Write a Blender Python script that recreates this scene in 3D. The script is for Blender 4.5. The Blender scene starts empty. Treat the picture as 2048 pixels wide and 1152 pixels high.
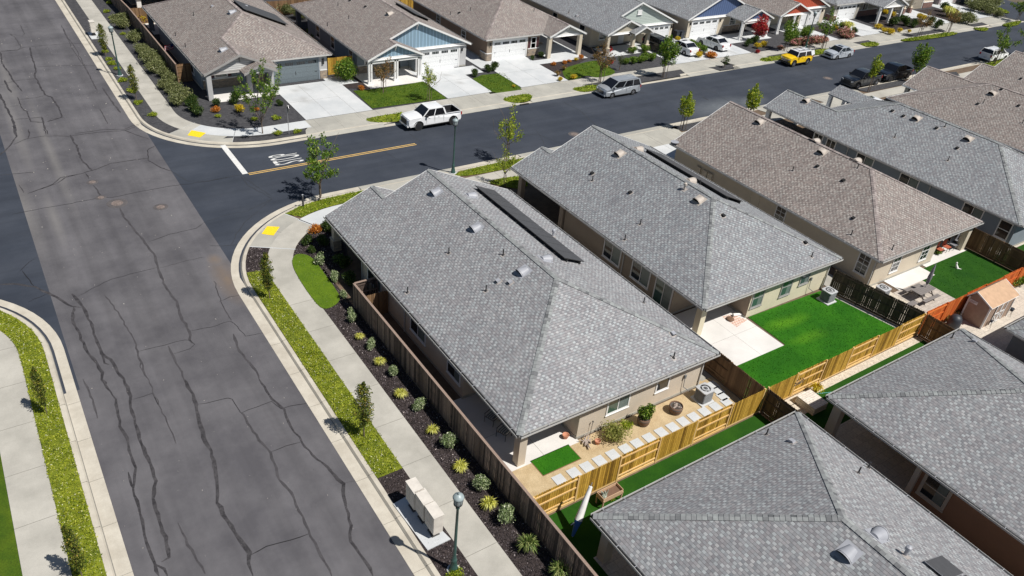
import bpy, bmesh, math, random
from mathutils import Vector, Matrix
random.seed(7)
SC = bpy.context.scene
COL = SC.collection
R_ = math.radians
# ------------------------------------------------------------------ camera, sky, sun, exposure
CAM_H = 30.0; FPX = 1576.15; YAW, PITCH, ROLL = R_(53.25), R_(33.96), R_(5.836)
def cam_axes(a, b, g):
    ca, sa, cb, sb, cg, sg = math.cos(a), math.sin(a), math.cos(b), math.sin(b), math.cos(g), math.sin(g)
    f = Vector((ca*cb, sa*cb, -sb)); r = Vector((sa, -ca, 0)); u = r.cross(f)
    return cg*r+sg*u, -sg*r+cg*u, f
CR, CU, CF = cam_axes(YAW, PITCH, ROLL)
cd = bpy.data.cameras.new('camera'); cam = bpy.data.objects.new('camera', cd); COL.objects.link(cam)
cd.sensor_width = 36.0; cd.lens = FPX/2048*36.0; cd.clip_start = 0.5; cd.clip_end = 3000
m = Matrix((CR, CU, -CF)).transposed().to_4x4(); m.translation = Vector((0, 0, CAM_H)); cam.matrix_world = m
SC.camera = cam
SUN_EL, SUN_AZ = R_(57.0), R_(-62.0)      # azimuth measured from +X towards +Y
w = bpy.data.worlds.new('World'); SC.world = w; w.use_nodes = True
nt = w.node_tree; bg = nt.nodes['Background']; sky = nt.nodes.new('ShaderNodeTexSky')
sky.sky_type = 'NISHITA'; sky.sun_disc = False; sky.sun_elevation = SUN_EL; sky.sun_rotation = R_(90)-SUN_AZ
sky.air_density = 1.0; sky.dust_density = 0.6
nt.links.new(sky.outputs[0], bg.inputs[0]); bg.inputs[1].default_value = 0.05
sl = bpy.data.lights.new('sun', 'SUN'); sl.energy = 5.0; sl.angle = R_(0.5); sl.color = (1.0, 0.96, 0.9)
so = bpy.data.objects.new('sun', sl); COL.objects.link(so)
sd = Vector((math.cos(SUN_EL)*math.cos(SUN_AZ), math.cos(SUN_EL)*math.sin(SUN_AZ), math.sin(SUN_EL)))
so.rotation_euler = sd.to_track_quat('Z', 'Y').to_euler(); so.location = (30, 30, 80)
SC.view_settings.view_transform = 'Standard'; SC.view_settings.look = 'None'
SC.view_settings.exposure = 0.08; SC.view_settings.gamma = 1.0
# ------------------------------------------------------------------ survey helpers: plan point of a picture point
def ray(px, py): return (px-1024)*CR/FPX-(py-576)*CU/FPX+CF
def P(px, py, z=0.12):
    d = ray(px, py); t = (z-CAM_H)/d.z; return Vector((d.x*t, d.y*t, z))
def zoomf(x0, y0, s): return lambda x, y: (x0+x/s, y0+y/s)
c1 = zoomf(0, 0, 2.924); c2 = zoomf(600, 0, 2.924); c3 = zoomf(1200, 0, 2.415); c4 = zoomf(400, 250, 2.924)
c5 = zoomf(1000, 250, 2.924); c6 = zoomf(1400, 350, 3.16); c7 = zoomf(600, 550, 2.924); c8 = zoomf(1200, 550, 2.924)
c9 = zoomf(0, 350, 2.924); b2 = zoomf(0, 758, 2.924); b3 = zoomf(650, 758, 2.924); b4 = zoomf(1348, 758, 2.924)
z1 = zoomf(0, 0, 4.267); z2 = zoomf(400, 0, 4.267); z3 = zoomf(800, 0, 4.267); z4 = zoomf(1180, 0, 4.876); z5 = zoomf(1560, 0, 4.197)
def PP(fn, pts, z=0.12): return [P(*fn(*q), z) for q in pts]
# ------------------------------------------------------------------ mesh builder
class MB:
    def __init__(s): s.v = []; s.f = []; s.m = []; s.sm = []
    def face(s, pts, m=0, smooth=False):
        i = len(s.v); s.v += [tuple(p) for p in pts]; s.f.append(tuple(range(i, i+len(pts)))); s.m.append(m); s.sm.append(smooth)
    def mesh(s, vs, fs, m=0, smooth=False):
        i = len(s.v); s.v += [tuple(p) for p in vs]
        for f in fs: s.f.append(tuple(i+k for k in f)); s.m.append(m); s.sm.append(smooth)
    def box(s, a, b, m=0):
        x0, y0, z0 = a; x1, y1, z1 = b
        if x0 > x1: x0, x1 = x1, x0
        if y0 > y1: y0, y1 = y1, y0
        vs = [(x0,y0,z0),(x1,y0,z0),(x1,y1,z0),(x0,y1,z0),(x0,y0,z1),(x1,y0,z1),(x1,y1,z1),(x0,y1,z1)]
        s.mesh(vs, [(0,3,2,1),(4,5,6,7),(0,1,5,4),(1,2,6,5),(2,3,7,6),(3,0,4,7)], m)
    def obox(s, p0, p1, wv, hv, m=0):
        "bar from p0 to p1; wv, hv half vectors of the section"
        p0, p1, wv, hv = Vector(p0), Vector(p1), Vector(wv), Vector(hv)
        vs = [p0-wv-hv, p0+wv-hv, p0+wv+hv, p0-wv+hv, p1-wv-hv, p1+wv-hv, p1+wv+hv, p1-wv+hv]
        s.mesh(vs, [(0,3,2,1),(4,5,6,7),(0,1,5,4),(1,2,6,5),(2,3,7,6),(3,0,4,7)], m)
    def cyl(s, p0, p1, r0, r1=None, n=8, m=0, caps=True, smooth=True):
        p0, p1 = Vector(p0), Vector(p1); r1 = r0 if r1 is None else r1
        d = (p1-p0).normalized(); a = d.orthogonal().normalized(); b = d.cross(a)
        vs = []
        for p, r in ((p0, r0), (p1, r1)):
            for k in range(n):
                t = 2*math.pi*k/n; vs.append(p+a*(r*math.cos(t))+b*(r*math.sin(t)))
        s.mesh(vs, [(k, (k+1) % n, n+(k+1) % n, n+k) for k in range(n)], m, smooth)
        if caps: s.face([vs[k] for k in range(n)][::-1], m); s.face([vs[n+k] for k in range(n)], m)
    def lathe(s, c, prof, n=12, m=0, smooth=True):
        "prof: list of (r, z)"
        c = Vector(c); vs = []
        for r, z in prof:
            for k in range(n):
                t = 2*math.pi*(k+.5)/n; vs.append(c+Vector((r*math.cos(t), r*math.sin(t), z)))
        fs = [(j*n+k, j*n+(k+1) % n, (j+1)*n+(k+1) % n, (j+1)*n+k) for j in range(len(prof)-1) for k in range(n)]
        s.mesh(vs, fs, m, smooth)
        if prof[-1][0] > 1e-4: s.face(vs[-n:], m)
        if prof[0][0] > 1e-4: s.face(vs[:n][::-1], m)
    def prism(s, pts, z0, z1, m=0, top=None):
        pts = [(p[0], p[1]) for p in pts]
        a = sum(pts[i][0]*pts[(i+1) % len(pts)][1]-pts[(i+1) % len(pts)][0]*pts[i][1] for i in range(len(pts)))
        if a < 0: pts = pts[::-1]
        n = len(pts)
        s.face([(x, y, z1) for x, y in pts], m if top is None else top)
        for i in range(n):
            x0, y0 = pts[i]; x1, y1 = pts[(i+1) % n]
            s.face([(x0,y0,z0),(x1,y1,z0),(x1,y1,z1),(x0,y0,z1)], m)
    def sheet(s, pts, z, m=0):
        pts = [(p[0], p[1]) for p in pts]
        a = sum(pts[i][0]*pts[(i+1) % len(pts)][1]-pts[(i+1) % len(pts)][0]*pts[i][1] for i in range(len(pts)))
        if a < 0: pts = pts[::-1]
        s.face([(x, y, z) for x, y in pts], m)
    def build(s, name, mats, parent=None, base=None, uv=True):
        if not isinstance(mats, (list, tuple)): mats = [mats]
        root = parent
        while root is not None and root.parent is not None: root = root.parent
        off = Vector(base) if base is not None else (root.location.copy() if root is not None and not root.get('_local') else Vector((0,0,0)))
        me = bpy.data.meshes.new(name)
        me.from_pydata([(x-off.x, y-off.y, z-off.z) for x, y, z in s.v], [], s.f)
        for mt in mats: me.materials.append(mt)
        me.polygons.foreach_set('material_index', s.m); me.polygons.foreach_set('use_smooth', s.sm)
        if uv:
            lay = me.uv_layers.new(name='uv'); buf = [0.0]*(2*len(me.loops)); li = 0
            for p in me.polygons:
                n = p.normal
                if abs(n.z) > 0.995: ud = Vector((1,0,0)); vd = Vector((0,1,0))
                else:
                    if n.z < -1e-3: n = -n
                    ud = Vector((0,0,1)).cross(n).normalized(); vd = n.cross(ud)
                for l in p.loop_indices:
                    q = s.v[me.loops[l].vertex_index]; q = Vector(q)
                    buf[2*l] = q.dot(ud); buf[2*l+1] = q.dot(vd)
            lay.data.foreach_set('uv', buf)
        me.update()
        o = bpy.data.objects.new(name, me); COL.objects.link(o)
        if parent is not None: o.parent = parent
        else: o.location = off
        return o
def tag(o, label=None, cat=None, group=None, kind=None):
    if label: o['label'] = label
    if cat: o['category'] = cat
    if group: o['group'] = group
    if kind: o['kind'] = kind
    return o
def thing(name, label, cat, loc=(0,0,0), rz=0.0, group=None, local=False):
    o = bpy.data.objects.new(name, None); COL.objects.link(o); o.location = loc; o.rotation_euler = (0,0,rz)
    o.empty_display_size = 0.2
    if local: o['_local'] = 1
    return tag(o, label, cat, group)
def copy_tree(o, loc, rz=0.0, sc=1.0, label=None, cat=None, group=None, parent=None):
    c = o.copy(); COL.objects.link(c)
    if parent is None:
        c.location = loc; c.rotation_euler = (0,0,rz); c.scale = (sc,)*3 if not isinstance(sc, (tuple, list)) else sc
        tag(c, label, cat, group)
    else: c.parent = parent
    for ch in list(o.children): copy_tree(ch, None, parent=c)
    return c
def struct(mb, name, mats, kind='structure'):
    return tag(mb.build(name, mats), kind=kind)
ORD = ['first','second','third','fourth','fifth','sixth','seventh','eighth','ninth','tenth','eleventh','twelfth','thirteenth','fourteenth','fifteenth','sixteenth','seventeenth','eighteenth','nineteenth','twentieth']
# ------------------------------------------------------------------ materials
def newmat(name):
    m = bpy.data.materials.new(name); m.use_nodes = True; nt = m.node_tree
    return m, nt, nt.nodes['Principled BSDF'], (lambda t: nt.nodes.new(t)), nt.links.new
def coords(nt, kind='Object', scale=(1,1,1)):
    tc = nt.nodes.new('ShaderNodeTexCoord'); mp = nt.nodes.new('ShaderNodeMapping')
    mp.inputs['Scale'].default_value = scale; nt.links.new(tc.outputs[kind], mp.inputs[0]); return mp.outputs[0]
def ramp(nt, fac, stops, const=False):
    r = nt.nodes.new('ShaderNodeValToRGB'); el = r.color_ramp.elements
    if const: r.color_ramp.interpolation = 'CONSTANT'
    while len(el) < len(stops): el.new(0.5)
    for e, (p, c) in zip(el, stops): e.position = p; e.color = (*c, 1)
    nt.links.new(fac, r.inputs[0]); return r.outputs[0]
def mix(nt, fac, a, b, mode='MIX'):
    n = nt.nodes.new('ShaderNodeMix'); n.data_type = 'RGBA'; n.blend_type = mode
    for s, v in ((0, fac), (6, a), (7, b)):
        if hasattr(v, 'links') or isinstance(v, bpy.types.NodeSocket): nt.links.new(v, n.inputs[s])
        elif s == 0: n.inputs[0].default_value = v
        else: n.inputs[s].default_value = (*v, 1)
    return n.outputs[2]
def noise(nt, co, scale, detail=3, rough=0.6):
    n = nt.nodes.new('ShaderNodeTexNoise'); n.inputs['Scale'].default_value = scale; n.inputs['Detail'].default_value = detail
    n.inputs['Roughness'].default_value = rough; nt.links.new(co, n.inputs['Vector']); return n.outputs[0]
def math_(nt, op, a, b=0.0):
    n = nt.nodes.new('ShaderNodeMath'); n.operation = op
    for i, v in enumerate((a, b)):
        if isinstance(v, bpy.types.NodeSocket): nt.links.new(v, n.inputs[i])
        else: n.inputs[i].default_value = v
    return n.outputs[0]
def bump(nt, b, h, strength=0.4, dist=0.02):
    n = nt.nodes.new('ShaderNodeBump'); n.inputs['Strength'].default_value = strength; n.inputs['Distance'].default_value = dist
    nt.links.new(h, n.inputs['Height']); nt.links.new(n.outputs[0], b.inputs['Normal'])
def plain(name, c, rough=0.6, metal=0.0, var=0.12, scale=3.0, spec=0.5):
    m, nt, b, N, L = newmat(name); co = coords(nt)
    n = noise(nt, co, scale, 4)
    d = tuple(x*(1-var) for x in c); h = tuple(min(1, x*(1+var)) for x in c)
    L(ramp(nt, n, [(0.3, d), (0.7, h)]), b.inputs['Base Color'])
    b.inputs['Roughness'].default_value = rough; b.inputs['Metallic'].default_value = metal
    b.inputs['Specular IOR Level'].default_value = spec
    return m
def rough2(name, c1_, c2_, big=0.5, fine=40.0, finev=0.25, rough=0.9, bstr=0.3, bscale=40.0, streak=None, kind='Object'):
    "two-tone surface with fine grain"
    m, nt, b, N, L = newmat(name); co = coords(nt, kind)
    a = noise(nt, co, big, 5, 0.65)
    base = ramp(nt, a, [(0.35, c1_), (0.65, c2_)])
    f = noise(nt, co, fine, 3, 0.7)
    g = ramp(nt, f, [(0.3, (1-finev,)*3), (0.7, (1+finev*0.6,)*3)])
    col = mix(nt, 1.0, base, g, 'MULTIPLY')
    if streak:
        s = noise(nt, coords(nt, kind, streak), 1.0, 3, 0.6)
        col = mix(nt, 1.0, col, ramp(nt, s, [(0.3, (0.86,)*3), (0.7, (1.14,)*3)]), 'MULTIPLY')
    L(col, b.inputs['Base Color']); b.inputs['Roughness'].default_value = rough; b.inputs['Specular IOR Level'].default_value = 0.25
    bump(nt, b, noise(nt, co, bscale, 3, 0.7), bstr, 0.01)
    return m
def spots(nt, co, lst):
    "soft elongated patches: (x, y, half length, half width, angle)"
    tot = None
    for x, y, a, b, ang in lst:
        mp = nt.nodes.new('ShaderNodeMapping'); mp.vector_type = 'TEXTURE'; mp.inputs['Location'].default_value = (x, y, 0); mp.inputs['Rotation'].default_value = (0, 0, ang); mp.inputs['Scale'].default_value = (a, b, 1e3)
        nt.links.new(co, mp.inputs[0]); g = nt.nodes.new('ShaderNodeTexGradient'); g.gradient_type = 'SPHERICAL'; nt.links.new(mp.outputs[0], g.inputs[0])
        tot = g.outputs[1] if tot is None else math_(nt, 'MAXIMUM', tot, g.outputs[1])
    return tot
def add_spots(mat, lst, colr, gain=1.6, nsc=1.2):
    nt = mat.node_tree; b = nt.nodes['Principled BSDF']; src = b.inputs['Base Color'].links[0].from_socket; co = coords(nt)
    f = spots(nt, co, lst); n = noise(nt, co, nsc, 5, 0.7); f = math_(nt, 'MINIMUM', math_(nt, 'MULTIPLY', math_(nt, 'MULTIPLY', f, gain), math_(nt, 'ADD', n, 0.2)), 1.0)
    nt.links.new(mix(nt, f, src, colr), b.inputs['Base Color'])
def shingle(name, stops, line=0.68):
    m, nt, b, N, L = newmat(name); uv = coords(nt, 'UV')
    sep = N('ShaderNodeSeparateXYZ'); L(uv, sep.inputs[0]); V = math_(nt, 'DIVIDE', sep.outputs[1], 0.145)
    row = math_(nt, 'FLOOR', V); fr = math_(nt, 'FRACT', V)
    wob = N('ShaderNodeTexWhiteNoise'); wob.noise_dimensions = '1D'; L(row, wob.inputs['W'])
    U = math_(nt, 'ADD', math_(nt, 'ADD', math_(nt, 'DIVIDE', sep.outputs[0], 0.165), math_(nt, 'MULTIPLY', row, 0.9)), math_(nt, 'MULTIPLY', wob.outputs[0], 0.8))
    tab = math_(nt, 'FLOOR', U); fu = math_(nt, 'FRACT', U); alt = math_(nt, 'FLOORED_MODULO', tab, 2.0)
    cmb = N('ShaderNodeCombineXYZ'); L(tab, cmb.inputs[0]); L(row, cmb.inputs[1]); wn = N('ShaderNodeTexWhiteNoise'); wn.noise_dimensions = '2D'; L(cmb.outputs[0], wn.inputs['Vector'])
    val = math_(nt, 'ADD', math_(nt, 'MULTIPLY', alt, 0.42), math_(nt, 'MULTIPLY', wn.outputs[0], 0.58))
    col = ramp(nt, val, stops)
    hue = N('ShaderNodeRGBToBW'); L(wn.outputs[1], hue.inputs[0])
    col = mix(nt, 1.0, col, ramp(nt, hue.outputs[0], [(0.3, (1.025,0.99,0.985)), (0.7, (0.98,1.005,1.01))]), 'MULTIPLY')
    big = noise(nt, coords(nt, 'UV', (1, 0.35, 1)), 0.5, 4, 0.6)
    col = mix(nt, 1.0, col, ramp(nt, big, [(0.3, (0.93, 0.93, 0.94)), (0.7, (1.07, 1.065, 1.06))]), 'MULTIPLY')
    grit = noise(nt, uv, 60, 2, 0.8)
    col = mix(nt, 1.0, col, ramp(nt, grit, [(0.3, (0.86,)*3), (0.7, (1.12,)*3)]), 'MULTIPLY')
    # shadow gap under each course's butt edge, and between tabs
    col = mix(nt, 1.0, col, ramp(nt, fr, [(0.0, (1-line,)*3), (0.22, (1, 1, 1))]), 'MULTIPLY')
    col = mix(nt, 1.0, col, ramp(nt, fu, [(0.0, (0.62,)*3), (0.09, (1, 1, 1))]), 'MULTIPLY')
    L(col, b.inputs['Base Color']); b.inputs['Roughness'].default_value = 0.85; b.inputs['Specular IOR Level'].default_value = 0.3
    bump(nt, b, math_(nt, 'ADD', math_(nt, 'MULTIPLY', val, 0.5), fr), 0.3, 0.02)
    return m
def island(name, stops, rough=0.7, trans=0.0, var=0.0, vs=6.0, spec=0.3, const=False):
    "each loose piece (leaf, board, tab) takes its own tone"
    m, nt, b, N, L = newmat(name); g = N('ShaderNodeNewGeometry')
    col = ramp(nt, g.outputs['Random Per Island'], stops, const)
    if var:
        n = noise(nt, coords(nt, 'Object', (8, 8, 0.6) if var < 0 else (1,1,1)), vs, 4, 0.7); v = abs(var)
        col = mix(nt, 1.0, col, ramp(nt, n, [(0.3, (1-v,)*3), (0.7, (1+v*0.5,)*3)]), 'MULTIPLY')
    L(col, b.inputs['Base Color']); b.inputs['Roughness'].default_value = rough; b.inputs['Specular IOR Level'].default_value = spec
    if trans:
        t = N('ShaderNodeBsdfTranslucent'); L(col, t.inputs[0]); mx = N('ShaderNodeMixShader'); mx.inputs[0].default_value = trans
        out = nt.nodes['Material Output']; L(b.outputs[0], mx.inputs[1]); L(t.outputs[0], mx.inputs[2]); L(mx.outputs[0], out.inputs[0])
    return m
def bricks(name, ca, cb, mortar, w_, h_, rough=0.85, msize=0.01):
    m, nt, b, N, L = newmat(name); uv = coords(nt, 'UV')
    br = N('ShaderNodeTexBrick'); L(uv, br.inputs['Vector'])
    for k, v in (('Scale', 1.0), ('Mortar Size', msize), ('Brick Width', w_), ('Row Height', h_)): br.inputs[k].default_value = v
    br.inputs['Color1'].default_value = (*ca,1); br.inputs['Color2'].default_value = (*cb,1); br.inputs['Mortar'].default_value = (*mortar,1)
    col = mix(nt, 1.0, br.outputs[0], ramp(nt, noise(nt, uv, 9, 4, 0.7), [(0.3, (0.75,)*3), (0.7, (1.2,)*3)]), 'MULTIPLY')
    L(col, b.inputs['Base Color']); b.inputs['Roughness'].default_value = rough
    bump(nt, b, br.outputs[1], -0.4, 0.01)
    return m
def siding(name, c, vert=True, pitch=0.3):
    "board and batten (or lap) siding drawn on the wall's own UV"
    m, nt, b, N, L = newmat(name); uv = coords(nt, 'UV'); sep = N('ShaderNodeSeparateXYZ'); L(uv, sep.inputs[0])
    fr = math_(nt, 'FRACT', math_(nt, 'DIVIDE', sep.outputs[0 if vert else 1], pitch))
    k = ramp(nt, fr, [(0.0, (0.62,)*3), (0.06, (0.62,)*3), (0.10, (1.45,)*3), (0.28, (1.45,)*3), (0.32, (0.92,)*3)])
    col = mix(nt, 1.0, c, k, 'MULTIPLY')
    L(col, b.inputs['Base Color']); b.inputs['Roughness'].default_value = 0.7
    bump(nt, b, fr, 0.3, 0.02)
    return m
def glass(name, c=(0.02, 0.025, 0.03), rough=0.06):
    m, nt, b, N, L = newmat(name); b.inputs['Base Color'].default_value = (*c,1); b.inputs['Roughness'].default_value = rough
    b.inputs['Specular IOR Level'].default_value = 0.8; return m
def paint(name, c, rough=0.25, metal=0.0, coat=0.7):
    m, nt, b, N, L = newmat(name)
    n = noise(nt, coords(nt), 1.3, 4, 0.6)
    L(ramp(nt, n, [(0.3, tuple(x*0.93 for x in c)), (0.7, tuple(min(1, x*1.03) for x in c))]), b.inputs['Base Color'])
    b.inputs['Roughness'].default_value = rough
    b.inputs['Metallic'].default_value = metal; b.inputs['Coat Weight'].default_value = coat; b.inputs['Coat Roughness'].default_value = 0.05; return m
M = {}
GREY = [(0.0, (0.195,0.196,0.208)), (0.3, (0.235,0.236,0.246)), (0.5, (0.268,0.268,0.278)), (0.7, (0.312,0.32,0.327)), (1.0, (0.395,0.41,0.415))]
GREY2 = [(0.0, (0.168,0.174,0.188)), (0.3, (0.205,0.211,0.223)), (0.5, (0.236,0.242,0.254)), (0.7, (0.28,0.293,0.302)), (1.0, (0.36,0.385,0.392))]
BRWN = [(0.0, (0.165,0.142,0.132)), (0.3, (0.21,0.182,0.168)), (0.5, (0.252,0.218,0.20)), (0.7, (0.295,0.265,0.245)), (1.0, (0.385,0.355,0.325))]
M['sh_grey'] = shingle('grey_shingle', GREY); M['sh_grey2'] = shingle('cool_grey_shingle', GREY2); M['sh_brown'] = shingle('brown_shingle', BRWN)
M['cap_grey'] = island('ridge_cap_grey', [(0, (0.12,0.125,0.13)), (0.15, (0.215,0.22,0.225)), (0.5, (0.265,0.275,0.275)), (0.8, (0.31,0.33,0.325)), (1, (0.18,0.185,0.19))], 0.85, var=0.15)
M['cap_brown'] = island('ridge_cap_brown', [(0, (0.2,0.17,0.165)), (0.5, (0.30,0.255,0.24)), (1, (0.38,0.34,0.32))], 0.85, var=0.15)
M['asphalt'] = rough2('old_asphalt', (0.088,0.085,0.093), (0.138,0.133,0.141), 0.26, 70, 0.34, 0.92, 0.35, 60, streak=(0.9, 0.03, 1))
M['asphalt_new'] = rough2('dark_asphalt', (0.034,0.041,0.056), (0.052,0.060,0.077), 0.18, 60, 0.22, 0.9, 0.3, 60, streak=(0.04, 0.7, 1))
M['tar'] = rough2('tar_sealant', (0.030,0.028,0.031), (0.074,0.070,0.074), 2.2, 16, 0.4, 0.75, 0.3, 30)
M['tar_thin'] = plain('fresh_tar_line', (0.014,0.013,0.014), 0.6, var=.3)
M['tar_old'] = rough2('worn_tar_sealant', (0.050,0.047,0.051), (0.080,0.076,0.081), 1.2, 30, 0.35, 0.85, 0.3, 30)
M['tar_faint'] = rough2('faint_tar_line', (0.034,0.037,0.044), (0.043,0.047,0.054), 1.2, 30, 0.3, 0.8, 0.3, 30)
M['concrete'] = rough2('sidewalk_concrete', (0.36,0.345,0.305), (0.47,0.45,0.40), 0.45, 45, 0.14, 0.85, 0.2, 60)
M['gutter'] = rough2('gutter_concrete', (0.45,0.41,0.34), (0.56,0.52,0.44), 0.9, 40, 0.14, 0.85, 0.2, 60)
M['apron'] = rough2('apron_concrete', (0.34,0.33,0.295), (0.44,0.425,0.375), 0.4, 40, 0.14, 0.85, 0.2, 60)
M['drive'] = rough2('driveway_concrete', (0.49,0.51,0.52), (0.60,0.61,0.61), 0.35, 40, 0.14, 0.8, 0.15, 60)
M['patio'] = rough2('patio_concrete', (0.62,0.60,0.57), (0.72,0.70,0.67), 0.4, 40, 0.10, 0.8, 0.15, 60)
M['joint'] = plain('concrete_joint', (0.20,0.19,0.165), 0.9)
M['mulch'] = rough2('bark_mulch', (0.028,0.022,0.022), (0.065,0.05,0.048), 6.0, 24, 0.75, 0.95, 1.0, 22)
M['gravel'] = rough2('dark_gravel', (0.045,0.045,0.050), (0.082,0.081,0.086), 4.0, 22, 0.5, 0.95, 0.8, 26)
M['dg'] = rough2('decomposed_granite', (0.44,0.33,0.19), (0.56,0.44,0.27), 1.6, 26, 0.32, 0.95, 0.5, 26)
M['pebble'] = rough2('pale_pebbles', (0.50,0.44,0.36), (0.66,0.60,0.50), 5.0, 20, 0.4, 0.9, 0.8, 20)
M['dirt'] = rough2('bare_soil', (0.12,0.085,0.06), (0.18,0.13,0.09), 1.5, 26, 0.3, 0.95, 0.5, 22)
M['land'] = rough2('dry_ground', (0.10,0.085,0.06), (0.16,0.13,0.09), 0.3, 12, 0.3, 0.95, 0.4, 12)
M['lawn_bright'] = rough2('bright_lawn', (0.075,0.14,0.006), (0.11,0.18,0.008), 1.2, 22, 0.3, 0.95, 0.9, 30)
M['lawn'] = rough2('lawn_grass', (0.040,0.085,0.004), (0.078,0.125,0.006), 0.9, 18, 0.35, 0.95, 0.9, 22)
M['turf'] = rough2('artificial_turf', (0.015,0.105,0.002), (0.030,0.150,0.003), 0.5, 22, 0.28, 0.95, 0.8, 30)
M['turf_dark'] = rough2('deep_green_turf', (0.010,0.060,0.002), (0.020,0.085,0.003), 0.5, 22, 0.28, 0.95, 0.8, 30)
M['strip'] = rough2('groundcover_base', (0.10,0.13,0.012), (0.22,0.25,0.02), 2.0, 18, 0.5, 0.95, 0.9, 20)
M['wpaint'] = rough2('white_road_paint', (0.62,0.62,0.60), (0.74,0.74,0.72), 3.0, 30, 0.25, 0.8, 0.2, 40)
M['opaint'] = rough2('yellow_road_paint', (0.66,0.42,0.13), (0.74,0.50,0.18), 3.0, 30, 0.25, 0.8, 0.2, 40)
M['ypad'] = bricks('yellow_tactile', (0.86,0.62,0.01), (0.90,0.68,0.02), (0.78,0.54,0.01), 0.06, 0.06)
M['iron'] = plain('rusty_iron', (0.17,0.135,0.12), 0.8, 0.0, 0.55, 7); M['ring'] = rough2('patched_ring', (0.085,0.078,0.08), (0.12,0.11,0.11), 2, 40, 0.3)
M['white'] = plain('white_trim', (0.74,0.74,0.73), 0.55, var=0.05)
M['vinyl'] = plain('white_vinyl', (0.78,0.78,0.77), 0.4, var=0.04)
M['fascia'] = plain('fascia_grey', (0.33,0.32,0.31), 0.6)
M['gut_in'] = plain('gutter_inside', (0.035,0.035,0.035), 0.8)
M['gut'] = plain('gutter_metal', (0.52,0.51,0.49), 0.5, var=0.06)
M['dark'] = plain('dark_void', (0.012,0.012,0.013), 0.9)
M['glass'] = glass('window_glass'); M['glass_g'] = glass('green_window_glass', (0.05,0.10,0.085)); M['cglass'] = glass('car_glass', (0.008,0.009,0.012), 0.03)
M['post'] = plain('post_wood', (0.3,0.24,0.19), 0.8)
M['ventm'] = plain('painted_vent_metal', (0.34,0.35,0.38), 0.45, 0.0, 0.06); M['vent_tan'] = plain('tan_vent_metal', (0.46,0.41,0.36), 0.5, 0.0, 0.06)
M['pipe'] = plain('black_vent_pipe', (0.03,0.03,0.033), 0.6); M['flash'] = plain('pipe_flashing', (0.36,0.33,0.31), 0.6)
M['solar'] = plain('solar_panel_glass', (0.062,0.062,0.066), 0.5, 0.0, 0.1, 4, 0.6); M['alu'] = plain('aluminium', (0.5,0.5,0.52), 0.35, 0.6, 0.05)
M['fence_grey'] = island('weathered_fence_wood', [(0, (0.05,0.04,0.036)), (0.25, (0.13,0.095,0.08)), (0.55, (0.34,0.25,0.20)), (0.8, (0.22,0.16,0.13)), (1, (0.07,0.052,0.046))], 0.9, var=-0.6)
M['fence_yel'] = island('new_fence_wood', [(0, (0.20,0.105,0.012)), (0.3, (0.42,0.24,0.028)), (0.7, (0.68,0.42,0.07)), (0.9, (0.52,0.30,0.04)), (1, (0.26,0.14,0.016))], 0.85, var=-0.6)
M['fence_yrail'] = island('new_fence_rail', [(0, (0.68,0.43,0.17)), (1, (0.78,0.54,0.25))], 0.85, var=-0.15)
M['fence_brn'] = island('brown_fence_wood', [(0, (0.13,0.075,0.04)), (0.5, (0.21,0.125,0.065)), (1, (0.28,0.17,0.09))], 0.9, var=-0.3)
M['fence_red'] = island('red_stained_fence', [(0, (0.40,0.075,0.012)), (0.5, (0.56,0.12,0.02)), (1, (0.66,0.19,0.04))], 0.85, var=-0.2)
M['fence_dark'] = island('dark_fence_wood', [(0, (0.075,0.055,0.04)), (0.5, (0.11,0.08,0.058)), (1, (0.16,0.115,0.08))], 0.9, var=-0.3)
# ================================================================== GROUND, ROADS, KERBS, PAVEMENTS
ZB = 0.12                                    # top of the building blocks above the road
def arc(cx, cy, r, a0, a1, n=18): return [(cx+r*math.cos(R_(a0+(a1-a0)*k/n)), cy+r*math.sin(R_(a0+(a1-a0)*k/n))) for k in range(n+1)]
YN, YS = 63.65, 53.5
def se(off, xe=150.0, ys=-25.0):             # path round the corner block south of the side street
    r = 10.5-off; return [(10.4+off, ys)]+arc(20.9, 43.0, r, 180, 90)+[(xe-off, YS-off)]
def ne(off, xe=150.0, ye=190.0):
    r = 10.2-off; return [(10.4+off, ye)]+arc(20.6, 73.85, r, 180, 270)+[(xe-off, YN+off)]
def sw(off, ys=-25.0):
    r = 10.2-off; return [(0.2-off, ys)]+arc(-10.0, 42.0, r, 0, 90)+[(-60, 52.2-off)]
def nw(off, ye=190.0):
    r = 10.2-off; return [(0.2-off, ye)]+arc(-10.0, 75.0, r, 0, -90)+[(-60, 64.8+off)]
mb = MB(); mb.sheet([(-400,-300),(700,-300),(700,700),(-400,700)], -0.06); struct(mb, 'ground', M['land'])
mb = MB(); mb.sheet([(-0.5,-30),(11.2,-30),(11.2,195),(-0.5,195)], 0.0); struct(mb, 'main_road', M['asphalt'])
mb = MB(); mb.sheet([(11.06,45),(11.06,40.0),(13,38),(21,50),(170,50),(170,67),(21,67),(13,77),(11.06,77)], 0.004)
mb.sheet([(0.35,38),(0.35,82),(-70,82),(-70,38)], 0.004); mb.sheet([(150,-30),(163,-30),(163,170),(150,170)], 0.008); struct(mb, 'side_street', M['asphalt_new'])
def sweep(mb, path, prof, ms):
    "prof: list of (offset, z); path: function of offset"
    rows = [[(x, y, z) for x, y in path(o)] for o, z in prof]
    for j in range(len(rows)-1):
        for i in range(len(rows[0])-1):
            mb.face([rows[j][i], rows[j][i+1], rows[j+1][i+1], rows[j+1][i]], ms[j])
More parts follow.
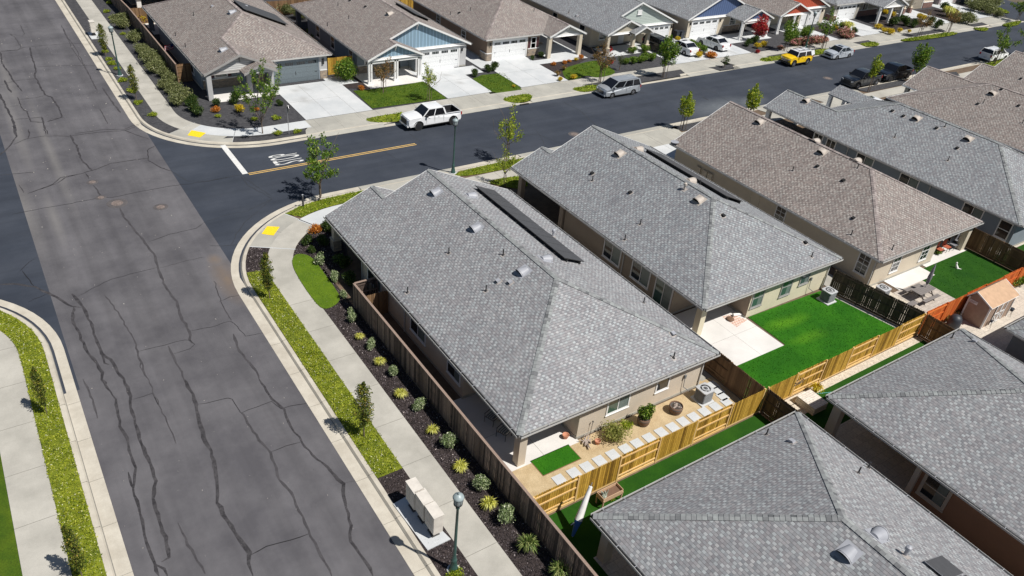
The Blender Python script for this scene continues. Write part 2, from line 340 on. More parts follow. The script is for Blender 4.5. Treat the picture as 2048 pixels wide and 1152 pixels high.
for fn in (se, ne, sw, nw):
    mb = MB(); sweep(mb, fn, [(0.0,-0.05),(0.0,0.012),(0.62,0.002),(0.66,0.014),(0.73,0.118),(0.95,0.125),(0.95,-0.05)], [0,0,1,0,0,0])
    # casting joints across the kerb every three metres
    for (ax, rng) in (((1,0) if fn in (se, ne) else (-1,0), range(-20, 40, 3) if fn in (se, sw) else range(78, 120, 3)),):
        for yy in rng:
            x0 = 10.4 if fn in (se, ne) else 0.2; sg = ax[0]
            mb.box((x0, yy, -0.01), (x0+sg*0.62, yy+0.014, 0.017), 1); mb.box((x0+sg*0.69, yy, 0.0), (x0+sg*0.95, yy+0.014, 0.134), 1)
    struct(mb, 'kerb', [M['gutter'], M['joint']])
def block(fn, far, mat, z=ZB-0.03):
    mb = MB(); pts = fn(0.94)+far; mb.prism(pts, -0.2, z); return struct(mb, 'block_ground', mat)
block(se, [(149,-25)], M['dirt']); block(ne, [(149,190)], M['gravel']); block(sw, [(-60,-25)], M['lawn']); block(nw, [(-60,190)], M['lawn'])
Z = lambda k: ZB+0.004*k
# pavements round the corners
def ring(fn, o0, o1, z, mat, name, cut=None):
    mb = MB(); a = fn(o0); b = fn(o1)
    for i in range(len(a)-1): mb.face([(*a[i], z), (*a[i+1], z), (*b[i+1], z), (*b[i], z)])
    for (p, q) in cut or []: mb.obox((*p, z+0.002), (*q, z+0.002), (Vector(q+(0,))-Vector(p+(0,))).cross(Vector((0,0,1))).normalized()*0.011, (0,0,0.003), 1)
    return struct(mb, name, [mat, M['joint']])
jse = [((12.75, y), (14.42, y)) for y in [3+3.1*k for k in range(13)]]
for k in range(22): x = 21+2.0*k; jse.append(((x, 51.3), (x, 49.5)))
ring(se, 2.35, 4.05, Z(2), M['concrete'], 'pavement', jse)
jne = [((12.75, y), (14.42, y)) for y in [76+3.1*k for k in range(14)]]
for k in range(60): x = 21+2.1*k; jne.append(((x, 65.75), (x, 67.5)))
ring(ne, 2.2, 3.9, Z(2), M['concrete'], 'pavement', jne)
mb = MB(); a_, b_ = arc(20.6,73.85,7.98,218,270,12)+[(24.4,65.87)], arc(20.6,73.85,6.32,218,270,12)+[(24.4,67.53)]
for i in range(len(a_)-1): mb.face([(*a_[i], Z(3.5)), (*a_[i+1], Z(3.5)), (*b_[i+1], Z(3.5)), (*b_[i], Z(3.5))])
a_, b_ = arc(20.9,43,8.13,118,90,8)+[(25,51.13)], arc(20.9,43,6.47,118,90,8)+[(25,49.47)]
for i in range(len(a_)-1): mb.face([(*a_[i], Z(3.5)), (*a_[i+1], Z(3.5)), (*b_[i+1], Z(3.5)), (*b_[i], Z(3.5))])
struct(mb, 'new_pavement', M['drive'])
jsw = [((-1.95, y), (-3.65, y)) for y in [26.2+3.4*k for k in range(6)]]
ring(sw, 2.15, 3.85, Z(2), M['concrete'], 'pavement', jsw)
# corner ramps of plain concrete between kerb and pavement, with yellow tactile pads
def ramp_pad(fn, cx, cy, r0, r1, a0, a1, pad):
    mb = MB(); a = arc(cx, cy, r0, a0, a1, 10); b = arc(cx, cy, r1, a0, a1, 10)
    for i in range(10): mb.face([(*a[i], Z(1)), (*a[i+1], Z(1)), (*b[i+1], Z(1)), (*b[i], Z(1))])
    for i in (0, 5, 10): mb.obox((*a[i], Z(3)-.001), (*b[i], Z(3)-.001), (0.008,0.008,0), (0,0,0.002), 1)
    for k in (0, -1): mb.obox((*a[k], Z(3)), (*arc(cx, cy, r1-1.7, a0, a1, 10)[k], Z(3)), (0.03,0.03,0), (0,0,0.002), 2)
    struct(mb, 'corner_ramp', [M['apron'], M['joint'], M['drive']])
    mb = MB(); mb.sheet(pad, Z(4)); struct(mb, 'tactile_pad', M['ypad'])
ramp_pad(se, 20.9, 43.0, 9.56, 8.1, 148, 117, PP(c9, [(1530,345),(1600,355),(1636,304),(1562,300)]))
ramp_pad(ne, 20.6, 73.85, 9.26, 7.9, 211, 247, PP(c1, [(1096,792),(1170,805),(1205,778),(1120,762)]))
def polysheet(name, mat, polys, lvl, kind='structure'):
    mb = MB()
    for p in polys: mb.sheet(p, Z(lvl))
    return struct(mb, name, mat, kind)
# driveways and aprons across the pavement (north row, then the row south of the street)
NDR = [(24.55,29.65),(39.8,45.2),(49.0,55.4),(72.0,78.4),(79.3,85.9),(98.6,104.4),(109.6,116.0),(128.4,134.0),(140.5,147.0)]
mb = MB(); mj = MB()
for i, (a, b) in enumerate(NDR):
    mb.sheet([(a, 67.6), (b, 67.6), (b, 76.6), (a, 76.6)], Z(4))
    xm = (a+b)/2; mj.box((xm-.009, 67.6, Z(4)), (xm+.009, 76.5, Z(4)+.003)); mj.box((a, 72.1, Z(4)), (b, 72.118, Z(4)+.003))
mb.sheet([(29.65,67.6),(31.35,67.6),(31.35,76.6),(29.65,76.6)], Z(4)); mj.box((29.65,67.6,Z(4)), (29.668,76.5,Z(4)+.003))
mb.sheet([(45.2,73.2),(47.6,73.2),(47.6,75.6),(45.2,75.6)], Z(4)); mb.sheet([(30.2,75),(33.2,75),(33.2,77.5),(30.2,77.5)], Z(3))
mb.sheet([(48.0,74.4),(49.0,74.4),(49.0,75.2),(48.0,75.2)], Z(3)); mb.sheet([(48.0,75.2),(50.6,75.2),(50.6,88),(48.0,88)], Z(3))
mb.sheet([(55.4,73.3),(62.7,73.3),(62.7,74.7),(55.4,74.7)], Z(3)); mb.sheet([(57.6,74.7),(62.7,74.7),(62.7,84),(57.6,84)], Z(3))
mb.sheet([(86,71.5),(94.4,71.5),(94.4,75),(86,75)], Z(3)); mb.sheet([(65.6,72.6),(73,72.6),(73,76),(65.6,76)], Z(3))
struct(mb, 'driveway', M['drive'])
SDR = [(24.6,31.0),(40.2,46.6),(50.2,56.6),(71.4,77.4),(80.6,86.6)]
mb = MB()
for a, b in SDR:
    mb.sheet([(a, 43.5), (b, 43.5), (b, 49.5), (a, 49.5)], Z(4)); xm = (a+b)/2; mj.box((xm-.009, 43.5, Z(4)), (xm+.009, 52.6, Z(4)+.003))
struct(mb, 'driveway', M['drive']); struct(mj, 'driveway_joint', M['joint'])
mb = MB(); mj = MB()
def apron(a, b, y0, y1, e):
    "y0 is the kerb side"
    mb.face([(a-e, y0, Z(3)), (b+e, y0, Z(3)), (b+0.15, y1, Z(3)), (a-0.15, y1, Z(3))] if y0 < y1 else [(a-0.15, y1, Z(3)), (b+0.15, y1, Z(3)), (b+e, y0, Z(3)), (a-e, y0, Z(3))])
    for x in (a, (a+b)/2, b): mj.box((x-.008, min(y0,y1), Z(3)), (x+.008, max(y0,y1), Z(3)+.003))
    lo, hi = (y0-0.95, y0) if y0 < y1 else (y0, y0+0.95)
    zs = (0.02, Z(3)) if y0 < y1 else (Z(3), 0.02)
    mb.face([(a-e, lo, zs[0]), (b+e, lo, zs[0]), (b+e, hi, zs[1]), (a-e, hi, zs[1])])
for a, b in NDR: apron(a, b, YN+0.95, YN+3.9, 1.2)
for a, b in SDR: apron(a, b, YS-0.95, YS-4.05, 1.2)
mb.sheet([(41,51.3),(56.6,51.3),(56.6,52.6),(41,52.6)], Z(2))
struct(mb, 'driveway_apron', M['apron']); struct(mj, 'apron_joint', M['joint'])
# planting strips beside the kerbs: bare beds
polysheet('mulch_bed', M['mulch'], [[(11.34,-25),(12.75,-25),(12.75,24.6),(11.34,24.6)], arc(20.9,43,9.55,180,148.5,8)+arc(20.9,43,8.15,148.5,180,8),
    [(14.45,-25),(16.25,-25),(16.25,43.2),(14.45,43.2)], arc(20.9,43,6.44,180,96,12)+[(18,43),(16.2,42.0)]], 1)
polysheet('gravel_bed', M['gravel'], [arc(20.6,73.85,9.26,180,210,8)+arc(20.6,73.85,8.0,210,180,8), [(11.34,73.8),(12.6,73.8),(12.6,150),(11.34,150)],
    PP(c1, [(1305,810),(1770,778),(1805,742),(1380,770)]), PP(z4, [(460,812),(885,742),(865,702),(480,768)]), 
    [(57.8,51.3),(62.8,51.3),(62.8,52.6),(57.0,52.6)], [(88.5,51.3),(97.5,51.3),(97.5,52.6),(87.5,52.6)], PP(z5, [(1390,612),(1440,645),(1510,635),(1480,602)])], 3)
polysheet('gravel_bed', M['gravel'], [PP(z4, [(1150,660),(1275,688),(1408,668),(1380,628)])], 5)
def chaikin(p, n=2):
    p = [(q[0], q[1]) for q in p]
    for _ in range(n): p = [(a[0]*(1-t)+b[0]*t, a[1]*(1-t)+b[1]*t) for a, b in zip(p, p[1:]+p[:1]) for t in (.25, .75)]
    return p
STRIPS = {  # groundcover areas: polygons in plan
 'near_strip': [(11.36,24.6),(12.74,24.6),(12.74,43.0)]+arc(20.9,43,8.16,180,168,4)+arc(20.9,43,9.52,168,180,4),
 'corner_strip': arc(20.9,43,9.52,117,90,8)+[(23.9,52.55),(23.9,51.2)]+arc(20.9,43,8.2,90,114,8),
 'mid_strip': [(31.4,52.55),(40.0,52.55),(40.4,51.7),(39.6,51.25),(32.0,51.25)],
 'west_strip': [(-0.74,-25)]+[(x,y) for x,y in sw(0.96)[1:14]]+[(x,y) for x,y in sw(2.14)[1:14]][::-1]+[(-1.93,-25)],
 'north_one': PP(z2, [(1375,1015),(1500,1055),(1900,1015),(1900,955),(1700,962)]),
 'north_two': PP(z3, [(850,852),(975,882),(1125,862),(1128,798),(1000,810)]),
 'north_three': PP(z3, [(1440,758),(1560,790),(1700,765),(1700,722),(1600,730)]),
 'north_four': PP(z4, [(1635,588),(1720,605),(1990,560),(1900,535),(1710,560)]),
 'north_five': PP(z5, [(250,470),(420,442),(410,400),(240,430)]),
 'north_six': PP(z5, [(660,370),(720,392),(842,385),(810,352),(700,360)]),
 'north_seven': PP(z5, [(985,335),(1070,352),(1505,290),(1470,265),(1200,300)]),
 'north_eight': PP(z5, [(1612,240),(1700,262),(1752,255),(1740,228),(1640,235)]),
 'far_corner': PP(z5, [(1860,208),(1900,225),(1990,215),(2030,185),(2010,170),(1900,195)]),
 'beyond_road': PP(z5, [(1800,70),(1900,115),(1940,105),(1830,60)]),
 'south_far': [(117.0,51.2),(126,51.2),(126,52.5),(116,52.5)],
 'yard_front': PP(c2, [(1065,1060),(1330,1020),(1330,1110),(1200,1095)]),
}
mb = MB()
for k in STRIPS:
    if k.startswith('north') or k in ('far_corner','beyond_road','mid_strip','yard_front'): STRIPS[k] = chaikin(STRIPS[k])
for p in STRIPS.values(): mb.sheet(p, Z(4.5))
struct(mb, 'planting_strip', M['strip'])
def inside(p, poly):
    c = False; n = len(poly)
    for i in range(n):
        x0, y0 = poly[i][0], poly[i][1]; x1, y1 = poly[i-1][0], poly[i-1][1]
        if (y0 > p[1]) != (y1 > p[1]) and p[0] < (x1-x0)*(p[1]-y0)/(y1-y0)+x0: c = not c
    return c
M['gcover'] = island('groundcover_leaves', [(0, (0.05,0.10,0.01)), (0.2, (0.17,0.24,0.012)), (0.55, (0.33,0.38,0.02)), (0.86, (0.50,0.51,0.06)), (0.97, (0.68,0.68,0.40)), (1, (0.75,0.75,0.6))], 0.55, 0.25)
M['gcover_g'] = island('groundcover_leaves_green', [(0, (0.06,0.12,0.008)), (0.35, (0.19,0.29,0.012)), (0.85, (0.38,0.46,0.03)), (1, (0.52,0.56,0.2))], 0.55, 0.25)
def leaf(mb, p, s, up=0.5, m=0, asp=0.5, rnd=random):
    d = Vector((rnd.gauss(0,1), rnd.gauss(0,1), rnd.gauss(0,1)*(1-up)+up*0.6)).normalized(); e = d.orthogonal().normalized()
    e = (e*math.cos(rnd.random()*6.28)+d.cross(e)*math.sin(rnd.random()*6.28)).normalized(); g = d.cross(e)
    p = Vector(p); mb.face([p-e*s*0.5, p+g*s*asp*0.5, p+e*s*0.5, p-g*s*asp*0.5], m)
def cover(name, poly, dens, size, mat, h=0.09, clump=True):
    mb = MB(); xs = [p[0] for p in poly]; ys = [p[1] for p in poly]; x0, x1, y0, y1 = min(xs), max(xs), max(min(ys), 12), max(ys)
    n = int((x1-x0)*(y1-y0)*dens)
    cl = [(random.uniform(x0, x1), random.uniform(y0, y1), random.uniform(.1, .3), random.uniform(.3, 1.5)) for _ in range(max(8, n//70))]
    for i in range(n):
        if clump and i % 5 < 3 and n > 400: k = random.choice(cl); p = (random.gauss(k[0], k[2]), random.gauss(k[1], k[2])); hs = k[3]
        else: p = (random.uniform(x0-.05, x1+.05), random.uniform(y0, y1)); hs = .7
        q = (p[0]+random.uniform(-.06,.06), p[1]+random.uniform(-.06,.06))
        if inside(q, poly): leaf(mb, (p[0], p[1], Z(4)+random.random()*h*hs), size*random.uniform(0.6, 1.3), 0.6, 0, 0.45)
    return tag(mb.build(name, mat, uv=False), kind='stuff')
cover('groundcover', STRIPS['near_strip'], 420, 0.10, M['gcover']); cover('groundcover', STRIPS['west_strip'], 420, 0.10, M['gcover'])
for k in ('corner_strip', 'mid_strip'): cover('groundcover', STRIPS[k], 240, 0.13, M['gcover_g'])
for k in ('north_one','north_two','north_three','north_four','north_five','north_six','north_seven','north_eight','far_corner','beyond_road','south_far','yard_front'):
    cover('groundcover', STRIPS[k], 90, 0.2, M['gcover_g'], 0.12)
# bark chips scattered over the near beds
M['chips'] = island('bark_chips', [(0, (0.010,0.008,0.009)), (0.4, (0.04,0.030,0.032)), (0.72, (0.10,0.082,0.088)), (0.9, (0.20,0.17,0.175)), (1, (0.48,0.42,0.40))], 0.9)
def chips(polys, dens, size):
    mb = MB()
    for poly in polys:
        xs = [p[0] for p in poly]; ys = [p[1] for p in poly]
        for _ in range(int((max(xs)-min(xs))*(max(ys)-min(ys))*dens)):
            p = (random.uniform(min(xs), max(xs)), random.uniform(min(ys), max(ys)))
            if inside(p, poly): leaf(mb, (p[0], p[1], Z(2)+random.random()*0.02), size*random.uniform(0.5, 1.5), 0.85, 0, 0.4)
    return tag(mb.build('bark_chips', M['chips'], uv=False), kind='stuff')
chips([[(14.47,13),(16.2,13),(16.2,43),(14.47,43)], [(11.4,14),(12.7,14),(12.7,24.5),(11.4,24.5)], arc(20.9,43,6.4,180,100,10)+[(17.9,43)], arc(20.9,43,9.5,180,149,6)+arc(20.9,43,8.2,149,180,6)], 260, 0.10)
# lawns
polysheet('lawn', M['lawn'], [[(31.7,73.0),(31.5,68.0),(39.7,67.7),(39.75,73.0),(37,72.7),(33.6,72.75)],
    PP(z3, [(620,672),(770,802),(1042,766),(985,705),(880,610),(845,625),(700,640)]), chaikin(PP(z3, [(1380,620),(1430,692),(1530,668),(1600,640),(1680,670),(1858,628),(1790,570),(1700,510),(1560,535),(1400,580)]))], 3)
OVAL = chaikin(PP(c9, [(1712,490),(1732,462),(1800,468),(1845,505),(1905,590),(1975,685),(1992,730),(1955,768),(1900,788),(1862,768),(1795,680),(1738,590),(1708,525)]))
mb = MB(); mb.prism(OVAL, ZB-.02, ZB+.05); struct(mb, 'oval_lawn', M['lawn_bright'])
polysheet('lawn', M['lawn'], [[(-3.86,-25),(-3.86,37.5),(-9,37.5),(-9,-25)]], 2)
# road markings
mb = MB(); mb.box((15.9,59.25,0.01), (16.35,65.3,0.014)); struct(mb, 'stop_line', M['wpaint'])
mb = MB(); mb.box((16.35,58.93,0.01), (31.6,59.03,0.014)); mb.box((16.35,59.19,0.01), (31.6,59.29,0.014)); struct(mb, 'centre_line', M['opaint'])
mb = MB(); mb.box((146,58.9,0.012), (152,59.3,0.016)); struct(mb, 'far_road_marking', M['wpaint'])
tc = bpy.data.curves.new('road_word', 'FONT'); tc.body = 'STOP'; tc.size = 1.0; tc.align_x = 'CENTER'; tc.align_y = 'CENTER'; tc.offset = 0.0; tc.space_character = 1.06
to = bpy.data.objects.new('tmp', tc); COL.objects.link(to); bpy.context.view_layer.update()
me = bpy.data.meshes.new_from_object(to.evaluated_get(bpy.context.evaluated_depsgraph_get())); bpy.data.objects.remove(to)
sx = [v.co.x for v in me.vertices]; sy = [v.co.y for v in me.vertices]; wx, wy = max(sx)-min(sx), max(sy)-min(sy); cy_ = (max(sy)+min(sy))/2
for v in me.vertices: v.co.x, v.co.y, v.co.z = v.co.x*2.0/wx, (v.co.y-cy_)*2.5/wy, 0
me.materials.clear(); me.materials.append(M['wpaint']); so_ = bpy.data.objects.new('road_word_stop', me); COL.objects.link(so_)
so_.location = (P(572,317.5,0).x, P(572,317.5,0).y, 0.016); so_.rotation_euler = (0, 0, R_(90)); tag(so_, kind='structure')
# manhole covers
def manhole(px, py, r, label):
    c = P(px, py, 0); mb = MB(); mb.lathe((c.x, c.y, 0), [(r*1.75,0.002),(r*1.7,0.008),(r*1.02,0.010)], 20, 1); mb.lathe((c.x, c.y, 0), [(r,0.004),(r*0.97,0.018),(r*0.8,0.014),(0.01,0.016)], 20, 0, False)
    o = mb.build('manhole_cover', [M['iron'], M['ring']], base=(c.x, c.y, 0)); tag(o, label, 'manhole cover', 'manhole covers in the roads')
manhole(*c9(685,165), 0.42, 'rusty round manhole cover at the crossing of two tar lines'); manhole(*c9(940,187), 0.30, 'round manhole cover in a wide ring, just right of the rusty one')
manhole(*c9(590,132), 0.22, 'small valve cover touching the upper left of the rusty manhole'); manhole(*c9(540,42), 0.24, 'small valve cover furthest up the old road on a tar line')
manhole(*c2(1605,785), 0.36, 'pale manhole cover in the side street below the silver minivan'); manhole(*c3(1100,378), 0.36, 'pale manhole cover in the side street left of the dark pickup')
# tar sealed cracks
def ribbon(mb, fn, pts, wd, m=0, z=0.006, jit=0.35):
    q = [P(*fn(*p), 0) for p in pts]; out = []
    for i in range(len(q)-1):
        L_ = (q[i+1]-q[i]).length; n = max(1, int(L_/0.35))
        for k in range(n): out.append(q[i].lerp(q[i+1], k/n))
    out.append(q[-1]); W = wd
    for i in range(1, len(out)-1): out[i] = out[i]+Vector((random.gauss(0,.028), random.gauss(0,.028), 0))
    L, Rr = [], []
    for i, p in enumerate(out):
        t = (out[min(i+1, len(out)-1)]-out[max(i-1, 0)]).normalized(); nrm = Vector((-t.y, t.x, 0))
        e = 0.3 if i in (0, len(out)-1) else 1.0
        ww = W*e*random.uniform(1-jit, 1+jit)/2; L.append(p+nrm*ww); Rr.append(p-nrm*ww)
    for i in range(len(out)-1):
        mb.face([(L[i].x, L[i].y, z), (Rr[i].x, Rr[i].y, z), (Rr[i+1].x, Rr[i+1].y, z), (L[i+1].x, L[i+1].y, z)], m)
mb = MB()
T = [ # (frame, points, width, material)
 (c9, [(430,770),(425,850),(480,960),(510,1030),(560,1100),(605,1152),(600,1195),(618,1240)], .17, 0), (c9, [(420,695),(470,750),(540,880),(550,930),(595,1045),(650,1080),(690,1152),(720,1195),(740,1230)], .17, 0),
 (c9, [(0,640),(110,640),(205,655),(280,690),(350,730),(420,770),(475,775)], .15, 0), (c9, [(590,1045),(610,1100),(640,1110)], .12, 0), (c9, [(110,570),(170,510),(210,485)], .05, 0),
 (c9, [(700,190),(720,235),(770,300),(850,400),(910,480),(930,560),(965,650),(1030,740),(1060,830),(1110,915),(1110,960),(1125,985)], .15, 1),
 (c9, [(70,230),(250,195),(450,160),(570,135),(660,130),(800,100),(1000,65),(1200,40),(1400,0)], .06, 0), (c9, [(160,108),(280,68),(340,45),(380,15),(450,0)], .09, 0), (c9, [(545,60),(570,90),(590,130)], .10, 0),
 (c9, [(870,390),(1000,345),(1150,310),(1190,280)], .05, 0), (c9, [(455,710),(540,665),(650,610),(800,570),(925,540)], .045, 0),
 (c9, [(1110,913),(1230,890),(1350,853),(1440,942),(1540,922)], .04, 0), (c9, [(800,1035),(960,995),(1080,965),(1115,965),(1135,990),(1110,1015),(1010,1048)], .04, 0), (c9, [(800,1030),(840,1140),(872,1200)], .09, 1),
 (c9, [(1280,742),(1340,712),(1405,703)], .04, 0), (c9, [(1365,930),(1400,1030),(1460,1100),(1500,1152),(1516,1200)], .14, 1), (c9, [(985,1000),(1020,1080),(1065,1152),(1078,1200)], .12, 1), (c9, [(610,700),(700,820),(780,950),(830,1140)], .08, 1),
 (b2, [(485,0),(530,100),(570,230)], .10, 1), (b2, [(600,0),(620,50),(660,95)], .12, 0), (b2, [(650,85),(680,120),(690,220),(740,350),(780,480),(790,560),(780,640),(820,790),(860,950),(900,1080),(930,1152)], .13, 0),
 (b2, [(750,545),(770,620),(785,650)], .10, 0), (b2, [(720,0),(765,100),(770,200),(820,350),(880,500),(910,600),(895,700),(930,830),(960,930),(990,1000),(985,1050),(945,1070)], .16, 0),
 (b2, [(1075,0),(1130,90),(1160,210),(1190,340),(1240,450),(1265,600),(1275,720),(1330,830),(1400,930),(1455,1020),(1455,1080),(1480,1152)], .18, 0),
 (b2, [(775,120),(895,82),(920,140),(945,185)], .045, 0), (b2, [(1160,148),(1340,108),(1360,120),(1415,198),(1590,130),(1650,170),(1800,142)], .045, 0), (b2, [(1515,0),(1590,120),(1660,180),(1700,280),(1765,370),(1850,470),(1940,535)], .13, 0),
 (b2, [(1580,428),(1670,392),(1765,368)], .045, 0), (b2, [(1400,190),(1500,330),(1580,430),(1640,590),(1720,700),(1800,880),(1860,1000),(1940,1152)], .12, 1), (b2, [(1455,1035),(1560,980),(1700,940),(1808,905)], .06, 0),
 (b2, [(1040,840),(1070,900),(1125,1000),(1160,1060),(1200,1140)], .10, 1), (b2, [(900,1080),(960,1110),(980,1152)], .16, 0), (b2, [(870,0),(930,150),(990,270),(1030,380)], .07, 1),
 (b3, [(0,500),(50,560),(105,610),(115,720),(150,860),(150,950),(230,1060),(280,1152)], .15, 0), (b3, [(105,610),(180,595)], .05, 0),
 (z1, [(175,215),(210,290),(190,310),(80,290),(40,290),(0,295)], .045, 0), (z1, [(80,290),(130,320),(180,405),(255,400),(400,385),(620,372),(720,370)], .05, 0), (z1, [(255,400),(270,480),(310,600),(295,640),(350,750),(390,815),(440,830),(500,920),(530,1000),(400,1040)], .12, 0),
 (z1, [(0,440),(150,430),(180,405)], .04, 0), (z1, [(0,440),(20,540),(75,620),(120,700),(190,780)], .12, 0), (z1, [(310,570),(560,560),(830,558)], .04, 0), (z1, [(0,725),(140,690),(300,672)], .05, 0),
 (z1, [(525,215),(560,300),(640,400),(720,560),(830,775)], .07, 1), (z1, [(40,685),(65,750),(100,790)], .14, 0), (z1, [(150,830),(190,930),(230,950),(260,1040),(370,1045)], .08, 0), (z1, [(160,850),(300,835),(390,815)], .05, 0),
 (z1, [(0,800),(40,890),(80,970),(120,1050),(120,1110),(130,1150)], .16, 0), (z1, [(80,910),(160,900)], .04, 0), (z1, [(130,1020),(300,1005),(360,1000),(375,1060),(410,1150)], .08, 0), (z1, [(640,1140),(900,1105),(1060,1105),(1130,1075),(1200,1055)], .06, 0), (z1, [(870,750),(960,870),(1030,960)], .08, 1),
 (z1, [(545,1000),(440,1015),(410,1040)], .04, 0), (z1, [(850,930),(890,1000),(920,1060)], .07, 1), (z1, [(1060,1110),(1160,1150)], .05, 0),
 (c1, [(0,910),(60,850),(95,800),(90,730)], .10, 0), (c1, [(80,845),(160,810),(260,795),(400,797),(560,775),(730,762),(815,732)], .055, 0), (c1, [(165,755),(175,790),(160,815)], .08, 0), (c1, [(410,790),(450,860),(480,940),(540,1000)], .12, 0),
 (c1, [(165,1130),(310,1080),(350,1040),(480,1015),(560,990),(650,955),(760,940),(865,925)], .07, 0), (c1, [(910,850),(860,880),(870,940),(940,980),(1000,1000)], .07, 0), (c1, [(0,1025),(100,1015),(200,1008)], .05, 0), (c1, [(500,1015),(520,1045)], .08, 0),
 (c1, [(730,762),(800,790),(875,815)], .05, 0), (c1, [(0,300),(110,290),(150,275)], .05, 0), (c1, [(370,165),(420,280),(500,400),(570,530)], .06, 1), (c1, [(600,510),(650,590),(705,660)], .06, 1), (c9, [(130,560),(160,600),(200,650)], .06, 0), (c9, [(165,745),(230,715),(285,690)], .05, 0), (b2, [(0+300*2,0),(640,60)], .06, 1), (c9, [(1250,620),(1300,760),(1355,850)], .07, 1), (c9, [(930,545),(1100,500),(1200,480)], .03, 1), (c1, [(245,685),(270,790)], .07, 0), (c1, [(110,1080),(140,1130)], .05, 1)]
for i, (fn, pts, wd, mm) in enumerate(T): ribbon(mb, fn, pts, wd*(1.1 if fn in (z1, c1) else .92 if wd > .07 else .8), 2 if (wd < .07 and mm == 0 and fn in (c9, b2)) else mm, 0.005+0.00012*i, .35 if wd > .07 else .12)
struct(mb, 'tar_crack_sealant', [M['tar'], M['tar_old'], M['tar_thin']])
Q = lambda px, py: P(px, py, 0)
def sp(px, py, a, b, ang=0.0): q = Q(px, py); return (q.x, q.y, a, b, ang)
add_spots(M['asphalt_new'], [sp(1440,214,6.0,2.6,.1), sp(1500,204,3.5,1.6,.2)], (0.16,0.175,0.19), 1.0, 1.6)  # reflected sun glare on the side street, painted into the asphalt colour
add_spots(M['asphalt'], [sp(50,420,.8,9,.02), sp(100,300,.5,14,.0), sp(30,250,.6,12,0), sp(110,440,.5,5,0), sp(15,160,.7,10,0)], (0.21,0.20,0.19), .75, 5.0)
add_spots(M['asphalt'], [sp(455,560,1.0,3.5,0), sp(430,520,.6,1.0,0)], (0.17,0.13,0.10), 1.2, 2.0)
mb = MB()
for k in range(420):
    a = (random.uniform(.4,10.2), random.uniform(17,100)); leaf(mb, (a[0],a[1],.012), random.uniform(.02,.06)*(1+a[1]/60), .97, 0, .6)
tag(mb.build('litter', plain('pale_litter',(0.35,0.33,0.3),0.9), uv=False), kind='stuff')
mb = MB()
for fn, pts, wd in [(c1, [(1000,1000),(1100,1060),(1200,1060),(1400,1025)], .06), (c1, [(1410,1025),(1500,1090),(1590,1150)], .06), (c9, [(1190,280),(1300,240),(1450,210),(1590,140)], .05), (c9, [(1590,138),(1450,60),(1405,0)], .06), (c9, [(1350,410),(1380,350),(1430,280),(1590,140)], .05), (c9, [(1225,412),(1300,415),(1420,405)], .05),
  (c2, [(1750,940),(1600,870),(1400,790),(1380,760)], .06), (c2, [(1090,750),(1250,780),(1400,790),(1440,860)], .05), (c2, [(1530,590),(1640,650),(1760,760)], .08), (c2, [(1640,670),(1850,640),(2048,600)], .05), (c2, [(640,780),(720,840)], .06), (c2, [(960,840),(1150,870),(1320,800)], .05), (c2, [(480,880),(600,950)], .05),
  (z4, [(850,740),(1000,820),(1260,920)], .06), (z4, [(1000,820),(1180,790)], .05), (z4, [(480,900),(560,915)], .16), (z4, [(630,1010),(740,1080)], .07), (z4, [(1090,940),(1160,980)], .16), (z4, [(1250,930),(1400,1010)], .05), (z4, [(1700,760),(1820,870)], .06),
  (z5, [(850,460),(940,500),(1000,520)], .06), (z5, [(700,440),(850,465),(1100,430)], .05), (z5, [(150,590),(300,650),(200,700)], .06), (z5, [(1350,360),(1600,400)], .05), (z5, [(20,700),(120,790)], .05)]:
    ribbon(mb, fn, pts, wd, 0, 0.0085)
struct(mb, 'side_street_crack', [M['tar_faint']])
# pale worn patches and streaks on the old road, painted sun glare on the side street
M['worn'] = rough2('worn_asphalt_patch', (0.16,0.15,0.14), (0.21,0.195,0.18), 1.2, 40, 0.35, 0.95, 0.3, 50)
# ================================================================== HOUSES
for nm, c in dict(taupe=(0.42,0.35,0.29), cream=(0.68,0.62,0.47), beige=(0.56,0.49,0.40), slate=(0.17,0.20,0.23), lgrey=(0.46,0.46,0.46), mauve=(0.30,0.25,0.25), tan=(0.34,0.28,0.22), brown=(0.30,0.21,0.15), olive=(0.45,0.43,0.36), bluegrey=(0.24,0.28,0.32), sand=(0.60,0.53,0.42), greige=(0.40,0.38,0.34), rust=(0.33,0.19,0.12)).items():
    M['st_'+nm] = rough2('stucco_'+nm, tuple(x*0.94 for x in c), tuple(x*1.05 for x in c), 0.6, 50, 0.10, 0.9, 0.3, 60)
M['sid_blue'] = siding('blue_board_siding', (0.22,0.33,0.42), True, 0.42); M['sid_navy'] = siding('navy_board_siding', (0.07,0.11,0.22), True, 0.42)
M['sid_red'] = siding('red_board_siding', (0.42,0.075,0.035), True, 0.42); M['sid_green'] = siding('pale_green_lap_siding', (0.44,0.50,0.46), False, 0.2)
M['sid_white'] = siding('white_lap_siding', (0.55,0.55,0.54), False, 0.2); M['sid_tan'] = siding('tan_lap_siding', (0.42,0.38,0.30), False, 0.2)
M['stone'] = bricks('stone_veneer', (0.42,0.32,0.22), (0.20,0.17,0.15), (0.30,0.27,0.23), 0.34, 0.13, msize=0.012)
M['redbrick'] = bricks('red_brick', (0.26,0.11,0.08), (0.16,0.08,0.07), (0.25,0.2,0.18), 0.24, 0.08, msize=0.01)
M['gd_white'] = bricks('white_garage_door', (0.78,0.79,0.79), (0.76,0.77,0.77), (0.52,0.53,0.54), 3.0, 0.53, 0.5, 0.012)
M['gd_slate'] = bricks('slate_garage_door', (0.155,0.19,0.21), (0.15,0.185,0.205), (0.09,0.11,0.12), 3.0, 0.53, 0.5, 0.012)
